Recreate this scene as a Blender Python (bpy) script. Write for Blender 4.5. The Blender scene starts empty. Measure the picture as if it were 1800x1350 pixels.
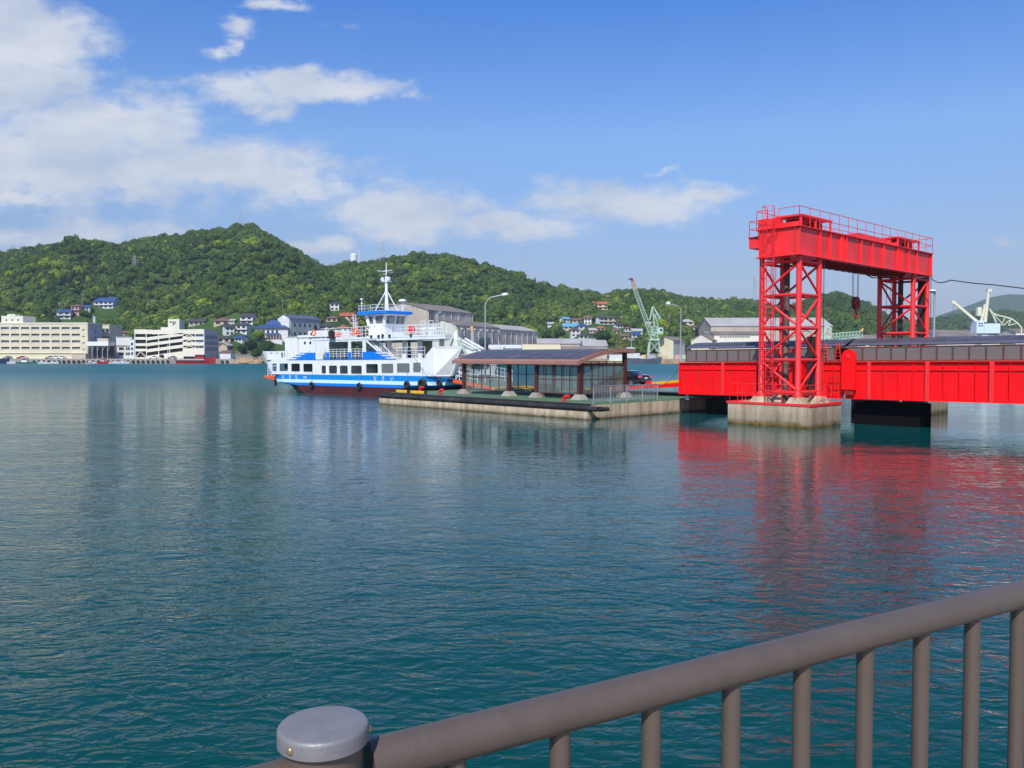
import bpy, math, random
from mathutils import Vector, Matrix, noise
import numpy as np
R = math.radians
random.seed(7)
scn = bpy.context.scene
col = scn.collection

# ------------------------------------------------------------ camera
F = 1457.0
CZ = 4.0
PITCH = math.atan(50 / F)
cam_d = bpy.data.cameras.new('camera')
cam = bpy.data.objects.new('camera', cam_d)
col.objects.link(cam)
cam_d.sensor_width = 36.0
cam_d.lens = 36.0 * F / 1800.0
cam_d.clip_start = 0.1
cam_d.clip_end = 20000
cam.location = (0, 0, CZ)
cam.rotation_euler = (math.pi / 2 - PITCH, 0, 0)
scn.camera = cam
scn.render.resolution_x, scn.render.resolution_y = 1024, 768

# ------------------------------------------------------------ light
SUN_AZ, SUN_EL = 15.0, 46.0          # degrees left of straight behind the camera, height
sd = Vector((-math.sin(R(SUN_AZ)) * math.cos(R(SUN_EL)), -math.cos(R(SUN_AZ)) * math.cos(R(SUN_EL)), math.sin(R(SUN_EL))))
sun_d = bpy.data.lights.new('sun', 'SUN')
sun_d.energy = 5.0
sun_d.angle = R(0.5)
sun_d.color = (1.0, 0.955, 0.88)
sun = bpy.data.objects.new('sun', sun_d)
col.objects.link(sun)
sun.rotation_euler = sd.to_track_quat('Z', 'Y').to_euler()
sun.location = (0, -50, 80)
scn.view_settings.view_transform = 'Standard'
scn.view_settings.look = 'None'
scn.view_settings.exposure = 0.0
scn.view_settings.gamma = 1.0
scn.cycles.max_bounces = 8
scn.cycles.transparent_max_bounces = 12
scn.cycles.sample_clamp_indirect = 4.0

def make_world():
    w = bpy.data.worlds.new('World')
    scn.world = w
    w.use_nodes = True
    nt = w.node_tree
    nt.nodes.clear()
    N, L = nt.nodes.new, nt.links.new
    out = N('ShaderNodeOutputWorld')
    bg = N('ShaderNodeBackground')
    sky = N('ShaderNodeTexSky')
    sky.sky_type = 'NISHITA'
    sky.sun_disc = False
    sky.sun_elevation = R(SUN_EL)
    sky.sun_rotation = math.atan2(sd.x, sd.y) % (2 * math.pi)
    sky.air_density = 1.0
    sky.dust_density = 0.6
    sky.ozone_density = 3.0
    tc = N('ShaderNodeTexCoord')
    sep = N('ShaderNodeSeparateXYZ')
    L(tc.outputs['Generated'], sep.inputs[0])
    def M(op, a, b=None, c=None, clamp=False):
        n = N('ShaderNodeMath'); n.operation = op; n.use_clamp = clamp
        for i, v in enumerate((a, b, c)):
            if v is None: continue
            if isinstance(v, (int, float)): n.inputs[i].default_value = v
            else: L(v, n.inputs[i])
        return n.outputs[0]
    def V(op, a, b):
        n = N('ShaderNodeVectorMath'); n.operation = op
        for i, v in enumerate((a, b)):
            if v is None: continue
            if isinstance(v, (tuple, list)): n.inputs[i].default_value = v
            else: L(v, n.inputs[i])
        return n
    yy = M('MAXIMUM', sep.outputs[1], 0.04)
    u = M('DIVIDE', sep.outputs[0], yy)
    v = M('DIVIDE', sep.outputs[2], yy)
    cmb = N('ShaderNodeCombineXYZ')
    L(u, cmb.inputs[0]); L(v, cmb.inputs[1])
    uv = cmb.outputs[0]
    # warp for ragged outlines
    nz = N('ShaderNodeTexNoise'); nz.inputs['Scale'].default_value = 9.0; nz.inputs['Detail'].default_value = 8.0
    nz.inputs['Roughness'].default_value = 0.6
    st = V('MULTIPLY', uv, (1.0, 1.7, 1.0))
    L(st.outputs[0], nz.inputs['Vector'])
    wv = V('MULTIPLY', V('SUBTRACT', nz.outputs['Color'], (0.5, 0.5, 0.5)).outputs[0], (0.14, 0.07, 0))
    uvw = V('ADD', uv, wv.outputs[0]).outputs[0]
    blobs = [(50, 75, 125, 70, 1.2), (40, 150, 150, 60, 1.1), (180, 225, 170, 62, 1.0), (90, 275, 240, 80, 1.0), (330, 300, 270, 58, 1.0),
             (500, 312, 130, 30, 1.0), (560, 155, 125, 26, 1.1), (430, 172, 85, 22, .95), (480, 202, 45, 18, .7), (502, 22, 48, 13, .75),
             (435, 62, 32, 13, .7), (398, 97, 24, 15, .65), (140, 412, 190, 24, .95), (715, 372, 140, 46, 1.2), (880, 402, 140, 24, 1.0),
             (1090, 352, 160, 32, 1.0), (1220, 348, 80, 15, .85), (560, 432, 60, 16, .9), (30, 340, 90, 18, .9), (1172, 303, 18, 5, .5),
             (712, 166, 32, 10, .5), (1755, 415, 40, 7, .4), (610, 48, 28, 9, .3), (-350, 250, 300, 170, 1.0), (2400, 330, 300, 90, .9)]
    dens = None
    for (cx, cy, rx, ry, a) in blobs:
        c = ((cx - 900) / F, (625 - cy) / F, 0)
        d = V('MULTIPLY', V('SUBTRACT', uvw, c).outputs[0], (F / rx, F / ry, 0))
        ln = V('LENGTH', d.outputs[0], None).outputs['Value']
        g = M('MULTIPLY', M('SUBTRACT', 1.5, ln), a)
        dens = g if dens is None else M('MAXIMUM', dens, g)
    nz2 = N('ShaderNodeTexNoise'); nz2.inputs['Scale'].default_value = 16.0; nz2.inputs['Detail'].default_value = 10.0
    nz2.inputs['Roughness'].default_value = 0.66
    L(st.outputs[0], nz2.inputs['Vector'])
    n2 = M('SUBTRACT', nz2.outputs['Fac'], 0.5)
    dd = M('ADD', dens, M('MULTIPLY', n2, 2.3))
    mr = N('ShaderNodeMapRange'); mr.interpolation_type = 'SMOOTHSTEP'
    mr.inputs['From Min'].default_value = 0.06; mr.inputs['From Max'].default_value = 1.12
    mr.inputs['To Max'].default_value = 0.88
    L(dd, mr.inputs['Value'])
    front = M('GREATER_THAN', sep.outputs[1], 0.05)
    fac = M('MULTIPLY', mr.outputs[0], front)
    # cloud tone: white tops, blue grey bellies
    nz3 = N('ShaderNodeTexNoise'); nz3.inputs['Scale'].default_value = 7.0; nz3.inputs['Detail'].default_value = 6.0
    L(V('MULTIPLY', uv, (1.0, 2.6, 1.0)).outputs[0], nz3.inputs['Vector'])
    cr = N('ShaderNodeValToRGB')
    cr.color_ramp.elements[0].position = 0.36; cr.color_ramp.elements[0].color = (0.56, 0.63, 0.74, 1)
    cr.color_ramp.elements[1].position = 0.60; cr.color_ramp.elements[1].color = (0.80, 0.82, 0.86, 1)
    L(nz3.outputs['Fac'], cr.inputs[0])
    # thin pale veil near the horizon
    SS = 0.1
    bg.inputs['Strength'].default_value = SS
    csc = V('SCALE', cr.outputs[0], None); csc.inputs['Scale'].default_value = 1.0 / SS
    # saturate the clear sky a little like the photograph's film
    hs = N('ShaderNodeHueSaturation'); hs.inputs['Saturation'].default_value = 1.0; hs.inputs['Value'].default_value = 1.0
    zr_ = N('ShaderNodeValToRGB'); L(sep.outputs[2], zr_.inputs[0]); e = zr_.color_ramp.elements
    e[0].position = 0.0; e[0].color = (.46, .42, .48, 1); e[1].position = .65; e[1].color = (.22, .46, .85, 1)
    for p_, c_ in ((.10, (.48, .47, .54)), (.25, (.55, .67, .82)), (.38, (.26, .54, .91))):
        q_ = zr_.color_ramp.elements.new(p_); q_.color = (*c_, 1)
    gr = V('MULTIPLY', sky.outputs[0], zr_.outputs[0]); gs = V('SCALE', gr.outputs[0], None); gs.inputs['Scale'].default_value = 2.0
    L(gs.outputs[0], hs.inputs['Color'])
    mix = N('ShaderNodeMix'); mix.data_type = 'RGBA'
    L(fac, mix.inputs[0]); L(hs.outputs[0], mix.inputs[6]); L(csc.outputs[0], mix.inputs[7])
    L(mix.outputs[2], bg.inputs['Color'])
    L(bg.outputs[0], out.inputs[0])
make_world()

# ------------------------------------------------------------ measuring helpers
def ray(px, py):
    x = (px - 900) / F; v = -(py - 675) / F
    return Vector((x, math.cos(PITCH) + v * math.sin(PITCH), -math.sin(PITCH) + v * math.cos(PITCH)))
def at_z(px, py, z):
    d = ray(px, py); t = (z - CZ) / d.z
    return Vector((d.x * t, d.y * t, z))
def at_Y(px, py, Y):
    d = ray(px, py); t = Y / d.y
    return Vector((d.x * t, Y, CZ + d.z * t))
def in_plane(px, py, o, th, y0):
    """local (x, z) of a picture point on the upright plane y = y0 of a frame at o turned by th"""
    c, s = math.cos(th), math.sin(th)
    d = ray(px, py)
    t = (-o[0] * s + o[1] * c + y0) / (-d.x * s + d.y * c)
    return ((d.x * t - o[0]) * c + (d.y * t - o[1]) * s, CZ + d.z * t)

# ------------------------------------------------------------ materials
MATS = {}
def mat(name, rgb, rough=0.6, metal=0.0, var=0.12, scale=2.0, bump=0.0, bscale=20.0, spec=0.5, dirt=None, dirt_amt=0.0, dirt_scale=0.7, coat=0.0):
    if name in MATS: return MATS[name]
    m = bpy.data.materials.new(name); MATS[name] = m
    m.use_nodes = True
    nt = m.node_tree; N, L = nt.nodes.new, nt.links.new
    b = nt.nodes['Principled BSDF']
    b.inputs['Roughness'].default_value = rough
    b.inputs['Metallic'].default_value = metal
    b.inputs['Specular IOR Level'].default_value = spec
    b.inputs['Coat Weight'].default_value = coat
    tc = N('ShaderNodeTexCoord')
    nz = N('ShaderNodeTexNoise'); nz.inputs['Scale'].default_value = scale; nz.inputs['Detail'].default_value = 5
    L(tc.outputs['Object'], nz.inputs['Vector'])
    mr = N('ShaderNodeMapRange'); mr.inputs['From Min'].default_value = 0.3; mr.inputs['From Max'].default_value = 0.7
    mr.inputs['To Min'].default_value = 1 - var; mr.inputs['To Max'].default_value = 1 + var * 0.6
    L(nz.outputs['Fac'], mr.inputs['Value'])
    mx = N('ShaderNodeMix'); mx.data_type = 'RGBA'; mx.blend_type = 'MULTIPLY'; mx.inputs[0].default_value = 1
    mx.inputs[6].default_value = (*rgb, 1)
    L(mr.outputs[0], mx.inputs[7])
    c = mx.outputs[2]
    if dirt:
        n2 = N('ShaderNodeTexNoise'); n2.inputs['Scale'].default_value = dirt_scale; n2.inputs['Detail'].default_value = 8; n2.inputs['Roughness'].default_value = 0.7
        mp = N('ShaderNodeMapping'); mp.inputs['Scale'].default_value = (1, 1, 0.25)
        L(tc.outputs['Object'], mp.inputs[0]); L(mp.outputs[0], n2.inputs['Vector'])
        m2 = N('ShaderNodeMapRange'); m2.inputs['From Min'].default_value = 0.48; m2.inputs['From Max'].default_value = 0.72; m2.inputs['To Max'].default_value = dirt_amt
        L(n2.outputs['Fac'], m2.inputs['Value'])
        x2 = N('ShaderNodeMix'); x2.data_type = 'RGBA'; x2.inputs[7].default_value = (*dirt, 1)
        L(m2.outputs[0], x2.inputs[0]); L(c, x2.inputs[6]); c = x2.outputs[2]
    L(c, b.inputs['Base Color'])
    if bump:
        n3 = N('ShaderNodeTexNoise'); n3.inputs['Scale'].default_value = bscale; n3.inputs['Detail'].default_value = 4
        L(tc.outputs['Object'], n3.inputs['Vector'])
        bp = N('ShaderNodeBump'); bp.inputs['Strength'].default_value = bump; bp.inputs['Distance'].default_value = 0.05
        L(n3.outputs['Fac'], bp.inputs['Height']); L(bp.outputs[0], b.inputs['Normal'])
    return m

def M_(k): return MATS[k]
mat('red_paint', (0.93, 0.028, 0.032), 0.42, var=0.14, scale=0.8, dirt=(0.36, 0.06, 0.04), dirt_amt=0.55, dirt_scale=1.1)
mat('red_girder', (0.93, 0.002, 0.005), 0.55, spec=.3, var=0.10, scale=0.6, dirt=(0.5, 0.02, 0.015), dirt_amt=0.4, dirt_scale=0.8)
mat('red_dark', (0.30, 0.012, 0.012), 0.6, var=0.2)
mat('steel_dark', (0.05, 0.045, 0.045), 0.5, 0.4, var=0.3)
mat('rusty', (0.12, 0.06, 0.05), 0.8, var=0.4, scale=3, dirt=(0.30, 0.27, 0.24), dirt_amt=.8, dirt_scale=2)
mat('galv', (0.42, 0.45, 0.47), 0.45, 0.6, var=0.12, scale=6)
mat('lamp_grey', (0.36, 0.39, 0.42), 0.5, 0.3, var=0.08)
mat('lamp_head', (0.72, 0.74, 0.76), 0.35, var=0.04)
mat('white_paint', (0.80, 0.81, 0.80), 0.4, var=0.05, scale=0.7, dirt=(0.50, 0.40, 0.30), dirt_amt=0.36, dirt_scale=1.3)
mat('cream_inside', (0.62, 0.55, 0.42), 0.6, var=0.06)
mat('ferry_blue', (0.0, 0.19, 0.72), 0.38, var=0.08, scale=0.6)
mat('ferry_blue_light', (0.0, 0.24, 0.66), 0.38, var=0.08)
mat('ferry_stripe', (0.62, 0.83, 0.88), 0.4, var=0.05)
mat('antifoul', (0.085, 0.012, 0.014), 0.6, var=0.3, scale=1.2, dirt=(0.03, 0.015, 0.012), dirt_amt=0.6)
mat('deck_green', (0.075, 0.165, 0.085), 0.85, var=0.25, scale=0.7, dirt=(0.20, 0.21, 0.17), dirt_amt=0.6, dirt_scale=0.5, bump=0.2)
mat('ship_deck', (0.10, 0.16, 0.12), 0.8, var=0.2)
mat('orange_ramp', (0.86, 0.10, 0.012), 0.5, var=0.1, dirt=(0.3, 0.07, 0.03), dirt_amt=0.3)
mat('orange_ring', (0.85, 0.20, 0.05), 0.5)
mat('yellow_paint', (0.80, 0.44, 0.01), 0.5, var=0.12, dirt=(0.25, 0.15, 0.05), dirt_amt=0.4)
mat('red_bollard', (0.80, 0.02, 0.02), 0.45, var=0.1)
mat('rubber', (0.018, 0.018, 0.02), 0.75, var=0.4, scale=2, bump=0.3, dirt=(0.12, 0.11, 0.10), dirt_amt=0.35)
mat('tyre', (0.02, 0.02, 0.022), 0.8, var=0.3)
mat('brown_post', (0.085, 0.022, 0.018), 0.45, var=0.15)
mat('brown_frame', (0.12, 0.048, 0.035), 0.5, var=0.15)
mat('fascia', (0.36, 0.17, 0.13), 0.5, var=0.08, dirt=(0.22, 0.11, 0.09), dirt_amt=.4)
mat('solar', (0.085, 0.079, 0.092), 0.42, 0.0, var=0.3, scale=1.2)
mat('solar_frame', (0.20, 0.20, 0.25), 0.4, 0.5)
mat('wood', (0.10, 0.035, 0.015), 0.6, var=0.25)
mat('wood_seat', (0.50, 0.24, 0.04), 0.55, var=0.2)
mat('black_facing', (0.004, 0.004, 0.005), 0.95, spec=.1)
mat('rail_taupe', (0.118, 0.089, 0.069), 0.42, 0.15, var=0.10, scale=9, bump=0.10, bscale=320, dirt=(0.15, 0.125, 0.105), dirt_amt=.3, dirt_scale=40)
mat('cap_metal', (0.22, 0.212, 0.215), 0.48, 0.2, var=0.12, scale=25, dirt=(0.22, 0.21, 0.21), dirt_amt=.6, dirt_scale=16, bump=.08, bscale=200)
mat('brass', (0.55, 0.42, 0.22), 0.35, 0.8, var=0.2, scale=80)
mat('car_black', (0.008, 0.008, 0.010), 0.15, coat=1.0, var=0.05)
mat('car_silver', (0.45, 0.46, 0.48), 0.3, 0.6)
mat('car_white', (0.75, 0.75, 0.74), 0.3)
mat('car_red', (0.45, 0.03, 0.02), 0.3)
mat('car_glass', (0.012, 0.015, 0.018), 0.06, var=0.0, spec=0.8)
mat('tail_red', (0.70, 0.10, 0.16), 0.25)
mat('plate_white', (0.75, 0.76, 0.74), 0.5)
mat('chrome', (0.6, 0.6, 0.6), 0.2, 0.9)
mat('cream_wall', (0.66, 0.60, 0.42), 0.85, var=0.08, scale=0.15, dirt=(0.42, 0.33, 0.2), dirt_amt=0.35, dirt_scale=0.25)
mat('cream_light', (0.74, 0.70, 0.56), 0.8, var=0.06, scale=0.2, dirt=(0.5, 0.45, 0.34), dirt_amt=0.25, dirt_scale=0.3)
mat('grey_wall', (0.42, 0.43, 0.44), 0.85, var=0.08, scale=0.2, dirt=(0.25, 0.24, 0.22), dirt_amt=.3, dirt_scale=.3)
mat('house_white', (0.66, 0.65, 0.61), 0.8, var=0.1, scale=0.4)
mat('house_beige', (0.50, 0.42, 0.32), 0.8, var=0.12, scale=0.4)
mat('house_pink', (0.55, 0.36, 0.30), 0.8, var=0.1)
mat('house_cream', (0.62, 0.55, 0.34), 0.8, var=0.1)
mat('shed_wall', (0.47, 0.41, 0.33), 0.85, var=0.14, scale=0.12, dirt=(0.30, 0.22, 0.16), dirt_amt=0.5, dirt_scale=0.12)
mat('shed_wall_grey', (0.52, 0.48, 0.44), 0.85, var=0.2, scale=0.15, dirt=(0.14, 0.12, 0.11), dirt_amt=0.7, dirt_scale=0.2)
mat('shed_wall_pale', (0.55, 0.57, 0.46), 0.8, var=0.08, scale=0.2)
mat('shed_roof', (0.22, 0.185, 0.155), 0.9, var=0.25, scale=0.1, dirt=(0.12, 0.09, 0.08), dirt_amt=0.5, dirt_scale=0.1)
mat('shed_roof_light', (0.40, 0.38, 0.36), 0.8, var=0.15, scale=0.1)
mat('roof_dark', (0.055, 0.052, 0.056), 0.7, var=0.25, scale=0.6)
mat('roof_brown', (0.16, 0.09, 0.065), 0.8, var=0.2, scale=0.6)
mat('roof_blue', (0.03, 0.075, 0.21), 0.55, var=0.15, scale=0.5)
mat('roof_lightblue', (0.12, 0.34, 0.52), 0.6, var=0.15, scale=0.5)
mat('roof_red', (0.42, 0.10, 0.045), 0.7, var=0.2, scale=0.5)
mat('window_dark', (0.035, 0.042, 0.05), 0.25, var=0.5, scale=0.9)
mat('window_blue', (0.06, 0.13, 0.24), 0.2, var=0.4, scale=0.5)
mat('window_frame', (0.45, 0.45, 0.44), 0.5)
mat('dark_opening', (0.03, 0.03, 0.032), 0.8)
mat('crane_green', (0.42, 0.58, 0.44), 0.55, var=0.12, scale=0.5, dirt=(0.3, 0.25, 0.18), dirt_amt=.3, dirt_scale=.4)
mat('crane_dark', (0.12, 0.03, 0.03), 0.6)
mat('crane_orange', (0.62, 0.28, 0.06), 0.6)
mat('crane_cream', (0.72, 0.70, 0.50), 0.55, var=0.1)
mat('crane_pale', (0.62, 0.72, 0.76), 0.55, var=0.1)
mat('pylon_grey', (0.36, 0.38, 0.40), 0.6, 0.3)
mat('bark', (0.08, 0.06, 0.045), 0.9)
mat('boat_red', (0.42, 0.015, 0.02), 0.45)
mat('boat_blue', (0.012, 0.03, 0.10), 0.5)
mat('boat_green', (0.05, 0.25, 0.16), 0.5)
mat('quay_concrete', (0.34, 0.31, 0.27), 0.9, var=0.2, scale=0.3, dirt=(0.16, 0.12, 0.09), dirt_amt=0.6, dirt_scale=0.4, bump=0.3)
mat('pipe_tan', (0.45, 0.40, 0.34), 0.7)
mat('gold', (0.7, 0.45, 0.08), 0.5)
mat('skin', (0.55, 0.33, 0.22), 0.6)
mat('cloth_navy', (0.03, 0.035, 0.06), 0.9)
mat('hair', (0.015, 0.012, 0.01), 0.7)
mat('letter_white', (0.82, 0.84, 0.84), 0.5)
mat('letter_black', (0.04, 0.045, 0.06), 0.6)
mat('sea_rock', (0.42, 0.27, 0.15), 0.95, var=0.3, scale=0.4, dirt=(0.12, 0.09, 0.07), dirt_amt=.7, dirt_scale=.5, bump=.5, bscale=2)
mat('stone_wall', (0.42, 0.38, 0.33), 0.95, var=0.3, scale=0.6, bump=.4, bscale=3)
mat('interior_grey', (0.16, 0.17, 0.17), 0.7, var=0.2)

def glass_mat(name, tint, alpha_mix, rough=0.03):
    m = bpy.data.materials.new(name); MATS[name] = m; m.use_nodes = True
    nt = m.node_tree; N, L = nt.nodes.new, nt.links.new
    nt.nodes.clear()
    o = N('ShaderNodeOutputMaterial'); t = N('ShaderNodeBsdfTransparent'); g = N('ShaderNodeBsdfPrincipled')
    t.inputs[0].default_value = (*tint, 1)
    g.inputs['Base Color'].default_value = (0.45, 0.48, 0.46, 1); g.inputs['Roughness'].default_value = rough
    mx = N('ShaderNodeMixShader')
    mx.inputs[0].default_value = alpha_mix
    L(t.outputs[0], mx.inputs[1]); L(g.outputs[0], mx.inputs[2]); L(mx.outputs[0], o.inputs[0])
glass_mat('shelter_glass', (0.86, 0.90, 0.88), 0.15)
glass_mat('smoke_panel', (0.50, 0.48, 0.48), 0.80, 0.25)
MATS['smoke_panel'].node_tree.nodes['Principled BSDF'].inputs['Base Color'].default_value = (0.20, 0.18, 0.175, 1)
glass_mat('cabin_glass', (0.55, 0.62, 0.60), 0.30)

def concrete_tidal(name, base, wet_z, h):
    """sea-worn concrete: pale above, an oyster crust and dark ochre weed at the tide line, by height"""
    m = bpy.data.materials.new(name); MATS[name] = m; m.use_nodes = True
    nt = m.node_tree; N, L = nt.nodes.new, nt.links.new
    b = nt.nodes['Principled BSDF']; b.inputs['Roughness'].default_value = 0.9
    g = N('ShaderNodeNewGeometry'); s = N('ShaderNodeSeparateXYZ'); L(g.outputs['Position'], s.inputs[0])
    nz = N('ShaderNodeTexNoise'); nz.inputs['Scale'].default_value = 1.6; nz.inputs['Detail'].default_value = 9; nz.inputs['Roughness'].default_value = .7
    L(g.outputs['Position'], nz.inputs['Vector'])
    a = N('ShaderNodeMath'); a.operation = 'MULTIPLY_ADD'; a.inputs[1].default_value = 0.7 * h; L(nz.outputs['Fac'], a.inputs[0]); L(s.outputs[2], a.inputs[2])
    mr = N('ShaderNodeMapRange'); mr.inputs['From Min'].default_value = 0; mr.inputs['From Max'].default_value = h + 0.35 * h
    L(a.outputs[0], mr.inputs['Value'])
    cr = N('ShaderNodeValToRGB'); e = cr.color_ramp.elements
    e[0].position = 0.22; e[0].color = (0.035, 0.028, 0.012, 1)
    e[1].position = 1.0; e[1].color = (*base, 1)
    for p, c in ((0.34, (0.19, 0.115, 0.02)), (0.40, (0.20, 0.17, 0.10)), (0.52, (0.34, 0.29, 0.21)), (0.70, (base[0] * .8, base[1] * .8, base[2] * .78))):
        q = cr.color_ramp.elements.new(p); q.color = (*c, 1)
    L(mr.outputs[0], cr.inputs[0])
    # streaks of rust and lime
    mp = N('ShaderNodeMapping'); mp.inputs['Scale'].default_value = (2.2, 2.2, 0.25); L(g.outputs['Position'], mp.inputs[0])
    n2 = N('ShaderNodeTexNoise'); n2.inputs['Scale'].default_value = 1.3; n2.inputs['Detail'].default_value = 6; L(mp.outputs[0], n2.inputs['Vector'])
    c2 = N('ShaderNodeValToRGB'); c2.color_ramp.elements[0].position = .32; c2.color_ramp.elements[0].color = (.62, .56, .48, 1)
    c2.color_ramp.elements[1].position = .66; c2.color_ramp.elements[1].color = (1.12, 1.08, 1.02, 1); L(n2.outputs['Fac'], c2.inputs[0])
    mx = N('ShaderNodeMix'); mx.data_type = 'RGBA'; mx.blend_type = 'MULTIPLY'; mx.inputs[0].default_value = 1
    L(cr.outputs[0], mx.inputs[6]); L(c2.outputs[0], mx.inputs[7]); L(mx.outputs[2], b.inputs['Base Color'])
    n3 = N('ShaderNodeTexNoise'); n3.inputs['Scale'].default_value = 7; n3.inputs['Detail'].default_value = 8; L(g.outputs['Position'], n3.inputs['Vector'])
    bp = N('ShaderNodeBump'); bp.inputs['Strength'].default_value = .5; bp.inputs['Distance'].default_value = .05
    L(n3.outputs['Fac'], bp.inputs['Height']); L(bp.outputs[0], b.inputs['Normal'])
concrete_tidal('pier_concrete', (0.46, 0.38, 0.28), 0.4, 1.0)
concrete_tidal('pontoon_concrete', (0.58, 0.48, 0.35), 0.25, 0.34)
concrete_tidal('pier_dark', (0.13, 0.12, 0.11), 0.4, 1.3)

# ------------------------------------------------------------ mesh building
class MB:
    def __init__(s): s.v = []; s.f = []; s.m = []; s.mi = 0
    def add(s, vs, fs, mi=None):
        o = len(s.v); s.v += [tuple(x) for x in vs]; k = s.mi if mi is None else mi
        for f in fs: s.f.append(tuple(i + o for i in f)); s.m.append(k)
        return s
    def box(s, a, b, mi=None):
        x0, x1 = sorted((a[0], b[0])); y0, y1 = sorted((a[1], b[1])); z0, z1 = sorted((a[2], b[2]))
        return s.add([(x0, y0, z0), (x1, y0, z0), (x1, y1, z0), (x0, y1, z0), (x0, y0, z1), (x1, y0, z1), (x1, y1, z1), (x0, y1, z1)],
                     [(0, 3, 2, 1), (4, 5, 6, 7), (0, 1, 5, 4), (1, 2, 6, 5), (2, 3, 7, 6), (3, 0, 4, 7)], mi)
    def bev(s, a, b, r, mi=None):
        """box with its upright and top edges chamfered"""
        x0, x1 = sorted((a[0], b[0])); y0, y1 = sorted((a[1], b[1])); z0, z1 = sorted((a[2], b[2]))
        def ring(i, z): return [(x0 + i + r, y0 + i, z), (x1 - i - r, y0 + i, z), (x1 - i, y0 + i + r, z), (x1 - i, y1 - i - r, z), (x1 - i - r, y1 - i, z), (x0 + i + r, y1 - i, z), (x0 + i, y1 - i - r, z), (x0 + i, y0 + i + r, z)]
        s.loft([ring(0, z0), ring(0, z1 - r), ring(r * .6, z1)], mi); return s
    def loft(s, rings, mi=None, cap=True):
        n = len(rings[0]); vs = [p for r in rings for p in r]; fs = []
        for i in range(len(rings) - 1):
            for j in range(n):
                k = (j + 1) % n; fs.append((i * n + j, i * n + k, (i + 1) * n + k, (i + 1) * n + j))
        if cap:
            fs.append(tuple(range(n - 1, -1, -1))); fs.append(tuple((len(rings) - 1) * n + j for j in range(n)))
        return s.add(vs, fs, mi)
    def prism(s, poly, ax, a, b, mi=None):
        """poly in the two other axes (in order), extruded along axis ax from a to b"""
        def P(p, t):
            if ax == 0: return (t, p[0], p[1])
            if ax == 1: return (p[0], t, p[1])
            return (p[0], p[1], t)
        return s.loft([[P(p, a) for p in poly], [P(p, b) for p in poly]], mi)
    def tube(s, p, q, r, n=8, r2=None, mi=None):
        p, q = Vector(p), Vector(q); d = (q - p)
        if d.length < 1e-6: return s
        d.normalize(); u = d.orthogonal().normalized(); w = d.cross(u); r2 = r if r2 is None else r2
        A = [p + (u * math.cos(2 * math.pi * i / n) + w * math.sin(2 * math.pi * i / n)) * r for i in range(n)]
        B = [q + (u * math.cos(2 * math.pi * i / n) + w * math.sin(2 * math.pi * i / n)) * r2 for i in range(n)]
        return s.loft([A, B], mi)
    def bar(s, p, q, w, h=None, mi=None, up=(0, 0, 1)):
        p, q = Vector(p), Vector(q); h = h or w; d = (q - p).normalized(); up = Vector(up)
        if abs(d.dot(up)) > .98: up = Vector((1, 0, 0))
        x = d.cross(up).normalized() * w / 2; y = x.normalized().cross(d) * h / 2
        return s.loft([[p - x - y, p + x - y, p + x + y, p - x + y], [q - x - y, q + x - y, q + x + y, q - x + y]], mi)
    def poly_tube(s, pts, r, n=8, mi=None, closed=False):
        pts = [Vector(p) for p in pts]; N = len(pts); rings = []
        u = None
        for i, p in enumerate(pts):
            a = pts[(i - 1) % N] if (closed or i > 0) else p; b = pts[(i + 1) % N] if (closed or i < N - 1) else p
            d = (b - a).normalized()
            if u is None: u = d.orthogonal().normalized()
            u = (u - d * u.dot(d)).normalized(); w = d.cross(u)
            rr = r[i] if isinstance(r, (list, tuple)) else r
            rings.append([p + (u * math.cos(2 * math.pi * k / n) + w * math.sin(2 * math.pi * k / n)) * rr for k in range(n)])
        if closed: rings.append(rings[0]); return s.loft(rings, mi, cap=False)
        return s.loft(rings, mi)
    def lathe(s, prof, c=(0, 0, 0), n=16, mi=None):
        return s.loft([[(c[0] + r * math.cos(2 * math.pi * k / n), c[1] + r * math.sin(2 * math.pi * k / n), c[2] + z) for k in range(n)] for r, z in prof], mi)
    def torus(s, c, R_, r, ax=1, n=16, m=8, mi=None):
        pts = []
        for i in range(n):
            a = 2 * math.pi * i / n; ca, sa = R_ * math.cos(a), R_ * math.sin(a)
            pts.append((c[0] + (0 if ax == 0 else ca), c[1] + (ca if ax == 0 else (0 if ax == 1 else sa)), c[2] + (0 if ax == 2 else sa)))
        return s.poly_tube(pts, r, m, mi, closed=True)
    def plate(s, y0, y1, x0, x1, z0, z1, holes, mi=None):
        """upright plate (x by z) of thickness y0..y1 with real rectangular holes"""
        xs = sorted(set([x0, x1] + [h[0] for h in holes] + [h[1] for h in holes])); xs = [x for x in xs if x0 <= x <= x1]
        zs = sorted(set([z0, z1] + [h[2] for h in holes] + [h[3] for h in holes])); zs = [z for z in zs if z0 <= z <= z1]
        inh = lambda x, z: any(h[0] < x < h[1] and h[2] < z < h[3] for h in holes)
        nx, nz_ = len(xs) - 1, len(zs) - 1
        full = [[(0 <= i < nx and 0 <= j < nz_ and not inh((xs[i] + xs[i + 1]) / 2, (zs[j] + zs[j + 1]) / 2)) if (0 <= i < nx and 0 <= j < nz_) else False for j in range(-1, nz_ + 1)] for i in range(-1, nx + 1)]
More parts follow.
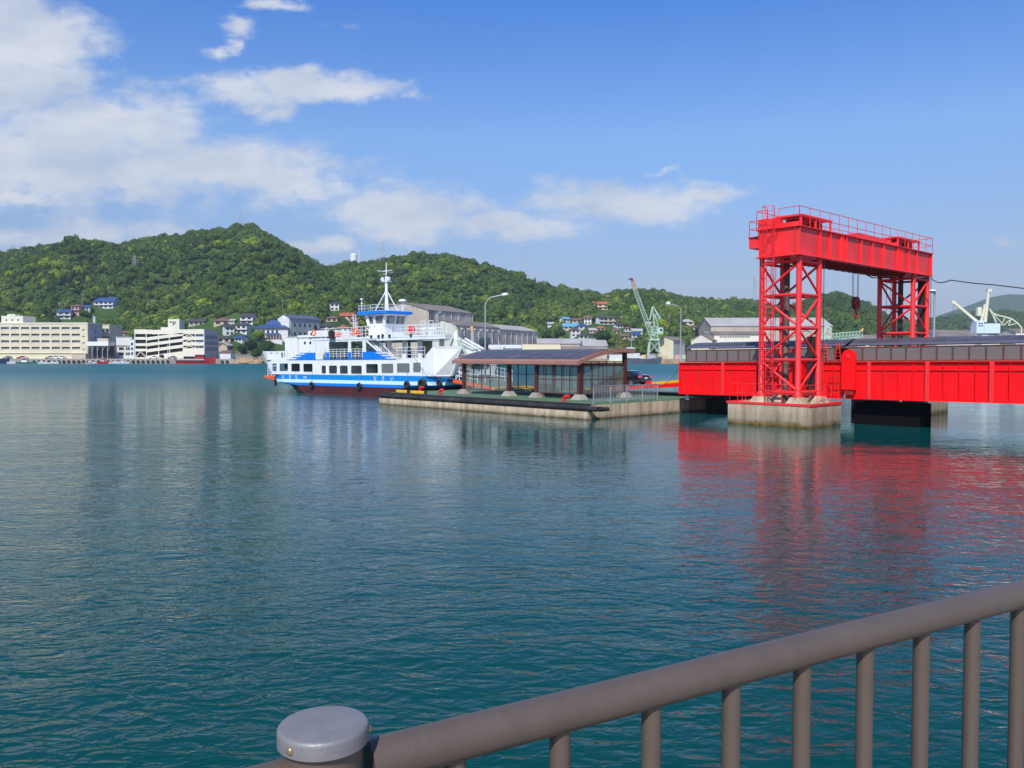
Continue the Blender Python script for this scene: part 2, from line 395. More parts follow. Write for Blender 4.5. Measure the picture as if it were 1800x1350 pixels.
        for i in range(nx):
            for j in range(nz_):
                if not full[i + 1][j + 1]: continue
                a, b, c, d = xs[i], xs[i + 1], zs[j], zs[j + 1]
                s.add([(a, y0, c), (b, y0, c), (b, y0, d), (a, y0, d)], [(0, 1, 2, 3)], mi)
                s.add([(a, y1, c), (b, y1, c), (b, y1, d), (a, y1, d)], [(3, 2, 1, 0)], mi)
                if not full[i][j + 1]: s.add([(a, y0, c), (a, y1, c), (a, y1, d), (a, y0, d)], [(3, 2, 1, 0)], mi)
                if not full[i + 2][j + 1]: s.add([(b, y0, c), (b, y1, c), (b, y1, d), (b, y0, d)], [(0, 1, 2, 3)], mi)
                if not full[i + 1][j]: s.add([(a, y0, c), (b, y0, c), (b, y1, c), (a, y1, c)], [(3, 2, 1, 0)], mi)
                if not full[i + 1][j + 2]: s.add([(a, y0, d), (b, y0, d), (b, y1, d), (a, y1, d)], [(0, 1, 2, 3)], mi)
        return s
    def rail(s, pts, h, r, mids=1, step=None, mi=None, n=6):
        """handrail along pts (on the floor) with posts, top bar and mid bars"""
        pts = [Vector(p) for p in pts]
        for a, b in zip(pts[:-1], pts[1:]):
            L_ = (b - a).length; k = max(1, round(L_ / (step or 1.2)))
            for i in range(k + 1):
                p = a.lerp(b, i / k); s.tube(p, p + Vector((0, 0, h)), r, n, mi=mi)
            for j in range(mids + 1):
                z = Vector((0, 0, h * (j + 1) / (mids + 1))); s.tube(a + z, b + z, r, n, mi=mi)
        return s
    def mesh(s, name, mats, smooth=False):
        me = bpy.data.meshes.new(name); me.from_pydata(s.v, [], s.f); me.update()
        mats = mats if isinstance(mats, (list, tuple)) else [mats]
        for m in mats: me.materials.append(MATS[m] if isinstance(m, str) else m)
        me.polygons.foreach_set('material_index', s.m)
        if smooth:
            me.polygons.foreach_set('use_smooth', [True] * len(me.polygons)); 
            try: me.set_sharp_from_angle(angle=R(40))
            except Exception: pass
        me.update()
        return me
    def build(s, name, mats, parent=None, loc=None, rot=None, smooth=False, **kw):
        o = bpy.data.objects.new(name, s.mesh(name, mats, smooth)); col.objects.link(o)
        if parent is not None: o.parent = parent
        if loc is not None: o.location = loc
        if rot is not None: o.rotation_euler = rot
        return tag(o, **kw)

def tag(o, label=None, cat=None, group=None, kind=None):
    if label: o['label'] = label
    if cat: o['category'] = cat
    if group: o['group'] = group
    if kind: o['kind'] = kind
    return o
def empty(name, loc, rz=0.0, label=None, cat=None, group=None, rot=None):
    o = bpy.data.objects.new(name, None); o.empty_display_size = 0.2; col.objects.link(o)
    o.location = loc; o.rotation_euler = rot if rot else (0, 0, rz)
    return tag(o, label, cat, group)
def dup(o, parent=None, loc=None, rot=None, sc=None):
    c = o.copy(); col.objects.link(c)
    if parent is not None: c.parent = parent
    if loc is not None: c.location = loc
    if rot is not None: c.rotation_euler = rot
    if sc is not None: c.scale = sc
    return c
def copy_tree(o, parent=None):
    c = o.copy(); col.objects.link(c); c.parent = parent
    for ch in list(o.children): copy_tree(ch, c)
    return c
def text_mesh(txt, size, mat_, name, parent, loc, rot, extrude=0.01, align='LEFT'):
    cu = bpy.data.curves.new(name, 'FONT'); cu.body = txt; cu.size = size; cu.extrude = extrude; cu.align_x = align
    t = bpy.data.objects.new('t', cu); col.objects.link(t)
    bpy.context.view_layer.update()
    me = bpy.data.meshes.new_from_object(t.evaluated_get(bpy.context.evaluated_depsgraph_get()))
    bpy.data.objects.remove(t); me.name = name
    me.materials.clear(); me.materials.append(MATS[mat_])
    o = bpy.data.objects.new(name, me); col.objects.link(o); o.parent = parent; o.location = loc; o.rotation_euler = rot
    return o

# ============================================================ SETTING
def water_material():
    m = bpy.data.materials.new('sea_water'); MATS['sea_water'] = m; m.use_nodes = True
    nt = m.node_tree; N, L = nt.nodes.new, nt.links.new
    b = nt.nodes['Principled BSDF']
    b.inputs['Base Color'].default_value = (0.0025, 0.066, 0.070, 1)
    b.inputs['Roughness'].default_value = 0.045
    b.inputs['IOR'].default_value = 1.333
    b.inputs['Specular IOR Level'].default_value = 0.35
    g = N('ShaderNodeNewGeometry')
    def noise_(scale, sx, sy, rot, detail, rough=.5, dist=0.0):
        mp = N('ShaderNodeMapping'); mp.inputs['Scale'].default_value = (sx, sy, 1); mp.inputs['Rotation'].default_value = (0, 0, R(rot))
        L(g.outputs['Position'], mp.inputs[0])
        n = N('ShaderNodeTexNoise'); n.inputs['Scale'].default_value = scale; n.inputs['Detail'].default_value = detail
        n.inputs['Roughness'].default_value = rough; n.inputs['Distortion'].default_value = dist
        L(mp.outputs[0], n.inputs['Vector']); return n.outputs['Fac']
    def M(op, a, b_=None, c=None):
        n = N('ShaderNodeMath'); n.operation = op
        for i, v in enumerate((a, b_, c)):
            if v is None: continue
            if isinstance(v, (int, float)): n.inputs[i].default_value = v
            else: L(v, n.inputs[i])
        return n.outputs[0]
    def ridge(f, p=1.0):  # sharpen crests
        return M('SUBTRACT', 1.0, M('POWER', M('ABSOLUTE', M('SUBTRACT', M('MULTIPLY', f, 2.0), 1.0)), p))
    calm = M('MULTIPLY_ADD', noise_(0.035, .5, 1.6, 12, 3), 1.5, 0.15)
    h = M('MULTIPLY', noise_(0.30, .6, 1.2, 18, 2), 0.10)
    h = M('ADD', h, M('MULTIPLY', ridge(noise_(0.85, .8, 1.45, 34, 3, .5, .4), 1.2), 0.045))
    h = M('ADD', h, M('MULTIPLY', ridge(noise_(2.2, .8, 1.45, -34, 3, .5, .5), 1.1), 0.025))
    h = M('ADD', h, M('MULTIPLY', noise_(6.0, .9, 1.25, 18, 2), 0.0045))
    h = M('MULTIPLY', h, calm)
    bp = N('ShaderNodeBump'); bp.inputs['Strength'].default_value = 1.0; bp.inputs['Distance'].default_value = 1.0
    s0 = N('ShaderNodeSeparateXYZ'); L(g.outputs['Position'], s0.inputs[0])
    lee = N('ShaderNodeMapRange'); lee.inputs['From Min'].default_value = 10; lee.inputs['From Max'].default_value = 38; lee.inputs['To Min'].default_value = .95; lee.inputs['To Max'].default_value = .27
    L(s0.outputs[1], lee.inputs['Value'])
    dx = M('MULTIPLY', M('SUBTRACT', s0.outputs[0], 24.0), 1 / 26.0); dy = M('MULTIPLY', M('SUBTRACT', s0.outputs[1], 40.0), 1 / 24.0)
    away = M('MINIMUM', M('SQRT', M('ADD', M('MULTIPLY', dx, dx), M('MULTIPLY', dy, dy))), 1.6)      # calm water lies in the lee of the bridge
    open_ = M('MULTIPLY_ADD', M('MAXIMUM', M('SUBTRACT', away, 1.0), 0.0), .95, 0.0)
    h = M('MULTIPLY', h, M('ADD', lee.outputs[0], open_))
    rr = N('ShaderNodeMapRange'); rr.inputs['From Min'].default_value = 60; rr.inputs['From Max'].default_value = 200; rr.inputs['To Min'].default_value = .04; rr.inputs['To Max'].default_value = .40
    L(s0.outputs[1], rr.inputs['Value']); L(rr.outputs[0], b.inputs['Roughness'])
    L(h, bp.inputs['Height']); L(bp.outputs[0], b.inputs['Normal'])
    # slow change of body colour: bluer out in the strait
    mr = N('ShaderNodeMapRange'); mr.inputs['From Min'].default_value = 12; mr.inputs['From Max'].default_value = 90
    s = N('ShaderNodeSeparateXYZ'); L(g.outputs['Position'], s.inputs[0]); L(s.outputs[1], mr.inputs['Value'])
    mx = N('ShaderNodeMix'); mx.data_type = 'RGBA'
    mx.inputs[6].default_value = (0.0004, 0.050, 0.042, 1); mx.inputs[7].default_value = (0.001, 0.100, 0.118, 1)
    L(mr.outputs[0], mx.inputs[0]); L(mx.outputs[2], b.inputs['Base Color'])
water_material()
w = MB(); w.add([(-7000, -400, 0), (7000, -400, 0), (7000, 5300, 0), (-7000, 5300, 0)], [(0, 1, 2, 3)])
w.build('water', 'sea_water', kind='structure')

# ---- hills: ridgelines at their own distances
def interp(tab, x):
    if x <= tab[0][0]: return tab[0][1]
    for (a, va), (b, vb) in zip(tab[:-1], tab[1:]):
        if x <= b:
            t = (x - a) / (b - a); return va + (vb - va) * t
    return tab[-1][1]
TREE = 6.5
HILLS = [  # (skyline px table, ridge distance, back falloff)
    ([(-700, 470), (-300, 455), (0, 441), (60, 432), (130, 424), (190, 430), (260, 417), (330, 408), (390, 400), (420, 393), (445, 393), (475, 408), (510, 431), (550, 455), (600, 480), (680, 530), (760, 600), (800, 625)], 800, 260),
    ([(480, 625), (520, 520), (560, 472), (600, 462), (640, 456), (700, 447), (740, 442), (800, 444), (850, 457), (900, 476), (950, 494), (1000, 520), (1060, 560), (1110, 600), (1150, 625)], 740, 220),
    ([(860, 625), (900, 520), (950, 498), (1000, 505), (1060, 515), (1100, 508), (1150, 506), (1200, 519), (1260, 524), (1330, 528), (1400, 545), (1450, 580), (1500, 625)], 880, 220),
    ([(1330, 625), (1370, 545), (1410, 526), (1440, 518), (1475, 513), (1520, 529), (1560, 552), (1600, 575), (1650, 600), (1700, 625)], 800, 200),
    ([(1480, 600), (1560, 563), (1640, 562), (1700, 550), (1760, 547), (1800, 551), (1900, 545), (2300, 560)], 1500, 400),
    ([(1560, 600), (1600, 575), (1640, 556), (1700, 536), (1740, 521), (1770, 516), (1800, 517), (1900, 505), (2300, 540)], 3600, 1200),
]
FOOT = [(-400, 520), (0, 505), (200, 462), (420, 450), (600, 470), (690, 600), (950, 610), (1050, 480), (1160, 462), (1250, 585), (1500, 620), (1800, 640), (2300, 640)]
SHORE = 413.0
def ground(X, Y):
    u = X / Y; px = 900 + F * u
    base = 2.4 if Y > SHORE - 2 else -3
    h = 0.0
    foot = interp(FOOT, px)
    for i, (tab, Rr, back) in enumerate(HILLS):
        y = interp(tab, px)
        H = (625 - y) / F * Rr + CZ
        if y < 600: H -= TREE * (1 if Rr < 1600 else .5)
        H = max(H - 2.4, 0)
        f0 = foot if Rr < 1000 else (1050 if Rr < 2000 else 2300)
        if Y <= f0: continue
        if Y < Rr:
            t = (Y - f0) / (Rr - f0)
            p = math.sin(t * math.pi / 2) ** 1.05
            p = 0.72 * t + 0.28 * p
            n = noise.fractal(Vector((X * .010, Y * .010, i * 7.3)), 1.0, 2.0, 4)
            p += n * 0.22 * math.sin(t * math.pi) ** 1.5 * (1 if Rr < 2000 else .5)
        else:
            t = (Y - Rr) / back; p = max(0, 1 - t * t)
        h = max(h, H * p)
    return base + h
def on_terrain(px, py):
    """first point where the line of sight through a picture point meets the ground"""
    d = ray(px, py); Y = SHORE
    while Y < 1500:
        t = Y / d.y; z = CZ + d.z * t
        if z <= ground(d.x * t, Y): return Vector((d.x * t, Y, ground(d.x * t, Y)))
        Y += 1.0
    return Vector((d.x * 500 / d.y, 500, 10))
us = np.linspace(-1.15, 1.35, 330)
Ys = [SHORE] + list(np.linspace(SHORE + 1.5, 1000, 230)) + list(np.geomspace(1010, 5200, 90))
vs, fs = [], []
for j, Y in enumerate(Ys):
    for u in us: vs.append((u * Y, Y, ground(u * Y, Y) if j else -2.5))
n = len(us)
for j in range(len(Ys) - 1):
    for i in range(n - 1): fs.append((j * n + i, j * n + i + 1, (j + 1) * n + i + 1, (j + 1) * n + i))
def terrain_mat():
    m = bpy.data.materials.new('hill_ground'); MATS['hill_ground'] = m; m.use_nodes = True
    nt = m.node_tree; N, L = nt.nodes.new, nt.links.new
    b = nt.nodes['Principled BSDF']; b.inputs['Roughness'].default_value = 1.0; b.inputs['Specular IOR Level'].default_value = 0.1
    g = N('ShaderNodeNewGeometry'); s = N('ShaderNodeSeparateXYZ'); L(g.outputs['Position'], s.inputs[0])
    nz = N('ShaderNodeTexNoise'); nz.inputs['Scale'].default_value = .03; nz.inputs['Detail'].default_value = 10; nz.inputs['Roughness'].default_value = .7
    L(g.outputs['Position'], nz.inputs['Vector'])
    cr = N('ShaderNodeValToRGB'); e = cr.color_ramp.elements
    e[0].position = .35; e[0].color = (.030, .065, .016, 1); e[1].position = .7; e[1].color = (.075, .13, .026, 1)
    L(nz.outputs['Fac'], cr.inputs[0])
    mr = N('ShaderNodeMapRange'); mr.inputs['From Min'].default_value = 2.6; mr.inputs['From Max'].default_value = 7; L(s.outputs[2], mr.inputs['Value'])
    mx = N('ShaderNodeMix'); mx.data_type = 'RGBA'; mx.inputs[6].default_value = (.26, .23, .19, 1)
    L(mr.outputs[0], mx.inputs[0]); L(cr.outputs[0], mx.inputs[7]); L(mx.outputs[2], b.inputs['Base Color'])
    bp = N('ShaderNodeBump'); bp.inputs['Strength'].default_value = 1; bp.inputs['Distance'].default_value = 6
    n2 = N('ShaderNodeTexNoise'); n2.inputs['Scale'].default_value = .06; n2.inputs['Detail'].default_value = 8; L(g.outputs['Position'], n2.inputs['Vector'])
    L(n2.outputs['Fac'], bp.inputs['Height']); L(bp.outputs[0], b.inputs['Normal'])
terrain_mat()
tb = MB(); tb.add(vs, fs); tb.build('hills', 'hill_ground', kind='structure', smooth=True)

# ---- foliage
def leaf_mat(name, attr=True, base=(0.06, 0.11, 0.02)):
    m = bpy.data.materials.new(name); MATS[name] = m; m.use_nodes = True
    nt = m.node_tree; N, L = nt.nodes.new, nt.links.new
    b = nt.nodes['Principled BSDF']; b.inputs['Roughness'].default_value = .75; b.inputs['Specular IOR Level'].default_value = .25
    cr = N('ShaderNodeValToRGB'); e = cr.color_ramp.elements
    e[0].position = 0; e[0].color = (.034, .066, .014, 1); e[1].position = 1; e[1].color = (.32, .43, .014, 1)
    for p, c in ((.25, (.062, .120, .019)), (.5, (.112, .185, .024)), (.70, (.18, .25, .045)), (.85, (.25, .34, .02))):
        q = cr.color_ramp.elements.new(p); q.color = (*c, 1)
    if attr:
        a = N('ShaderNodeAttribute'); a.attribute_type = 'INSTANCER'; a.attribute_name = 'tone'; L(a.outputs['Fac'], cr.inputs[0]); c = cr.outputs[0]
    else:
        c = None
    tc = N('ShaderNodeTexCoord'); nz = N('ShaderNodeTexNoise'); nz.inputs['Scale'].default_value = 1.6; nz.inputs['Detail'].default_value = 3
    L(tc.outputs['Object'], nz.inputs['Vector'])
    mr = N('ShaderNodeMapRange'); mr.inputs['From Min'].default_value = .3; mr.inputs['From Max'].default_value = .7; mr.inputs['To Min'].default_value = .7; mr.inputs['To Max'].default_value = 1.3
    L(nz.outputs['Fac'], mr.inputs['Value'])
    mx = N('ShaderNodeMix'); mx.data_type = 'RGBA'; mx.blend_type = 'MULTIPLY'; mx.inputs[0].default_value = 1
    if c is not None: L(c, mx.inputs[6])
    else: mx.inputs[6].default_value = (*base, 1)
    L(mr.outputs[0], mx.inputs[7]); L(mx.outputs[2], b.inputs['Base Color'])
    tr = N('ShaderNodeBsdfTranslucent'); L(mx.outputs[2], tr.inputs[0])
    ms = N('ShaderNodeMixShader'); ms.inputs[0].default_value = .32
    o = [x for x in nt.nodes if x.type == 'OUTPUT_MATERIAL'][0]
    L(b.outputs[0], ms.inputs[1]); L(tr.outputs[0], ms.inputs[2]); L(ms.outputs[0], o.inputs[0])
leaf_mat('leaf_wood')
leaf_mat('leaf_dark', False, (.022, .055, .014)); leaf_mat('leaf_mid', False, (.045, .10, .018)); leaf_mat('leaf_bright', False, (.20, .30, .015)); leaf_mat('leaf_grey', False, (.07, .12, .05))

def crown_mb(rnd, lobes=6, leaves=260, size=.16, shape='round', flat=.8):
    """unit crown (radius about 1, standing on z = 0): many leaf-clump faces spread over several lobes"""
    mb = MB(); L_ = []
    for k in range(lobes):
        a = rnd.uniform(0, 2 * math.pi); rr = rnd.uniform(.25, .62) if k else 0
        z = rnd.uniform(.45, 1.05) if k else 1.05
        L_.append((Vector((math.cos(a) * rr, math.sin(a) * rr, z * flat)), rnd.uniform(.36, .58) * (1.25 if k == 0 else 1)))
    if shape == 'cone':
        L_ = [(Vector((rnd.uniform(-.1, .1), rnd.uniform(-.1, .1), .3 + k * .42)), .62 * (1 - k / (lobes + 1))) for k in range(lobes)]
    for k in range(leaves):
        c, r = L_[rnd.randrange(len(L_))]
        d = Vector((rnd.gauss(0, 1), rnd.gauss(0, 1), rnd.gauss(.25, 1))).normalized()
        p = c + Vector((d.x, d.y, d.z * .85)) * r * rnd.uniform(.72, 1.06)
        nrm = (d + Vector((rnd.uniform(-1, 1), rnd.uniform(-1, 1), rnd.uniform(-.4, 1))) * .55).normalized()
        u = nrm.orthogonal().normalized(); w_ = nrm.cross(u); a = rnd.uniform(0, math.pi); u, w_ = u * math.cos(a) + w_ * math.sin(a), w_ * math.cos(a) - u * math.sin(a)
        s1 = size * rnd.uniform(.6, 1.3); s2 = s1 * rnd.uniform(.5, .9); q = nrm * s1 * .22
        mb.add([p - u * s1, p - w_ * s2 + q, p + u * s1, p + w_ * s2 + q], [(0, 1, 2), (0, 2, 3)])
    for c, r in L_:   # dim core of each lobe, well inside the leaves
        rings = []
        for i in range(5):
            ph = math.pi * i / 4; rr = max(math.sin(ph) * r * .78, .01)
            rings.append([(c.x + rr * math.cos(t * math.pi / 3), c.y + rr * math.sin(t * math.pi / 3), c.z - math.cos(ph) * r * .66) for t in range(6)])
        mb.loft(rings)
    return mb
wood_col = bpy.data.collections.new('crown_kinds')
rw = random.Random(11)
for k in range(7):
    mbk = crown_mb(rw, lobes=rw.randint(5, 8), leaves=330, size=.17, shape='cone' if k == 6 else 'round', flat=rw.uniform(.6, .95))
    mbk.tube((0, 0, -.5), (0, 0, .5), .07, 5, mi=1)
    o = bpy.data.objects.new('crown', mbk.mesh('crown', ['leaf_wood', 'bark'])); wood_col.objects.link(o)

CLEAR = []   # (X, Y, radius) kept free of wood: filled by houses before planting
def plant_wood():
    rnd = random.Random(5); pts, sc, rz, tone, idx = [], [], [], [], []
    def put(X, Y, s, t, k):
        pts.append((X, Y, ground(X, Y) - .12 * s)); sc.append(s); rz.append(rnd.uniform(0, 6.28)); tone.append(max(0, min(1, t))); idx.append(k)
    Y = 430.0
    while Y < 1750:
        step = 4.4 * (1 if Y < 900 else 1.5)
        X = -0.78 * Y - 60
        while X < .82 * Y + 60:
            x = X + rnd.uniform(-.5, .5) * step; y = Y + rnd.uniform(-.5, .5) * step
            X += step
            px = 900 + F * x / y
            z = ground(x, y)
            if z < 5.0: continue
            # thin the slopes nobody can see
            if px < 780 and y > 850: continue
            if ground(x * .985, y * .985) - z > 3.2 and ground(x * .96, y * .96) > z + 6: continue
            if any((x - a) ** 2 + (y - b) ** 2 < r * r for a, b, r in CLEAR): continue
            n1 = noise.noise(Vector((x * .012, y * .012, 3))); n2 = noise.noise(Vector((x * .045, y * .045, 9)))
            n3 = noise.noise(Vector((x * .02, y * .02, 21)))
            t = .38 + .20 * n1 + .24 * n2 + rnd.gauss(0, .09)
            low = max(0, 1 - (z - 5) / 60)
            t += .12 * low
            if rnd.random() < .035 + .09 * low + (.12 if n3 > .25 else 0): t = rnd.uniform(.70, .95)
            if px > 1330: t = t * .6 + .08
            s = rnd.choice((rnd.uniform(2.2, 3.6), rnd.uniform(3.2, 4.6), rnd.uniform(4.4, 6.4))) * (1.45 if y > 950 else 1) * (0.92 + .4 * n2)
            k = rnd.randrange(6)
            if n1 < -.12 and rnd.random() < .08: k = 6; t = min(t, .25); s *= .62
            put(x, y, s, t, k)
        Y += step
    me = bpy.data.meshes.new('wood'); me.from_pydata(pts, [], [])
    for nm, data, ty in (('scale', sc, 'FLOAT'), ('turn', rz, 'FLOAT'), ('tone', tone, 'FLOAT'), ('pick', idx, 'INT')):
        a = me.attributes.new(nm, ty, 'POINT'); a.data.foreach_set('value', data)
    o = bpy.data.objects.new('forest', me); col.objects.link(o); o['kind'] = 'stuff'
    o['label'] = 'dense green wood of broadleaf trees covering the hills across the strait'; o['category'] = 'forest'
    ng = bpy.data.node_groups.new('wood', 'GeometryNodeTree')
    ng.interface.new_socket('Geometry', in_out='INPUT', socket_type='NodeSocketGeometry')
    ng.interface.new_socket('Geometry', in_out='OUTPUT', socket_type='NodeSocketGeometry')
    N, L = ng.nodes.new, ng.links.new
    gi, go = N('NodeGroupInput'), N('NodeGroupOutput')
    m2p = N('GeometryNodeMeshToPoints'); iop = N('GeometryNodeInstanceOnPoints')
    ci = N('GeometryNodeCollectionInfo'); ci.inputs['Collection'].default_value = wood_col
    ci.inputs['Separate Children'].default_value = True; ci.inputs['Reset Children'].default_value = True
    def NA(nm, ty):
        a = N('GeometryNodeInputNamedAttribute'); a.data_type = ty; a.inputs[0].default_value = nm; return a.outputs[0]
    cx = N('ShaderNodeCombineXYZ'); L(NA('turn', 'FLOAT'), cx.inputs[2])
    L(gi.outputs[0], m2p.inputs[0]); L(m2p.outputs[0], iop.inputs['Points']); L(ci.outputs[0], iop.inputs['Instance'])
    iop.inputs['Pick Instance'].default_value = True; L(NA('pick', 'INT'), iop.inputs['Instance Index'])
    L(cx.outputs[0], iop.inputs['Rotation']); L(NA('scale', 'FLOAT'), iop.inputs['Scale'])
    L(iop.outputs[0], go.inputs[0])
    md = o.modifiers.new('wood', 'NODES'); md.node_group = ng
    print('forest points', len(pts))

# ---- the near quay the photographer stands on (its edge runs just beyond the railing)
RA, RB = at_z(900, 1274.5, CZ - .58), at_z(1800, 1043, CZ - .58)
rd = (RB - RA).normalized(); rn = Vector((-rd.y, rd.x, 0))      # along the railing, and out over the water
q = MB(); P = RA + rn * .16
c = [P - rd * 60, P + rd * 60, P + rd * 60 - rn * 40, P - rd * 60 - rn * 40]
q.loft([[(v.x, v.y, -3) for v in c], [(v.x, v.y, 2.28) for v in c]])
q.build('quay', 'quay_concrete', kind='structure')

# ============================================================ HARBOUR
TH = math.atan2(-0.733, 0.68)            # heading of pontoon and bridge
HO = Vector((4.85, 51.6, 0))             # near corner of the pontoon
HC, HS = math.cos(TH), math.sin(TH)
def H(x, y, z=0.0): return Vector((HO.x + x * HC - y * HS, HO.y + x * HS + y * HC, z))
def hx(px, py, y0): return in_plane(px, py, HO, TH, y0)      # (x, z) on an upright plane of constant y
def harbour(name, x, y, z=0.0, **kw): return empty(name, H(x, y, z), TH, **kw)

# ---- floating pontoon
t = harbour('floating_pontoon', 0, 0, label='concrete floating pontoon with green deck and black fender between ferry and red bridge', cat='pontoon')
m = MB(); m.box((-22.9, 0, -1.0), (0, 20, 0.90)); m.box((-22.95, -.26, -1.0), (0.02, -.002, .50)); m.build('hull', 'pontoon_concrete', t)
m = MB(); m.box((-22.86, 0.04, 0.904), (-0.04, 19.96, 0.95)); m.build('deck', 'deck_green', t)
m = MB()
for i in range(9):
    a = -22.95 + i * 2.64; m.poly_tube([(a, -0.13, 0.70), (a + 0.1, -0.13, 0.70), (a + 2.5, -0.13, 0.70), (a + 2.6, -0.13, .70)], [.13, .165, .165, .13], 10)
m.poly_tube([(0.80, 0.9, 0.66), (0.55, 0.5, .66), (0.45, 0.1, 0.68), (.3, -.17, .70)], [.12, .16, .17, .17], 10)
m.box((-22.9, -0.04, 0.52), (0.0, -0.002, 0.90))
m.build('fender', 'rubber', t, smooth=True)
m = MB(); m.box((.003, 12.6, -.3), (.12, 19.8, .88)); m.build('end_shade_sheet', 'rubber', t)  # near-black sheet added on the pontoon end, painting in the bridge's shade
m = MB(); m.box((-22.9, -.03, .905), (0.02, .12, .985)); m.box((-22.9, .12, .951), (-22.78, 19.9, .985)); m.build('edge_kerb', 'steel_dark', t)

def wheel_stop(x0, x1, y, label):
    t = harbour('wheel_stop', x0, y, .95, label=label, cat='wheel stop', group='yellow wheel stops on the pontoon')
    L_ = x1 - x0; m = MB(); m.bev((0.06, -.09, .04), (L_ - .06, .09, .24), .03); m.build('beam', 'yellow_paint', t)
    for xx in (0, L_ - .14):
        m = MB(); m.bev((xx, -.12, 0), (xx + .14, .12, .27), .02); m.build('end_foot', 'steel_dark', t)
wheel_stop(-22.0, -20.2, .75, 'yellow wheel stop nearest the left corner of the pontoon')
wheel_stop(-20.0, -17.9, .75, 'yellow wheel stop just left of the curved red bollard by the shelter')
def bollard(x, y, label):
    t = harbour('mooring_bollard', x, y, .95, label=label, cat='bollard', group='red curved mooring bollards')
    m = MB(); m.poly_tube([(-.16, 0, 0), (-.17, 0, .16), (-.10, 0, .30), (.04, 0, .36), (.20, 0, .36), (.34, 0, .36)], [.10, .10, .105, .11, .10, .085], 10); m.build('horn', 'red_bollard', t, smooth=True)
    m = MB(); m.lathe([(.22, 0), (.22, .035), (.12, .06)], (-.16, 0, 0), 12); m.build('base_plate', 'red_dark', t)
bollard(-16.9, 1.45, 'red curved bollard at the left end of the shelter beside the ferry bow')
bollard(-3.3, 1.3, 'red curved bollard left of the grey guard rail on the near pontoon corner')
bollard(-22.0, 3.3, 'red bollard behind the yellow wheel stops at the ferry side')

# ---- waiting shelter
SX0, SX1, SY0, SY1 = -17.6, -3.9, 3.15, 9.3
t = harbour('waiting_shelter', 0, 0, .95, label='brown waiting shelter with glass walls and arched solar roof on the pontoon', cat='shelter')
def arc(y):
    s = (y - SY0) / (SY1 - SY0); return 2.62 + .92 * math.sin(max(0, min(1, s * .80 + .0)) * math.pi * .80) ** .9 if s > 0 else 2.62
N_ = 14; ys = [SY0 + (SY1 - SY0) * i / N_ for i in range(N_ + 1)]
top = [(y, arc(y)) for y in ys]; bot = [(y, z - .10) for y, z in reversed(top)]
m = MB(); m.prism(top + bot, 0, SX0 + .05, SX1 - .05); m.build('roof', 'fascia', t)
m = MB()
for i in range(N_):   # end fascias follow the arch, eaves run straight
    for xx in (SX0, SX1 - .06):
        y0, y1 = ys[i], ys[i + 1]; z0, z1 = arc(y0), arc(y1)
        m.loft([[(xx, y0, z0 - .26), (xx + .06, y0, z0 - .26), (xx + .06, y0, z0 + .035), (xx, y0, z0 + .035)], [(xx, y1, z1 - .26), (xx + .06, y1, z1 - .26), (xx + .06, y1, z1 + .035), (xx, y1, z1 + .035)]])
for k in range(9):
    a = SX0 + .065 + k * (SX1 - SX0 - .13) / 9; b = a + (SX1 - SX0 - .13) / 9 - .012
    m.box((a, SY0 - .06, 2.42), (b, SY0 - .002, 2.66)); m.box((a, SY1 + .002, arc(SY1) - .26), (b, SY1 + .06, arc(SY1) + .04))
m.build('fascia', 'fascia', t)
for k in range(10):
    a = SX0 + .35 + k * 1.31
    m = MB(); m2 = MB()
    for i in range(1, 8):
        y0, y1 = ys[i] + .03, ys[i + 1] - .03; z0, z1 = arc(ys[i]) + .03, arc(ys[i + 1]) + .03
        m.loft([[(a, y0, z0 - .02), (a + 1.22, y0, z0 - .02), (a + 1.22, y0, z0 + .02), (a, y0, z0 + .02)], [(a, y1, z1 - .02), (a + 1.22, y1, z1 - .02), (a + 1.22, y1, z1 + .02), (a, y1, z1 + .02)]])
    m.build('solar_panel', 'solar', t)
PX = [-16.8, -11.5, -8.5, -4.3]
for yy in (3.75, 8.6):
    for x in PX:
        m = MB(); m.box((x - .13, yy - .13, .34), (x + .13, yy + .13, 2.52 if yy < 5 else arc(yy) - .1)); m.build('post', 'brown_post', t)
        m = MB(); m.loft([[(x - .46, yy - .46, 0), (x + .46, yy - .46, 0), (x + .46, yy + .46, 0), (x - .46, yy + .46, 0)], [(x - .24, yy - .24, .36), (x + .24, yy - .24, .36), (x + .24, yy + .24, .36), (x - .24, yy + .24, .36)]]); m.build('post_footing', 'quay_concrete', t)
    m = MB(); zt = 2.52 if yy < 5 else arc(yy) - .11
    m.box((PX[0] - .4, yy - .09, zt - .16 if yy < 5 else zt - .2), (PX[-1] + .3, yy + .09, zt)); m.build('eave_beam', 'brown_post', t)
for x in (PX[0], PX[-1]):
    m = MB(); m.bar((x, 3.89, 2.44), (x, 8.46, 2.44), .12, .14); m.build('tie_beam', 'brown_post', t)
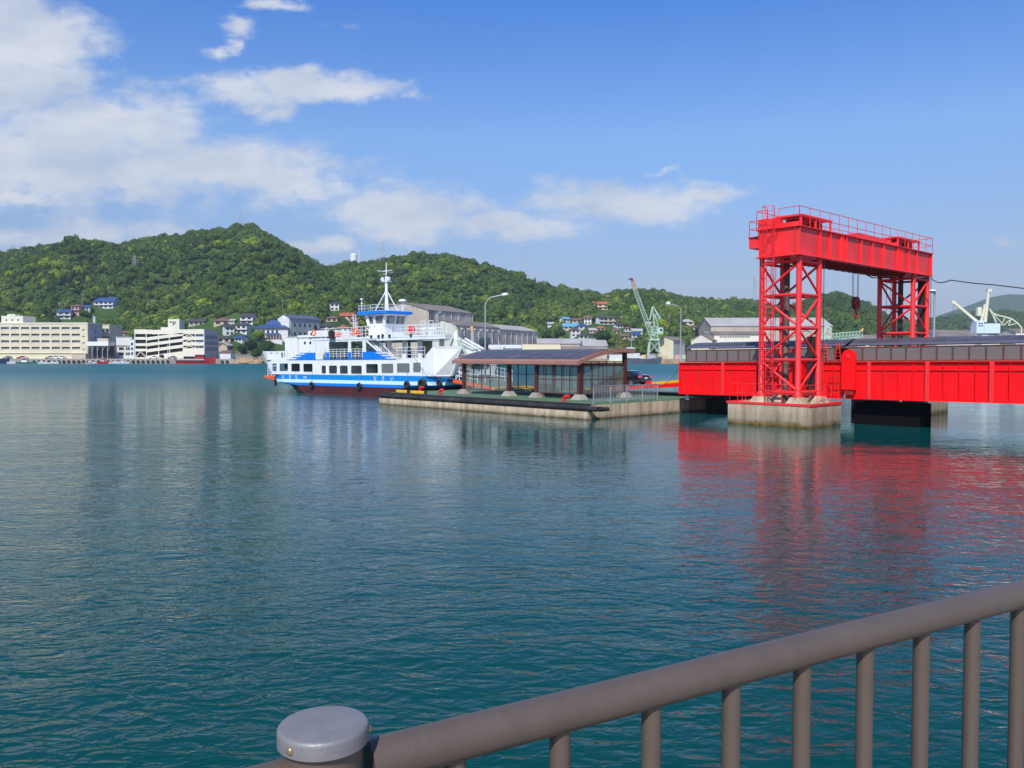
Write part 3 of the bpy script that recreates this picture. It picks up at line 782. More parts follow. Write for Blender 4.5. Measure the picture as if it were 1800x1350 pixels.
def glazing(p, q, cols, z0, z1, mat_='brown_frame'):
    p, q = Vector((*p, 0)), Vector((*q, 0)); d = q - p
    f = MB()
    for i in range(cols + 1):
        a = p + d * (i / cols); f.bar(a + Vector((0, 0, z0)), a + Vector((0, 0, z1)), .065)
    for zz in (z0, (z0 + z1) / 2 + .03, z1):
        for i in range(cols):
            a = p + d * (i / cols); b = p + d * ((i + 1) / cols); e = d.normalized() * .034
            f.bar(a + e + Vector((0, 0, zz)), b - e + Vector((0, 0, zz)), .055)
    fo = f.build('glass_wall_frame', mat_, t)
    g = MB(); nrm = Vector((-d.y, d.x, 0)).normalized() * .004
    a, b = p + Vector((0, 0, z0)), q + Vector((0, 0, z0)); h = Vector((0, 0, z1 - z0))
    g.loft([[a - nrm, a + nrm, a + nrm + h, a - nrm + h], [b - nrm, b + nrm, b + nrm + h, b - nrm + h]]); g.build('pane', 'shelter_glass', fo)
Z0, Z1 = .38, 2.28
glazing((PX[0] + .14, 3.75), (PX[1] - .14, 3.75), 5, Z0, Z1)
glazing((PX[2] + .14, 3.75), (PX[3] - .14, 3.75), 5, Z0, Z1)
glazing((PX[1] + .14, 8.6), (PX[2] - .14, 8.6), 3, Z0, 2.6)
glazing((PX[0] + .14, 8.6), (PX[1] - .14, 8.6), 5, Z0, 2.6)
glazing((PX[2] + .14, 8.6), (PX[3] - .14, 8.6), 5, Z0, 2.6)
glazing((PX[3], 3.92), (PX[3], 8.46), 4, Z0, 2.34)
def bench(x, y, rz, label):
    b = empty('bench', H(x, y, .95), TH + rz, label=label, cat='bench', group='wooden benches in the shelter')
    m = MB()
    for k in range(4): m.box((-.85, -.21 + k * .11, .41), (.85, -.12 + k * .11, .45))
    m.build('seat', 'wood_seat', b)
    m = MB()
    for k in range(8): m.box((-.82 + k * .22, .24, .45), (-.72 + k * .22, .28, .86))
    m.box((-.85, .235, .80), (.85, .285, .88)); m.build('backrest', 'wood', b)
    for xx in (-.75, 0, .75):
        m = MB(); m.box((xx - .04, -.22, 0), (xx + .04, -.14, .41)); m.box((xx - .04, .16, 0), (xx + .04, .24, .41)); m.box((xx - .035, -.14, .16), (xx + .035, .16, .22)); m.build('leg', 'wood', b)
bench(-10.6, 6.3, 0, 'dark wooden bench with yellow seat in the open middle bay of the shelter')
bench(-6.0, 7.6, 0, 'dark wooden bench in the right hand bay of the shelter behind the guard rail')

# ---- guard rail on the pontoon corner
t = harbour('guard_rail', -.4, .8, .95, label='grey galvanised guard rail on the right edge of the pontoon', cat='railing')
m = MB(); m.tube((0, -.05, 1.08), (0, 6.65, 1.08), .035); m.tube((0, .03, .12), (0, 6.57, .12), .02); m.build('top_rail', 'galv', t)
for k in range(5): m = MB(); m.tube((0, k * 1.65, 0), (0, k * 1.65, 1.05), .04); m.lathe([(.09, 0), (.09, .02), (.04, .03)], (0, k * 1.65, 0), 8); m.build('post', 'galv', t)
m = MB()
for k in range(4):
    for j in range(1, 11): m.tube((0, k * 1.65 + j * .15, .13), (0, k * 1.65 + j * .15, 1.05), .013, 6)
m.build('balusters', 'galv', t); 
for o in t.children:
    if o.name.startswith('balusters'): o.name = 'infill_grille'

# ---- street lamps
def street_lamp(loc, rz, h, reach, r, label, disc=False):
    t = empty('street_lamp', loc, rz, label=label, cat='street lamp', group='street lamps of the ferry pier')
    m = MB(); m.lathe([(r * 2.2, 0), (r * 2.2, .04), (r * 1.5, .05), (r * 1.4, .9), (r, 1.0), (r * .85, h - reach * .62)], n=12); m.build('pole', 'lamp_grey', t, smooth=True)
    if disc:
        m = MB(); m.tube((0, 0, h - reach * .62), (0, 0, h - .12), r * .85, 10); m.tube((0, 0, h - .14), (-.3, 0, h - .05), r * .6); m.build('arm', 'lamp_grey', t)
        m = MB(); m.lathe([(.05, -.14), (.34, -.08), (.42, 0), (.36, .10), (.15, .17), (.02, .18)], (-.30, 0, h), 20); m.build('lamp_housing', 'lamp_head', t, smooth=True); return t
    pts = [(0, 0, h - reach * .62)]
    for i in range(1, 8):
        a = math.pi / 2 * i / 8; pts.append((reach * .42 * (1 - math.cos(a)), 0, h - reach * .62 + reach * .50 * math.sin(a)))
    pts.append((reach * .9, 0, h - .03))
    m = MB(); m.poly_tube(pts, [r * .85] * 3 + [r * .75] * (len(pts) - 3), 10); m.build('arm', 'lamp_grey', t, smooth=True)
    m = MB(); m.poly_tube([(reach * .84, 0, h - .04), (reach * .92, 0, h - .01), (reach * 1.08, 0, h + .03), (reach * 1.20, 0, h + .02)], [.05, .15, .17, .05], 10); m.build('lamp_housing', 'lamp_head', t, smooth=True)
    return t
lx, lz = hx(853, 560, 10.7)
street_lamp(H(lx, 10.7, .95), R(2), 8.55, 1.75, .075, 'tall curved grey street lamp rising behind the glass shelter on the pontoon')
lx, lz = hx(1197, 560, 18.7)
street_lamp(H(lx, 18.7, .95), R(180), 7.35, 1.05, .05, 'thin curved street lamp at the left end of the red bridge')
p = at_Y(1643, 512, 74); street_lamp((p.x, 74, .3), 0, p.z - .3, 1.0, .10, 'straight grey lamp with a round head right of the far gantry tower', disc=True)

# ---- linkspan bridge
ZG = lambda x: 1.37 + .0095 * (x - .68)
def sbox(mb, x0, x1, y0, y1, a, b, mi=None):
    """box between heights a and b above the sloping girder soffit"""
    mb.loft([[(x0, y0, ZG(x0) + a), (x0, y1, ZG(x0) + a), (x0, y1, ZG(x0) + b), (x0, y0, ZG(x0) + b)], [(x1, y0, ZG(x1) + a), (x1, y1, ZG(x1) + a), (x1, y1, ZG(x1) + b), (x1, y0, ZG(x1) + b)]], mi)
t = harbour('ferry_bridge', 0, 0, label='long bright red plate girder bridge leading from the pontoon to the land on the right', cat='bridge')
BY0, BY1 = 8.6, 17.6
SP = [(.68, 12.15), (12.30, 46)]
for k, (a, b) in enumerate(SP):
    for yy, s in ((BY0, -1), (BY1, 1)):
        m = MB(); sbox(m, a, b, yy - .02, yy + .02, .03, 2.12)
        sbox(m, a, b, yy - .17, yy + .17, 0, .028); sbox(m, a, b, yy - .17, yy + .17, 2.122, 2.15)
        m.build('girder', 'red_girder', t)
    m = MB(); wide = [4.1, 7.6, 10.9] if k == 0 else [13.73 + 3.17 * i for i in range(11)]
    x = a + .1; thin = []
    xs = [4.1 + .83 * i for i in range(-4, 10)] if k == 0 else [13.73 - .79 + .792 * i for i in range(0, 42)]
    for x in xs:
        if x < a + .1 or x > b - .1: continue
        if any(abs(x - w_) < .2 for w_ in wide): continue
        if x > 31: break
        m = MB(); sbox(m, x - .012, x + .012, BY0 - .13, BY0 - .022, .03, 2.00); m.build('web_rib', 'red_girder', t)
    for w_ in wide:
        m = MB(); sbox(m, w_ - .02, w_ + .02, BY0 - .165, BY0 - .022, .03, 2.12); sbox(m, w_ - .11, w_ + .11, BY0 - .195, BY0 - .168, .0, 2.15); m.build('web_stiffener', 'red_paint', t)
    m = MB(); sbox(m, a + .02, b - .02, BY0 - .085, BY0 - .023, 1.66, 1.69); m.build('long_stiffener', 'red_girder', t)
    m = MB(); sbox(m, a, b, BY0 + .2, BY1 - .2, .9, 1.15)
    x = a + .6
    while x < b: sbox(m, x, x + .06, BY0 + .03, BY1 - .03, .1, .9); x += 2.4
    m.build('deck', 'steel_dark', t)
for o in t.children:
    if o.name.startswith('stiffeners'): o.name = 'rib_row'
m = MB(); sbox(m, .62, .66, BY0 - .18, BY1 + .1, .0, 2.15); m.build('end_plate', 'red_girder', t)
m = MB(); m.box((1.0, BY0 + .1, .98), (1.25, BY0 + .35, 1.33)); m.build('bearing', 'galv', t)
# hinge between the two spans
m = MB(); cx, r_ = 12.62, .40; zc = 3.95
pr = [(cx - r_, ZG(12) + .55), (cx + r_, ZG(12) + .55)] + [(cx + r_ * math.cos(a * math.pi / 10), zc + r_ * math.sin(a * math.pi / 10)) for a in range(11)]
m.prism(pr, 1, BY0 - .42, BY0 - .20); m.build('hinge_plate', 'red_girder', t)
m = MB(); m.tube((cx, BY0 - .46, zc), (cx, BY0 - .42, zc), .14, 14); m.tube((cx, BY0 - .48, zc), (cx, BY0 - .46, zc), .07, 10); m.build('hinge_pin', 'red_paint', t)
m = MB(); m.box((cx - .28, BY0 - .36, ZG(12) + .25), (cx + .28, BY0 - .2, ZG(12) + .54)); m.build('hinge_foot', 'red_dark', t)
for xx in (11.05, 11.85):
    m = MB()
    for s in (-.20, .20): m.bar((xx + s, BY0 - .1, 3.62), (xx + s * .25, BY0 - .1, 4.72), .045)
    for j in range(5): w_ = .19 - .03 * j; m.bar((xx - w_, BY0 - .1, 3.75 + j * .21), (xx + w_, BY0 - .1, 3.75 + j * .21), .03)
    m.build('trestle', 'red_paint', t)
m = MB(); m.rail([(11.4, BY0 - .3, 1.5), (12.15, BY0 - .3, 1.5)], 1.2, .02, 2, .7); m.build('hinge_guard', 'red_dark', t)
# covered walkway on the near side of the deck
WY0, WY1 = BY0 + .22, BY0 + 2.9
def wz(x): return ZG(x) + 2.16
def warc(y):
    s = (y - WY0) / (WY1 - WY0); return .86 + .46 * math.sin(math.pi * (.06 + .88 * s)) ** .8
for (a, b) in ((.95, 12.10), (12.35, 46)):
    m = MB(); nn = 10; yy = [WY0 - .06 + (WY1 - WY0 + .12) * i / nn for i in range(nn + 1)]
    ya = [(y, warc(min(max(y, WY0), WY1))) for y in yy]; ring = ya + [(y, z - .05) for y, z in reversed(ya)]
    m.loft([[(xx, y, wz(xx) + z) for y, z in ring] for xx in (a, b)]); m.build('walkway_roof', 'solar_frame', t)
    m = MB(); x = a + .05
    while x < b - .5:
        e = min(x + 1.55, b - .02)
        for i in range(1, nn - 1): m.loft([[(x, yy[i], wz(x) + ya[i][1] + .012), (e, yy[i], wz(e) + ya[i][1] + .012), (e, yy[i], wz(e) + ya[i][1] + .03), (x, yy[i], wz(x) + ya[i][1] + .03)], [(x, yy[i + 1], wz(x) + ya[i + 1][1] + .012), (e, yy[i + 1], wz(e) + ya[i + 1][1] + .012), (e, yy[i + 1], wz(e) + ya[i + 1][1] + .03), (x, yy[i + 1], wz(x) + ya[i + 1][1] + .03)]])
        x += 1.62
    m.build('roof_sheets', 'solar', t)
    x0 = a; xs = []
    x = a
    while x < b + .01: xs.append(x); x += .812
    for yv in (WY0, WY1):
        m = MB()
        for x in xs: m.bar((x, yv, wz(x) + .02), (x, yv, wz(x) + .84), .075, .07)
        for zz in (.05, .82): m.bar((a, yv, wz(a) + zz), (b, yv, wz(b) + zz), .06, .06)
        m.build('mullions', 'brown_frame', t)
        for x, e in zip(xs[:-1], xs[1:]):
            if yv == WY0 and x < 24:
                m = MB(); m.loft([[(x + .045, yv - .01, wz(x) + .085), (x + .045, yv + .01, wz(x) + .085), (x + .045, yv + .01, wz(x) + .785), (x + .045, yv - .01, wz(x) + .785)], [(e - .045, yv - .01, wz(e) + .085), (e - .045, yv + .01, wz(e) + .085), (e - .045, yv + .01, wz(e) + .785), (e - .045, yv - .01, wz(e) + .785)]])
                m.build('side_panel', 'smoke_panel', t)
        if yv == WY1 or b > 24:
            s0 = a if yv == WY1 else 24.2
            m = MB(); m.loft([[(s0, yv - .01, wz(s0) + .085), (s0, yv + .01, wz(s0) + .085), (s0, yv + .01, wz(s0) + .785), (s0, yv - .01, wz(s0) + .785)], [(b, yv - .01, wz(b) + .085), (b, yv + .01, wz(b) + .085), (b, yv + .01, wz(b) + .785), (b, yv - .01, wz(b) + .785)]])
            m.build('side_panel', 'smoke_panel', t)
for o in t.children:
    if o.name.startswith('roof_sheets'): o.name = 'roof_cladding'
    if o.name.startswith('mullions'): o.name = 'side_frame'
# apron down to the pontoon deck
AZ = lambda x: .98 + max(0, x + 13) * .094
m = MB()
for y0, y1, dz, mi in ((12.2, 17.4, 0, 0),):
    m.loft([[(-13.2, y0, .955), (-13.2, y1, .955), (-13.2, y1, .985), (-13.2, y0, .985)], [(.6, y0, AZ(.6) - .38), (.6, y1, AZ(.6) - .38), (.6, y1, AZ(.6)), (.6, y0, AZ(.6))]], 0)
m.build('apron', 'red_girder', t)
m = MB(); m.loft([[(-13, 12.35, .99), (-13, 17.2, .99), (-13, 17.2, 1.0), (-13, 12.35, 1.0)], [(.5, 12.35, AZ(.5) + .006), (.5, 17.2, AZ(.5) + .006), (.5, 17.2, AZ(.5) + .016), (.5, 12.35, AZ(.5) + .016)]]); m.build('apron_road', 'quay_concrete', t)
for (xa, xb) in ((-11.5, -7.2), (-4.6, -1.2)):
    m = MB(); m.bar((xa, 12.27, AZ(xa) + .10), (xb, 12.27, AZ(xb) + .10), .13, .2); m.build('apron_kerb', 'yellow_paint', t)
for xx in (-9.9, -4.8):
    m = MB(); m.tube((xx, 12.0, AZ(xx) + .05), (xx, 12.19, AZ(xx) + .05), .28, 14); m.build('apron_hinge', 'red_bollard', t)
# chain
c0, c1 = hx(1195, 643, 8.5), hx(1150, 674, 10.4)
t = empty('mooring_chain', H(c0[0], 8.5, c0[1]), TH, label='thin grey chain slung from the bridge end down to the pontoon', cat='chain')
m = MB(); A_, B_ = Vector((0, 0, 0)), Vector((c1[0] - c0[0], 1.9, c1[1] - c0[1])); NN = 44
for i in range(NN):
    s = i / NN; e = (i + 1.25) / NN
    P, Q = A_.lerp(B_, s), A_.lerp(B_, e); P.z -= .55 * math.sin(s * math.pi); Q.z -= .55 * math.sin(min(e, 1) * math.pi)
    m.bar(P, Q, .05 if i % 2 else .02, .02 if i % 2 else .05)
m.build('links', 'galv', t)
for o in t.children: o.name = 'link_run'

# ---- concrete piers
t = harbour('concrete_pier', 0, 0, label='weathered concrete pier with red edge under the near gantry tower', cat='pier')
X0, X1, Y0, Y1 = 7.25, 12.45, 4.05, 7.75
m = MB(); m.bev((X0, Y0, -1.5), (X1, Y1, 1.27), .06); m.build('block', 'pier_concrete', t)
m = MB()
for (a, b) in (((X0 - .04, Y0 - .04, 1.20), (X1 + .04, Y0 - .002, 1.33)), ((X0 - .04, Y1 + .002, 1.20), (X1 + .04, Y1 + .04, 1.33)), ((X0 - .04, Y0, 1.20), (X0 - .002, Y1, 1.33)), ((X1 + .002, Y0, 1.20), (X1 + .04, Y1, 1.33))): m.box(a, b)
m.build('edge_strip', 'red_paint', t)
m = MB(); m.rail([(X0 + .1, Y1 - .15, 1.27), (X0 + .1, Y0 + .1, 1.27), (X1 - .1, Y0 + .1, 1.27), (X1 - .1, Y1 - .15, 1.27)], 1.1, .018, 1, .9); m.build('railing', 'red_paint', t)
def pedestal(m, x, y, z0=1.272, z1=1.66):
    m.loft([[(x - .52, y - .52, z0), (x + .52, y - .52, z0), (x + .52, y + .52, z0), (x - .52, y + .52, z0)], [(x - .30, y - .30, z1), (x + .30, y - .30, z1), (x + .30, y + .30, z1), (x - .30, y + .30, z1)]])
LX, NY, FY = (9.17, 11.45), (4.55, 6.86), (20.25, 22.70)
for x in LX:
    for y in NY: m = MB(); pedestal(m, x, y); m.build('pedestal', 'pier_concrete', t)
t = harbour('concrete_pier', 0, 0, label='concrete pier of the far gantry tower seen below the bridge', cat='pier')
m = MB(); m.bev((7.6, 19.4, -1.5), (12.6, 23.8, 1.27), .06); m.build('block', 'pier_concrete', t)
for x in LX:
    for y in FY: m = MB(); pedestal(m, x, y); m.build('pedestal', 'pier_concrete', t)
t = harbour('bridge_pier', 0, 0, label='black fendered pier block carrying the bridge hinge', cat='pier')
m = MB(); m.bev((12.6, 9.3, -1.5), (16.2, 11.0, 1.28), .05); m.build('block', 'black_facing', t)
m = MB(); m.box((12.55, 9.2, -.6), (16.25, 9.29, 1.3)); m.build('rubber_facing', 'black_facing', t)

# ---- lifting gantry
t = harbour('lifting_gantry', 0, 0, label='tall red steel lifting gantry with two lattice towers and a box beam over the bridge', cat='gantry')
LV = [1.92, 3.75, 5.56, 7.42, 9.28]
for k, YY in enumerate((NY, FY)):
    cs = [(LX[0], YY[0]), (LX[1], YY[0]), (LX[1], YY[1]), (LX[0], YY[1])]
    for x, y in cs:
        m = MB(); m.lathe([(.30, 1.66), (.30, 1.72), (.155, 1.98), (.155, 9.55)], (x, y, 0), 16)
        for a in range(4):
            u = a * math.pi / 2 + math.pi / 4; m.bar((x + .15 * math.cos(u), y + .15 * math.sin(u), 1.74), (x + .27 * math.cos(u), y + .27 * math.sin(u), 1.74), .02, .1)
        m.build('leg', 'red_paint', t, smooth=True)
    for li, z in enumerate(LV):
        for i in range(4):
            p, q = cs[i], cs[(i + 1) % 4]; m = MB(); m.tube((*p, z), (*q, z), .085 if li else .11, 10); m.build('horizontal_brace', 'red_paint', t, smooth=True)
            if li < 4:
                up = (i + li) % 2 == 0     # zigzag up each face
                if i in (1, 2): up = not up if i == 1 else up
                if (k == 0 and i == 0) or (k == 1 and i == 1): up = not up
                a, b = (p, q) if up else (q, p)
                m = MB(); m.tube((*a, z + .08), (*b, LV[li + 1] - .08), .07, 10); m.build('diagonal_brace', 'red_paint', t, smooth=True)
    # guide column and counterweight inside
    gx, gy = LX[0] + 1.05, (YY[0] + YY[1]) / 2 - .25
    m = MB(); m.tube((gx, gy, 1.3), (gx, gy, 9.55), .17, 14); m.build('guide_column', 'rusty' if k == 0 else 'steel_dark', t, smooth=True)
    m = MB(); m.box((LX[1] - .55, YY[1] - .25, 1.9), (LX[1] - .15, YY[1] + .1, 5.1 if k == 0 else 9.5)); m.build('counterweight', 'steel_dark', t)
    m = MB(); m.box((gx - .45, YY[1] - .55 if k == 0 else YY[0] + .2, 2.0), (gx + .55, YY[1] + .3 if k == 0 else YY[0] + .5, 3.75)); m.build('lifting_bracket', 'red_girder', t)
    m = MB()
    for dx, dy in ((.25, .55), (.55, .55), (1.0, .75), (1.3, .75)): m.tube((LX[0] + dx, YY[0] + dy, 2.0 if k == 0 else 4.9), (LX[0] + dx, YY[0] + dy, 9.6), .014, 5)
    m.tube((LX[1] + .12, YY[1] + .35, 1.9), (LX[1] + .12, YY[1] + .35, 9.55), .022, 6); m.build('wire_rope', 'steel_dark', t)
# box beam
GX0, GX1, GY0, GY1, GZ0, GZ1 = 9.12, 11.62, 4.15, 22.86, 9.56, 11.18
m = MB(); m.box((GX0 + .03, GY0 + .03, GZ0 + .05), (GX1 - .03, GY1 - .03, GZ1 - .05)); m.build('box_beam', 'red_paint', t)
m = MB(); m.box((GX0 - .12, GY0 - .12, GZ1 - .048), (GX1 + .12, GY1 + .12, GZ1)); m.build('top_flange', 'red_paint', t)
m = MB()
for y0, y1 in ((GY0 - .12, GY0 + 3.2), (GY1 - 3.4, GY1 + .12)): m.box((GX0 - .12, y0, GZ0), (GX1 + .12, y1, GZ0 + .048))
for x0, x1 in ((GX0 - .12, GX0 + .3), (GX1 - .3, GX1 + .12)): m.box((x0, GY0 + 3.21, GZ0 + .001), (x1, GY1 - 3.41, GZ0 + .048))
m.build('bottom_flange', 'red_paint', t)
m = MB(); y = GY0 + 3.4
while y < GY1 - 3.4: m.box((GX0 + .31, y, GZ0 - .12), (GX1 - .31, y + .08, GZ0 + .04)); y += .9
m.box((GX0 + .8, GY0 + 3.3, GZ0 - .10), (GX0 + .95, GY1 - 3.5, GZ0 - .125 + .0)); m.build('soffit_ribs', 'red_dark', t)
for o in t.children:
    if o.name.startswith('soffit_ribs'): o.name = 'soffit_grating'
for y in (4.15, 6.5, 7.72, 9.05, 9.3, 9.75, 11.75, 13.33, 14.95, 17.1, 17.4, 17.75, 18.9, 20.25, 22.8):
    m = MB(); m.box((GX1 - .028, y, GZ0 + .05), (GX1 + .10, y + .03, GZ1 - .05)); m.build('web_stiffener', 'red_paint', t)
m = MB(); m.box((GX1 - .20, GY0 - .10, GZ0 + .05), (GX1 - .17, GY0 + .028, GZ1 - .05)); m.box((GX0 + .1, GY0 - .10, GZ0 + .05), (GX0 + .13, GY0 + .028, GZ1 - .05)); m.build('web_stiffener', 'red_paint', t)
# side platform
m = MB(); m.box((8.38, 4.4, 10.2), (8.44, 7.4, 10.82)); m.box((8.44, 4.4, 10.2), (9.11, 4.46, 10.82)); m.box((8.44, 7.34, 10.2), (9.11, 7.4, 10.82)); m.box((8.32, 4.32, 10.821), (9.11, 7.45, 10.86)); m.box((8.44, 4.46, 10.21), (9.11, 7.34, 10.26))
m.build('side_platform', 'red_paint', t)
m = MB(); m.rail([(8.98, 4.4, 10.86), (8.4, 4.4, 10.86), (8.4, 7.35, 10.86), (8.98, 7.35, 10.86)], .9, .02, 1, 1.0); m.build('platform_railing', 'red_paint', t)
m = MB(); e = .02
m.rail([(9.75, GY0 - .06, GZ1), (GX0 - .06, GY0 - .06, GZ1), (GX0 - .06, GY1 + .06, GZ1), (GX1 + .06, GY1 + .06, GZ1), (GX1 + .06, GY0 - .06, GZ1), (10.45, GY0 - .06, GZ1)], 1.05, .022, 1, 1.15)
m.build('beam_railing', 'red_paint', t)
# winches
for y0 in (5.2, 18.3):
    w_ = MB(); x0, x1, y1 = 9.7, 11.2, y0 + 3.6
    for xx in (x0, x1 - .1):
        for yy in (y0, y0 + 1.7, y1 - .1): w_.box((xx, yy, GZ1 + .002), (xx + .1, yy + .1, GZ1 + .72))
    w_.box((x0 - .05, y0 - .1, GZ1 + .722), (x1 + .05, y1 + .05, GZ1 + .80)); w_.box((x0 + .1, y0 + .02, GZ1 + .02), (x1 - .1, y0 + .08, GZ1 + .42)); wo = w_.build('winch_frame', 'red_paint', t)
    d_ = MB(); d_.tube((x0 + .2, y0 + .8, GZ1 + .36), (x1 - .2, y0 + .8, GZ1 + .36), .30, 14); d_.tube((x0 + .2, y0 + 2.6, GZ1 + .36), (x1 - .2, y0 + 2.6, GZ1 + .36), .30, 14); d_.build('drum', 'red_dark', wo)
    d_ = MB(); d_.bev((x0 + .3, y0 + 1.35, GZ1 + .01), (x0 + .8, y0 + 2.0, GZ1 + .5), .05); d_.build('motor', 'red_girder', wo)
m = MB(); m.loft([[(9.7, 10.2, GZ1 + .002), (11.2, 10.2, GZ1 + .002), (11.2, 10.4, GZ1 + .05), (9.7, 10.4, GZ1 + .05)], [(9.7, 12.4, GZ1 + .002), (11.2, 12.4, GZ1 + .002), (11.2, 12.4, GZ1 + .46), (9.7, 12.4, GZ1 + .46)], [(9.7, 17.2, GZ1 + .002), (11.2, 17.2, GZ1 + .002), (11.2, 17.2, GZ1 + .42), (9.7, 17.2, GZ1 + .42)]]); m.build('shaft_cover', 'red_paint', t)
m = MB(); m.bev((9.05, 4.3, GZ1 + .002), (10.0, 5.4, GZ1 + .62), .03); m.build('control_box', 'red_paint', t)
# ladder with safety hoops
m = MB(); ly = GY0 - .42
for xx in (9.92, 10.38): m.bar((xx, ly, 1.7), (xx, ly, 12.25), .05, .03)
z = 1.9
while z < 12.2: m.tube((9.92, ly, z), (10.38, ly, z), .014, 5); z += .3
for z in (3.75, 5.56, 7.42, 9.3, 10.9): m.bar((9.95, ly, z), (9.95, GY0 + .02, z), .04); m.bar((10.35, ly, z), (10.35, GY0 + .02, z), .04)
m.build('ladder', 'red_paint', t)
m = MB()
for i in range(12):
    z = 3.5 + i * .8; pts = [(9.92, ly, z), (9.82, ly - .35, z), (10.15, ly - .62, z), (10.48, ly - .35, z), (10.38, ly, z)]
    for a, b in zip(pts[:-1], pts[1:]): m.bar(a, b, .025, .03)
for xx, yy in ((9.82, ly - .35), (10.15, ly - .62), (10.48, ly - .35)): m.bar((xx, yy, 3.5), (xx, yy, 12.3), .022)
m.build('ladder_cage', 'red_paint', t)

# ---- hook block hanging from the beam
t = harbour('crane_hook', 10.3, 14.1, 9.5, label='red round hook block hanging on wire ropes from the middle of the gantry beam', cat='hook')
m = MB()
for yy in (-.62, -.40, .22, .42): m.tube((0, yy * .9, .05), (0, yy * .75, -1.95), .016, 5)
m.build('wire_rope', 'steel_dark', t)
m = MB(); m.tube((-.1, 0, -2.12), (.12, 0, -2.12), .42, 22); m.tube((.12, 0, -2.12), (.16, 0, -2.12), .1, 10); m.build('sheave', 'red_dark', t)
m = MB(); m.tube((0, 0, -2.5), (0, 0, -2.72), .07, 8); m.poly_tube([(0, 0, -2.68), (0, .17, -2.78), (0, .2, -2.95), (0, .05, -3.08), (0, -.12, -3.0), (0, -.17, -2.88)], [.07, .07, .075, .075, .06, .03], 8); m.build('hook', 'red_dark', t, smooth=True)
# ---- slack power cable
pts = [at_Y(x, y, Y) for x, y, Y in ((1636, 488, 57.3), (1641, 493, 57.1), (1650, 497, 57), (1660, 496, 56.5), (1672, 492.5, 56.1), (1690, 495, 55.5), (1712, 498, 55), (1745, 500.5, 54), (1800, 507, 52.5), (1900, 517, 50), (2050, 528, 47))]
t = empty('power_cable', pts[0], 0, label='black slack cable running off right from the end of the gantry beam', cat='cable')
m = MB(); m.poly_tube([p - pts[0] for p in pts], .035, 6); m.build('cable_run', 'rubber', t)
t = harbour('power_cable', 10.3, 15.2, 9.5, label='black cable drooping under the gantry beam left of the far tower', cat='cable')
m = MB(); m.poly_tube([(0, 0, 0), (0, .5, -.22), (0, 1.3, -.33), (0, 2.6, -.28), (0, 4.6, -.1)], .04, 6); m.build('cable_run', 'rubber', t)

# ---- black car driving down the apron
def make_car(name, loc, rot, body_mat, label, group=None, cat='car', detail=True):
    """car nose towards -x, wheels on z = 0"""
    t = empty(name, loc, 0, label=label, cat=cat, group=group, rot=rot)
    L2 = 2.3; m = MB()
    # side profile stations: x, half width, sill z, belt z
    st = [(-2.30, .62, .42, .60), (-2.22, .76, .30, .68), (-1.9, .86, .24, .76), (-1.3, .89, .22, .86), (-.6, .90, .22, .93), (.8, .90, .22, .96), (1.5, .90, .24, .98), (2.0, .86, .30, .97), (2.24, .78, .36, .90), (2.30, .66, .48, .80)]
    rings = []
    for x, w_, a, b in st: rings.append([(x, -w_ * .92, a), (x, w_ * .92, a), (x, w_, a + .14), (x, w_, b - .12), (x, w_ * .86, b), (x, 0, b + .02), (x, -w_ * .86, b), (x, -w_, b - .12), (x, -w_, a + .14)])
    m.loft(rings)
    m.build('body', body_mat, t, smooth=True)
    m = MB(); ro = []
    for x, w_, z in ((-1.02, .70, .925), (-.25, .60, 1.36), (.10, .60, 1.42), (.75, .59, 1.41), (1.25, .60, 1.30), (1.85, .68, .965)):
        ro.append([(x, -w_ - .12 * (1.42 - z), .90), (x, w_ + .12 * (1.42 - z), .90), (x, w_, z - .03), (x, w_ * .8, z), (x, -w_ * .8, z), (x, -w_, z - .03)])
    m.loft(ro); m.build('cabin_glass', 'car_glass', t, smooth=True)
    m = MB(); m.loft([[(x, -w_, z), (x, w_, z), (x, w_, z + .02), (x, -w_, z + .02)] for x, w_, z in ((-.30, .56, 1.375), (.10, .575, 1.425), (.75, .565, 1.415), (1.2, .55, 1.325))]); m.build('roof', body_mat, t)
    for x in (-1.45, 1.42):
        for s in (-1, 1):
            m = MB(); m.tube((x, s * .68, .32), (x, s * .905, .32), .32, 18); wo = m.build('wheel', 'tyre', t)
            if detail:
                m = MB(); m.tube((x, s * .906, .32), (x, s * .915, .32), .2, 12); m.build('rim', 'chrome', wo)
    if detail:
        for s in (-1, 1):
            m = MB(); m.bev((2.16, s * .50, .70), (2.315, s * .84, .86), .02); m.build('tail_light', 'tail_red', t)
            m = MB(); m.bev((-2.26, s * .45, .54), (-2.10, s * .80, .66), .02); m.build('headlight', 'lamp_head', t)
            m = MB(); m.bev((-.78, s * .90, .93), (-.60, s * 1.06, 1.05), .03); m.build('mirror', body_mat, t)
        m = MB(); m.box((2.302, -.17, .60), (2.32, .17, .72)); m.build('number_plate', 'plate_white', t)
        m = MB(); m.bev((2.25, -.72, .40), (2.36, .72, .52), .02); m.build('bumper', body_mat, t)
    return t
slope = math.atan(.094)
xc = -11.2 + .0
t = make_car('parked_car', H(xc + 1.1, 15.7, AZ(xc + 1.1) + .02), None, 'car_black', 'black saloon car with pink tail lights on the ramp between bridge and pontoon')
t.rotation_euler = (Matrix.Rotation(TH, 3, 'Z') @ Matrix.Rotation(-slope, 3, 'Y')).to_euler()
t.name = 'car'

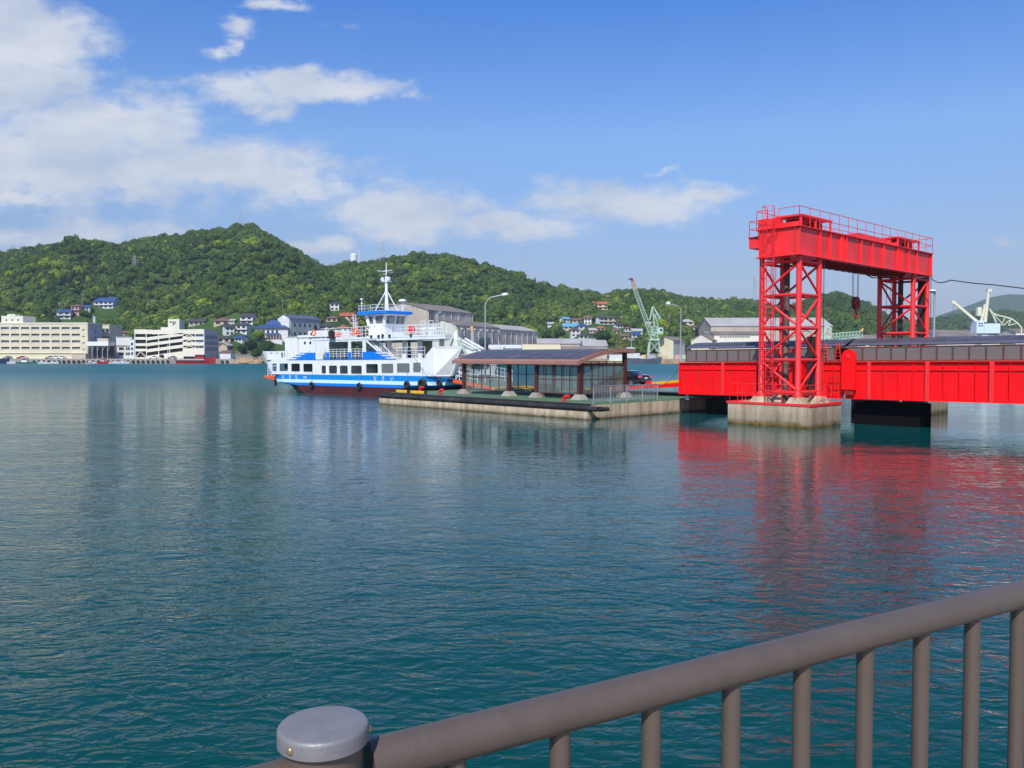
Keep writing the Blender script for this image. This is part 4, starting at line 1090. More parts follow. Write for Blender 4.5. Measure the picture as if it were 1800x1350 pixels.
# ---- near railing
th30 = math.atan2(rd.y, rd.x)
t = empty('quay_railing', (RA.x, RA.y, 2.28), th30, label='taupe tubular steel railing in the foreground', cat='railing')
zr = CZ - .58 - 2.28
m = MB()
m.tube((-.30 + .062, 0, zr), (3.4, 0, zr), .0318, 40); m.build('top_rail', 'rail_taupe', t, smooth=True)
m = MB(); m.tube((-3.6, 0.0, zr), (-.30 - .052, 0.0, zr), .0318, 40); m.build('top_rail', 'rail_taupe', t, smooth=True)
for (a, b) in ((-.24, 3.4), (-3.6, -.36)):
    m = MB(); m.tube((a, 0, .12), (b, 0, .12), .022, 20); m.build('bottom_rail', 'rail_taupe', t, smooth=True)
bx = MB(); bx.tube((0, 0, .12), (0, 0, zr - .01), .0172, 24); bo = bx.build('baluster', 'rail_taupe', t, loc=(-.10, 0, 0), smooth=True)
for i in range(1, 18): dup(bo, t, (-.10 + .19 * i, 0, 0))
for i in range(1, 17): dup(bo, t, (-.32 - .19 * i, 0, 0))
for xx in (-.302, 3.46, -3.70):
    m = MB(); m.tube((xx, 0, 0), (xx, 0, zr + .050), .0545, 48); p_ = m.build('post', 'rail_taupe', t, smooth=True)
    m = MB(); m.lathe([(.0605, zr + .0455), (.0625, zr + .047), (.0625, zr + .064), (.0618, zr + .0675), (.0600, zr + .0700), (.0570, zr + .0710), (.03, zr + .0715), (.001, zr + .0716)], (xx, 0, 0), 64); cp = m.build('cap', 'cap_metal', p_, smooth=True)
    for a in (-151, -18, 100):
        u = R(a); m = MB(); c_ = Vector((xx + .0625 * math.cos(u), .0625 * math.sin(u), zr + .0575)); d_ = Vector((math.cos(u), math.sin(u), 0))
        rr = [(.0055, 0), (.0055, .0012), (.0045, .0026), (.002, .0034)]; up = Vector((0, 0, 1)); sd_ = d_.cross(up)
        m.loft([[c_ + d_ * h_ + (up * math.cos(k * math.pi / 6) + sd_ * math.sin(k * math.pi / 6)) * r_2 for k in range(12)] for r_2, h_ in rr]); m.build('rivet', 'brass', p_, smooth=True)

# ============================================================ FERRY
fe = empty('car_ferry', (-27.96, 93.0, 0), 0, label='white and blue car ferry moored at the left end of the pontoon', cat='ferry', rot=(0, -0.007, math.atan2(-.655, .755)))
BW = 8.0
def ring(xs, xe, nar, z, tap=2.6):
    """plan outline of the hull at height z"""
    c = BW / 2; o = []
    L_ = [(xs, c - nar), (xs + tap * .35, c - nar - (c - nar) * .62), (xs + tap, .0), (xe - tap, .0), (xe - tap * .35, c - nar - (c - nar) * .62), (xe, c - nar)]
    for x, y in L_: o.append((x, y, z))
    for x, y in reversed(L_): o.append((x, BW - y, z))
    return o
def hull(name, mat_, rows):
    m = MB(); m.loft([ring(*r) for r in rows]); return m.build(name, mat_, fe)
hull('bottom', 'antifoul', [(6.5, 24.0, 1.6, -.9, 4), (4.3, 25.8, 2.2, .0, 3.4), (3.6, 26.3, 2.6, .80, 3.0)])
hull('lower_band', 'ferry_blue', [(3.4, 26.5, 2.6, .802, 3.0), (1.30, 28.0, 3.0, 1.08, 2.6)])
hull('white_stripe', 'ferry_stripe', [(1.28, 28.05, 3.0, 1.081, 2.6), (1.18, 28.2, 3.0, 1.42, 2.6)])
hull('blue_band', 'ferry_blue_light', [(1.16, 28.25, 3.0, 1.421, 2.6), (1.0, 28.7, 3.05, 1.93, 2.6)])
m = MB(); m.loft([ring(1.2, 28.5, 2.95, 1.931, 2.6), ring(1.2, 28.5, 2.95, 1.95, 2.6)]); m.build('car_deck', 'ship_deck', fe)
# side plating with real window openings
WIN = [(1.85, 2.8, 2.22, 3.15), (3.3, 4.95, 2.22, 3.15), (5.5, 7.15, 2.2, 3.13), (7.7, 9.4, 2.18, 3.11),
       (10.9, 11.7, 2.02, 2.92), (12.15, 13.55, 2.02, 2.92), (13.95, 15.3, 2.02, 2.92), (15.75, 17.5, 2.02, 2.92),
       (18.1, 19.95, 2.11, 3.08), (20.4, 22.2, 2.12, 3.1), (22.65, 24.5, 2.18, 3.14), (24.9, 26.0, 2.22, 3.2)]
for yy, s in ((0, 1), (BW, -1)):
    y0, y1 = (0.0, .06) if s == 1 else (BW - .06, BW)
    m = MB(); m.plate(y0, y1, 1.9, 26.6, 1.932, 3.50, [(a, b, max(c, 1.95), d) for a, b, c, d in WIN])
    # end pieces taper in to the raking stem and stern
    q0, q1 = y0, y1; k = .35 * s
    m.loft([[(1.0, q0 + k, 1.932), (1.0, q1 + k, 1.932), (.12, q1 + k, 3.50), (.12, q0 + k, 3.50)], [(1.9, q0, 1.932), (1.9, q1, 1.932), (1.9, q1, 3.50), (1.9, q0, 3.50)]])
    m.build('side_plating', 'white_paint', fe)
    # rounded rims round each window, and dark glass set back in the middle four
    for i, (a, b, c, d) in enumerate(WIN):
        f = MB(); yo = y0 - .012 if s == 1 else y1 - .02; yi = yo + .032
        c = max(c, 1.95)
        for (p, q_) in (((a - .04, c - .0), (a + .03, d)), ((b - .03, c), (b + .04, d)), ((a + .031, d - .03), (b - .031, d + .03)), ((a + .031, c - .0), (b - .031, c + .05))): f.box((p[0], yo, p[1]), (q_[0], yi, q_[1]))
        for cx_, cz_, sx, sz in ((a, c, 1, 1), (b, c, -1, 1), (a, d, 1, -1), (b, d, -1, -1)):
            f.prism([(cx_, cz_), (cx_ + .16 * sx, cz_), (cx_, cz_ + .16 * sz)] if sx * sz > 0 else [(cx_, cz_), (cx_, cz_ + .16 * sz), (cx_ + .16 * sx, cz_)], 1, yo + .006, yi - .006)
        fo = f.build('window', 'white_paint', fe)
        if 3 < i < 8 or i > 8:
            g = MB(); g.box((a + .03, y0 + .025 * s + (0 if s == 1 else .02), c + .05), (b - .03, y0 + .035 * s + (0 if s == 1 else .02), d - .03)); g.build('pane', 'window_dark' if i < 8 else 'cabin_glass', fo)
    # stern bulwark with freeing slots, blue visor band, forward bulwark
    m = MB(); yA, yB = y0 + k, y1 + k
    m.loft([[(-.50, yA, 4.38), (-.50, yB, 4.38), (-.42, yB, 4.48), (-.42, yA, 4.48)], [(.95, y0, 4.38), (.95, y1, 4.38), (.95, y1, 4.48), (.95, y0, 4.48)]])
    m.loft([[(-.50, yA, 4.37), (-.50, yB, 4.37), (.12, yB, 3.51), (.12, yA, 3.51)], [(.95, y0, 4.37), (.95, y1, 4.37), (.95, y1, 3.51), (.95, y0, 3.51)]])
    m.plate(y0, y1, .952, 6.0, 3.51, 4.46, [(3.6, 4.05, 3.75, 4.3), (4.2, 4.65, 3.75, 4.3), (4.8, 5.25, 3.75, 4.3), (1.4, 2.0, 4.2, 4.3), (2.6, 3.1, 4.2, 4.3)])
    m.build('stern_bulwark', 'white_paint', fe)
    m = MB(); z0, z1 = 3.51, 4.22; yo = y0 - .03 * s if s == 1 else y1 + .03
    yc, yd = (y0 - .025, y1 + .02) if s == 1 else (y0 - .02, y1 + .025)
    for a, b in ((7.2, 9.85), (11.75, 12.2), (15.35, 15.8), (17.65, 20.3)): m.box((a, yc, 3.52), (b, yd, 4.24))
    m.box((7.2, yc, 3.46), (20.3, yd, 3.519))
    m.loft([[(5.1, yc, 3.46), (5.1, yd, 3.46), (5.2, yd, 3.50), (5.2, yc, 3.50)], [(7.199, yc, 3.46), (7.199, yd, 3.46), (7.199, yd, 4.24), (7.199, yc, 4.24)]])
    m.loft([[(20.301, yc, 3.46), (20.301, yd, 3.46), (20.301, yd, 4.24), (20.301, yc, 4.24)], [(22.6, yc, 3.46), (22.6, yd, 3.46), (22.5, yd, 3.50), (22.5, yc, 3.50)]])
    m.build('blue_visor', 'ferry_blue', fe)
    ys_, ye_ = (yc - .012, yc - .001) if s == 1 else (yd + .001, yd + .012)
    for i in range(3):      # stepped white flashes at both ends of the visor
        z = 3.56 + i * .24; a = 5.25 + i * .75; m = MB(); m.prism([(a - .7, z), (a + 1.1, z), (a + 1.5, z + .11), (a - .3, z + .11)], 1, ys_, ye_); m.build('flash_stripe', 'white_paint', fe)
        a = 22.45 - i * .72; m = MB(); m.prism([(a - 1.0, z), (a + .9, z), (a + .5, z + .11), (a - 1.5, z + .11)], 1, ys_, ye_); m.build('flash_stripe', 'white_paint', fe)
    m = MB()
    for a, b in ((9.35, 9.84), (11.74, 12.18), (15.34, 15.78), (17.62, 18.1)): m.box((a, y0, 4.24 if a != 9.35 else 3.56), (b, y1, 5.36))
    m.box((8.9, y0, 4.24), (9.34, y1, 4.9)); m.box((9.35, y0, 5.361), (19.6, y1, 5.44))
    for (a, b) in ((9.84, 11.74), (12.18, 15.34), (15.78, 17.62)):
        m.box((a, y0 + .002, 5.30), (b, y1 - .002, 5.36))
    m.bar((18.1, (y0 + y1) / 2, 5.36), (20.0, (y0 + y1) / 2, 4.24), .06, .16)
    m.build('upper_frame', 'white_paint', fe)
    m = MB()
    for (a, b) in ((9.9, 11.7), (12.25, 15.3), (15.85, 17.55)): m.rail([(a, (y0 + y1) / 2, 3.62), (b, (y0 + y1) / 2, 3.62)], .92, .024, 3, .6)
    m.build('gallery_rail', 'white_paint', fe)
    # forward bulwark plate: rises to the bow
    m = MB()
    m.plate(y0, y1, 22.9, 26.59, 3.51, 3.60, [])
    P0 = [(26.6, 1.932), (26.6, 3.82), (27.6, 4.62), (27.6, 1.932)]
    m.loft([[(x, y, z) for (x, z) in P0] for y in (y0, y1)])
    xk = 1.1 * s
    m.loft([[(27.601, y0, 1.932), (27.601, y1, 1.932), (27.601, y1, 4.62), (27.601, y0, 4.62)], [(28.75, y0 + xk, 1.932), (28.75, y1 + xk, 1.932), (30.25, y1 + xk, 4.66), (30.25, y0 + xk, 4.66)]])
    m.build('bow_bulwark', 'white_paint', fe)
    m = MB(); m.rail([(22.6, (y0 + y1) / 2, 3.60), (26.5, (y0 + y1) / 2, 3.60)], 1.0, .026, 2, 1.3); m.build('forward_rail', 'white_paint', fe)
# bow portal sides and lintel
for y in (1.2, BW - 1.3):
    m = MB(); m.loft([[(28.74, y, 1.94), (28.84, y, 1.94), (28.84, y + .1, 1.94), (28.74, y + .1, 1.94)], [(30.1, y, 4.6), (30.2, y, 4.6), (30.2, y + .1, 4.6), (30.1, y + .1, 4.6)]]); m.build('portal_post', 'white_paint', fe)
m = MB(); m.loft([[(28.6, 1.1, 4.60), (29.7, 1.1, 4.66), (29.7, 1.3, 4.66), (28.6, 1.3, 4.60)], [(29.0, 1.1, 5.3), (29.6, 1.1, 5.3), (29.6, 1.3, 5.3), (29.0, 1.3, 5.3)], [(29.25, 1.12, 6.0), (29.5, 1.12, 6.0), (29.5, 1.28, 6.0), (29.25, 1.28, 6.0)]]); m.build('ramp_mast', 'white_paint', fe)
for y in (1.4, 2.2):
    m = MB(); m.bar((29.5, y, 5.35), (31.8, y, 4.35), .13, .16); m.bar((29.5, y, 5.05), (31.3, y, 4.30), .08, .10); m.build('ramp_arm', 'white_paint', fe)
m = MB(); m.loft([[(29.5, 1.5, 3.9), (29.5, 1.7, 3.9), (29.7, 1.7, 4.4), (29.7, 1.5, 4.4)], [(32.4, 1.5, 3.85), (32.4, 1.7, 3.85), (31.9, 1.7, 4.3), (31.9, 1.5, 4.3)]]); m.build('counterweight_arm', 'white_paint', fe)
# decks, inner bulkheads and what shows through the windows
m = MB(); m.box((.6, .15, 3.42), (22.8, BW - .15, 3.50)); m.build('passenger_deck', 'ship_deck', fe)
m = MB(); m.box((22.8, .1, 3.42), (27.5, .9, 3.5)); m.box((22.8, BW - .9, 3.42), (27.5, BW - .1, 3.5)); m.build('side_walk', 'ship_deck', fe)
m = MB(); m.box((2.0, 1.5, 1.96), (26.2, 1.56, 3.41)); m.box((2.0, BW - 1.56, 1.96), (26.2, BW - 1.5, 3.41)); m.build('casing_wall', 'interior_grey', fe)
m = MB()
for x in (9.8, 10.7, 17.7, 22.4):
    for ya, yb in ((.08, 1.49), (BW - 1.49, BW - .08)): m = MB(); m.box((x, ya, 1.96), (x + .05, yb, 3.40)); m.build('bulkhead', 'white_paint', fe)
m = MB(); m.box((3.1, .8, 1.96), (3.5, 1.2, 2.5)); m.box((4.0, .5, 1.96), (4.8, .9, 2.35)); m.build('deck_locker', 'lamp_head', fe)
m = MB(); m.tube((2.45, .5, 1.96), (2.45, .5, 2.5), .16, 10); m.build('oil_drum', 'yellow_paint', fe)
m = MB(); m.box((9.4, .06, 5.442), (19.7, BW - .06, 5.50)); m.box((19.7, .0, 5.30), (22.8, 6.8, 5.56)); m.box((22.8, 0, 5.30), (29.2, 1.35, 5.56)); m.box((9.3, -.03, 5.501), (19.69, BW + .03, 5.70)); m.box((19.69, -.03, 5.561), (22.85, 6.83, 5.70)); m.box((22.85, -.03, 5.561), (29.22, 1.38, 5.70)); m.build('upper_deck', 'white_paint', fe)
m = MB()
for x in (20.0, 22.2, 24.4, 27.3):
    m.box((x, 1.1, 3.51), (x + .5, 1.25, 5.295))
for x in (20.0, 21.8): m.box((x, 6.4, 3.51), (x + .5, 6.55, 5.295))
m.build('deck_column', 'white_paint', fe)
m = MB(); m.box((19.9, 5.2, 3.51), (22.0, 5.26, 5.29)); m.build('inner_wall', 'cream_inside', fe)
m = MB()
for x in (10.2, 12.6, 13.9, 16.2): m.box((x, 2.6, 3.52), (x + .9, 3.1, 4.0)); m.box((x, 3.0, 4.0), (x + .9, 3.1, 4.5))
m.build('deck_seats', 'lamp_head', fe)
fe.children[-1].name = 'seat_row'
# stern houses
m = MB(); m.bev((1.35, 2, 3.51), (3.75, 5.6, 6.0), .05); m.box((1.25, 1.95, 6.001), (3.85, 5.65, 6.06)); m.build('casing_block', 'white_paint', fe)
m = MB(); m.bev((3.85, 2.1, 3.51), (9.2, 5.8, 5.95), .05); m.box((3.86, 2.0, 5.951), (5.9, 5.9, 6.2)); m.bev((5.9, 1.9, 5.952), (9.2, 5.9, 6.62), .05); m.build('casing_block', 'white_paint', fe)
for x, z in ((4.9, 5.2), (5.9, 5.2), (5.9, 4.3), (6.4, 6.15)):
    m = MB(); m.box((x, 1.885 if z > 6 else 2.09, z), (x + .34, 1.895 if z > 6 else 2.098, z + .3)); m.build('vent', 'steel_dark', fe)
def ring_buoy(x, y, z):
    m = MB(); m.torus((x, y, z), .27, .075, 1, 18, 8); m.build('life_ring', 'orange_ring', fe, smooth=True)
ring_buoy(9.7, -.02, 6.28); ring_buoy(16.55, -.02, 6.32)
# upper deck rails, raft, lamp
m = MB(); m.rail([(10.9, 0, 5.70), (17.6, 0, 5.70)], .98, .024, 3, .85); m.rail([(22.9, 0, 5.70), (29.1, 0, 5.70)], .98, .022, 2, 1.0); m.rail([(29.1, 0, 5.7), (29.1, 1.3, 5.7), (22.8, 1.3, 5.7), (22.8, 6.75, 5.7), (19.7, 6.75, 5.7)], .98, .022, 2, 1.0); m.rail([(9.4, BW, 5.7), (19.6, BW, 5.7)], .98, .022, 2, 1.2); m.build('deck_rail', 'white_paint', fe)
for x in (11.6, 12.4): m = MB(); m.tube((x, .9, 6.1), (x + .5, .9, 6.1), .26, 12); m.build('life_raft', 'orange_ring', fe)
for x in (14.9, 15.7): m = MB(); m.lathe([(.02, 0), (.22, .03), (.26, .25), (.22, .47), (.02, .5)], (x + .2, .8, 5.85), 12); m.build('life_raft', 'red_bollard', fe, smooth=True)
m = MB(); m.box((23.2, 1.0, 6.1), (23.9, 1.2, 6.6)); m.build('locker', 'red_bollard', fe)
m = MB(); m.lathe([(.16, 5.62), (.5, 5.66), (.5, 5.76), (.30, 5.82), (.34, 6.35), (.16, 6.42), (.14, 6.55)], (12.95, -.22, 0), 14); m.build('floodlight', 'rubber', fe, smooth=True)
for x, h_ in ((20.6, .5), (21.6, .4), (20.0, .4), (18.9, .4), (24.6, .4)):
    m = MB(); m.bev((x, -.15, 5.6), (x + .24, .05, 5.6 + h_ * .6), .03); m.build('deck_lamp', 'steel_dark', fe)
m = MB(); m.poly_tube([(22.3, 5.8, 5.7), (22.3, 5.8, 7.85), (22.38, 5.8, 8.05), (22.55, 5.8, 8.15), (22.8, 5.8, 8.1)], .12, 10); m.build('vent_pipe', 'galv', fe, smooth=True)
for x in (19.9, 21.2): m = MB(); m.lathe([(.12, 0), (.12, .6), (.30, .75), (.28, 1.0), (.04, 1.05)], (x, 6.2, 5.7), 12); m.build('ventilator', 'white_paint', fe, smooth=True)
for x in (20.4, 21.6):
    m = MB(); m.rail([(x, 5.2, 5.7), (x + .6, 5.2, 5.7)], 1.6, .03, 3, .8); m.build('davit', 'white_paint', fe)
# stairs
m = MB(); p, q_ = Vector((17.7, .45, 6.6)), Vector((21.6, .45, 3.9))
for dz in (0, -.85):
    for dy in (0, .7): m.bar(p + Vector((0, dy, dz)), q_ + Vector((0, dy, dz + (.0 if dz else .0))), .05, .08 if dz == 0 else .2)
for i in range(1, 12):
    c_ = p.lerp(q_, i / 12); m.box((c_.x - .12, .48, c_.z - .86), (c_.x + .12, 1.12, c_.z - .82)); m.tube(c_ + Vector((0, 0, -.8)), c_, .018, 5)
m.build('stair', 'white_paint', fe)
m = MB(); m.rail([(15.5, .2, 5.7), (15.5, .2, 5.72)], .1, .02, 0, 1)
for xx in (15.45, 15.85): m.bar((xx, .6, 5.7), (xx, .6, 8.0), .05)
for i in range(9): m.bar((15.45, .6, 5.9 + i * .25), (15.85, .6, 5.9 + i * .25), .03)
m.build('ladder', 'white_paint', fe)
# wheelhouse, flared with slanted panes
WX0, WX1, WY_0, WY_1 = 14.6, 17.7, 2.65, 5.35
def wring(i, z): return [(WX0 + .8 - i, WY_0 - i * .3, z), (WX1 - .1 + i, WY_0 - i * .3, z), (WX1 + i, WY_0 + .1 - i * .3, z), (WX1 + i, WY_1 - .1 + i * .3, z), (WX1 - .1 + i, WY_1 + i * .3, z), (WX0 + .8 - i, WY_1 + i * .3, z), (WX0 + .2 - i, WY_1 - .7, z), (WX0 + .2 - i, WY_0 + .7, z)]
m = MB(); m.loft([wring(0, 5.705), wring(.04, 6.9)]); m.build('wheelhouse_wall', 'white_paint', fe)
m = MB(); rb, rt = wring(.04, 6.901), wring(.35, 8.06)
for i in range(8):     # mullions at the corners and between the panes
    a, b = Vector(rb[i]), Vector(rt[i]); m.bar(a, b, .16)
    a2, b2 = Vector(rb[(i + 1) % 8]), Vector(rt[(i + 1) % 8])
    L_ = (a2 - a).length; k = 2 if L_ > 1.8 else 1
    for j in range(1, k): m.bar(a.lerp(a2, j / k), b.lerp(b2, j / k), .14, .1)
    if i in (0, 4):
        for f_ in (.06, .12, .44): m.bar(a.lerp(a2, f_), b.lerp(b2, f_), .3, .1)
    for u_, w_ in ((.0, .18), (.86, 1.0)):
        m.loft([[a.lerp(b, u_), a2.lerp(b2, u_), a2.lerp(b2, w_), a.lerp(b, w_)], [v + (Vector((16.1, 4, v.z)) - v) * .05 for v in (a.lerp(b, u_), a2.lerp(b2, u_), a2.lerp(b2, w_), a.lerp(b, w_))]])
m.build('window_frame', 'white_paint', fe)
m = MB(); m.loft([[tuple(Vector(v).lerp(Vector((16.1, 4, v[2])), .012)) for v in r_] for r_ in (rb, rt)], cap=False); m.build('wheelhouse_glass', 'cabin_glass', fe)
m = MB(); m.box((15.2, 3.0, 6.91), (17.3, 5.1, 6.95)); m.box((16.9, 3.0, 6.951), (17.4, 5.0, 7.15)); m.box((15.3, 4.7, 6.951), (15.7, 5.1, 7.6)); m.build('console', 'steel_dark', fe)
RF = [(14.3, 2.0), (18.3, 2.0), (18.6, 2.3), (18.6, 5.7), (18.3, 6.0), (14.3, 6.0), (13.7, 5.4), (13.7, 2.6)]
m = MB(); m.loft([[(x, y, 8.061) for x, y in [(16.2 + (x - 16.2) * .90, 4 + (y - 4) * .90) for x, y in RF]], [(x, y, 8.11) for x, y in RF], [(x, y, 8.31) for x, y in RF], [(x, y, 8.37) for x, y in [(16.2 + (x - 16.2) * .95, 4 + (y - 4) * .95) for x, y in RF]]]); m.build('wheelhouse_roof', 'ferry_blue', fe)
m = MB(); rp = [(16.2 + (x - 16.2) * .95, 4 + (y - 4) * .95, 8.37) for x, y in RF]; m.rail(rp + [rp[0]], .62, .02, 1, 1.0); m.build('roof_rail', 'white_paint', fe)
# wing balcony under the wheelhouse
m = MB(); m.rail([(18.6, 1.6, 5.72), (18.6, 5.4, 5.72)], 1.1, .022, 2, .6); m.box((18.58, 2.0, 5.9), (18.6, 4.6, 6.25)); m.rail([(14.5, 1.6, 5.72), (18.6, 1.6, 5.72)], 1.1, .022, 2, .8); m.build('wing_rail', 'white_paint', fe)
# mast
m = MB(); m.tube((16.6, 4, 8.2), (16.6, 4, 12.0), .20, 12, .13); m.tube((16.6, 4, 12.0), (16.6, 4, 13.4), .07, 8, .04)
for dx, dy in ((-1.2, -.7), (-1.2, .7), (1.1, -.7), (1.1, .7)): m.tube((16.6 + dx, 4 + dy, 8.2), (16.6, 4, 10.6), .06, 8)
m.tube((15.7, 4, 12.55), (17.5, 4, 12.55), .035, 6); m.tube((16.6, 3.1, 12.45), (16.6, 4.9, 12.45), .03, 6)
m.box((16.0, 3.8, 11.4), (17.2, 4.2, 11.46)); m.box((15.6, 3.6, 12.56), (16.0, 3.7, 12.62)); m.build('mast', 'white_paint', fe, smooth=True)
for dx in (-.45, .45): m = MB(); m.lathe([(.05, 0), (.2, .04), (.22, .3), (.12, .42), (.02, .44)], (16.6 + dx, 3.9, 11.47), 12); m.build('navigation_light', 'lamp_head', fe, smooth=True)
m = MB(); m.tube((16.35, 3.85, 12.2), (16.85, 3.85, 12.2), .05); m.build('radar_arm', 'white_paint', fe)
m = MB(); m.tube((17.9, 5.0, 8.3), (17.9, 5.0, 9.35), .06); m.lathe([(.1, 0), (.40, .05), (.42, .14), (.3, .26), (.02, .3)], (17.9, 5.0, 9.35), 16); m.build('radar_dome', 'white_paint', fe, smooth=True)
m = MB(); m.tube((14.2, 2.7, 8.3), (14.2, 2.7, 9.6), .035); m.lathe([(.03, 0), (.17, .05), (.17, .14), (.03, .2)], (14.2, 2.7, 9.6), 10); m.lathe([(.03, 0), (.13, .06), (.03, .16)], (14.2, 2.7, 9.2), 10); m.build('antenna', 'white_paint', fe)
m = MB()
for a, b in (((16.6, 4, 12.9), (14.5, 4, 8.3)), ((15.7, 4, 12.5), (9.6, 4, 6.7)), ((17.4, 4, 12.5), (18.0, 4, 11.5))): m.tube(a, b, .013, 4)
m.build('stay', 'steel_dark', fe)
# ramps
m = MB(); m.loft([[(-2.7, 1.8, 1.52), (-2.7, 6.2, 1.52), (-2.6, 6.2, 1.72), (-2.6, 1.8, 1.72)], [(.95, 1.6, 1.02), (.95, 6.4, 1.02), (.95, 6.4, 1.55), (.95, 1.6, 1.55)]]); r1 = m.build('stern_ramp', 'orange_ramp', fe)
m = MB(); m.rail([(-1.7, 1.75, 1.62), (.6, 1.65, 1.55)], 1.25, .035, 3, .7); m.box((-.5, 1.7, 1.6), (0.1, 1.9, 2.6)); m.build('ramp_rail', 'white_paint', r1)
m = MB(); m.tube((.5, 1.3, .55), (.5, 1.3, 1.3), .16, 8); m.build('ramp_fender', 'rubber', fe)
m = MB(); m.loft([[(28.6, 1.5, 1.32), (28.6, 6.5, 1.32), (28.6, 6.5, 1.62), (28.6, 1.5, 1.62)], [(33.4, 1.5, .78), (33.4, 6.5, .78), (33.4, 6.5, 1.0), (33.4, 1.5, 1.0)]]); r2 = m.build('bow_ramp', 'orange_ramp', fe)
m = MB(); m.loft([[(33.41, 1.5, .76), (33.41, 6.5, .76), (33.41, 6.5, .99), (33.41, 1.5, .99)], [(34.6, 1.5, .76), (34.6, 6.5, .76), (34.6, 6.5, .82), (34.6, 1.5, .82)]]); m.build('ramp_lip', 'yellow_paint', r2)
m = MB(); m.loft([[(28.7, 1.7, 1.625), (28.7, 6.3, 1.625), (28.7, 6.3, 1.64), (28.7, 1.7, 1.64)], [(33.3, 1.7, 1.02), (33.3, 6.3, 1.02), (33.3, 6.3, 1.035), (33.3, 1.7, 1.035)]]); m.build('ramp_deck', 'ship_deck', r2)
for y in (1.6, 6.3):
    m = MB(); m.rail([(28.9, y, 1.6), (30.2, y, 1.45), (31.6, y, 1.28)], 1.15, .032, 2, .5); m.bar((28.9, y, 1.7), (30.0, y, 2.6), .05); m.build('ramp_rail', 'white_paint', r2)
m = MB(); m.tube((29.9, 1.3, 5.4), (31.2, 1.4, 1.5), .02, 4); m.tube((29.9, 1.25, 5.4), (29.6, 1.3, 3.0), .05, 6); m.bar((29.6, 1.15, 5.2), (31.4, 1.2, 3.0), .14, .18); m.build('hoist_gear', 'crane_green', fe)
m = MB(); m.box((28.0, 2.4, 1.96), (28.1, 5.6, 2.3)); m.build('deck_sill', 'white_paint', fe)
# fender tyres on chains
for x, z, r_ in ((9.35, .85, .34), (17.2, .85, .34), (24.2, 1.12, .36), (26.3, 1.18, .52), (27.9, 1.30, .34)):
    y = -.16 if x < 26.5 else .45
    m = MB(); m.torus((x, y, z), r_ * .72, r_ * .34, 1, 20, 8); to = m.build('fender_tyre', 'tyre', fe, smooth=True)
    m = MB(); m.tube((x, y, z + r_), (x, -.03 if x < 26.5 else .4, z + r_ + 1.1), .015, 4); m.build('hanging_rope', 'galv', to)
m = MB(); m.poly_tube([(25.3, -.05, 3.5), (26.5, -.25, 2.5), (28.0, -.5, 2.0), (30.2, .2, 1.7)], .018, 4); m.build('mooring_line', 'galv', fe)
# the name in white on the blue band
def name_(txt, x, z, size, w=1.0): 
    o = text_mesh(txt, size, 'letter_white', 'name_lettering', fe, (x, -.012, z), (math.pi / 2, 0, 0), .006)
    return o
for ch, x in (('い', 3.7), ('き', 5.0), ('な', 6.2)): name_(ch, x, 1.47, .50)
for ch, x in (('い', 21.7), ('き', 20.4), ('な', 19.2)): name_(ch, x, 1.47, .52)
name_('上島町', 7.6, 1.55, .26)

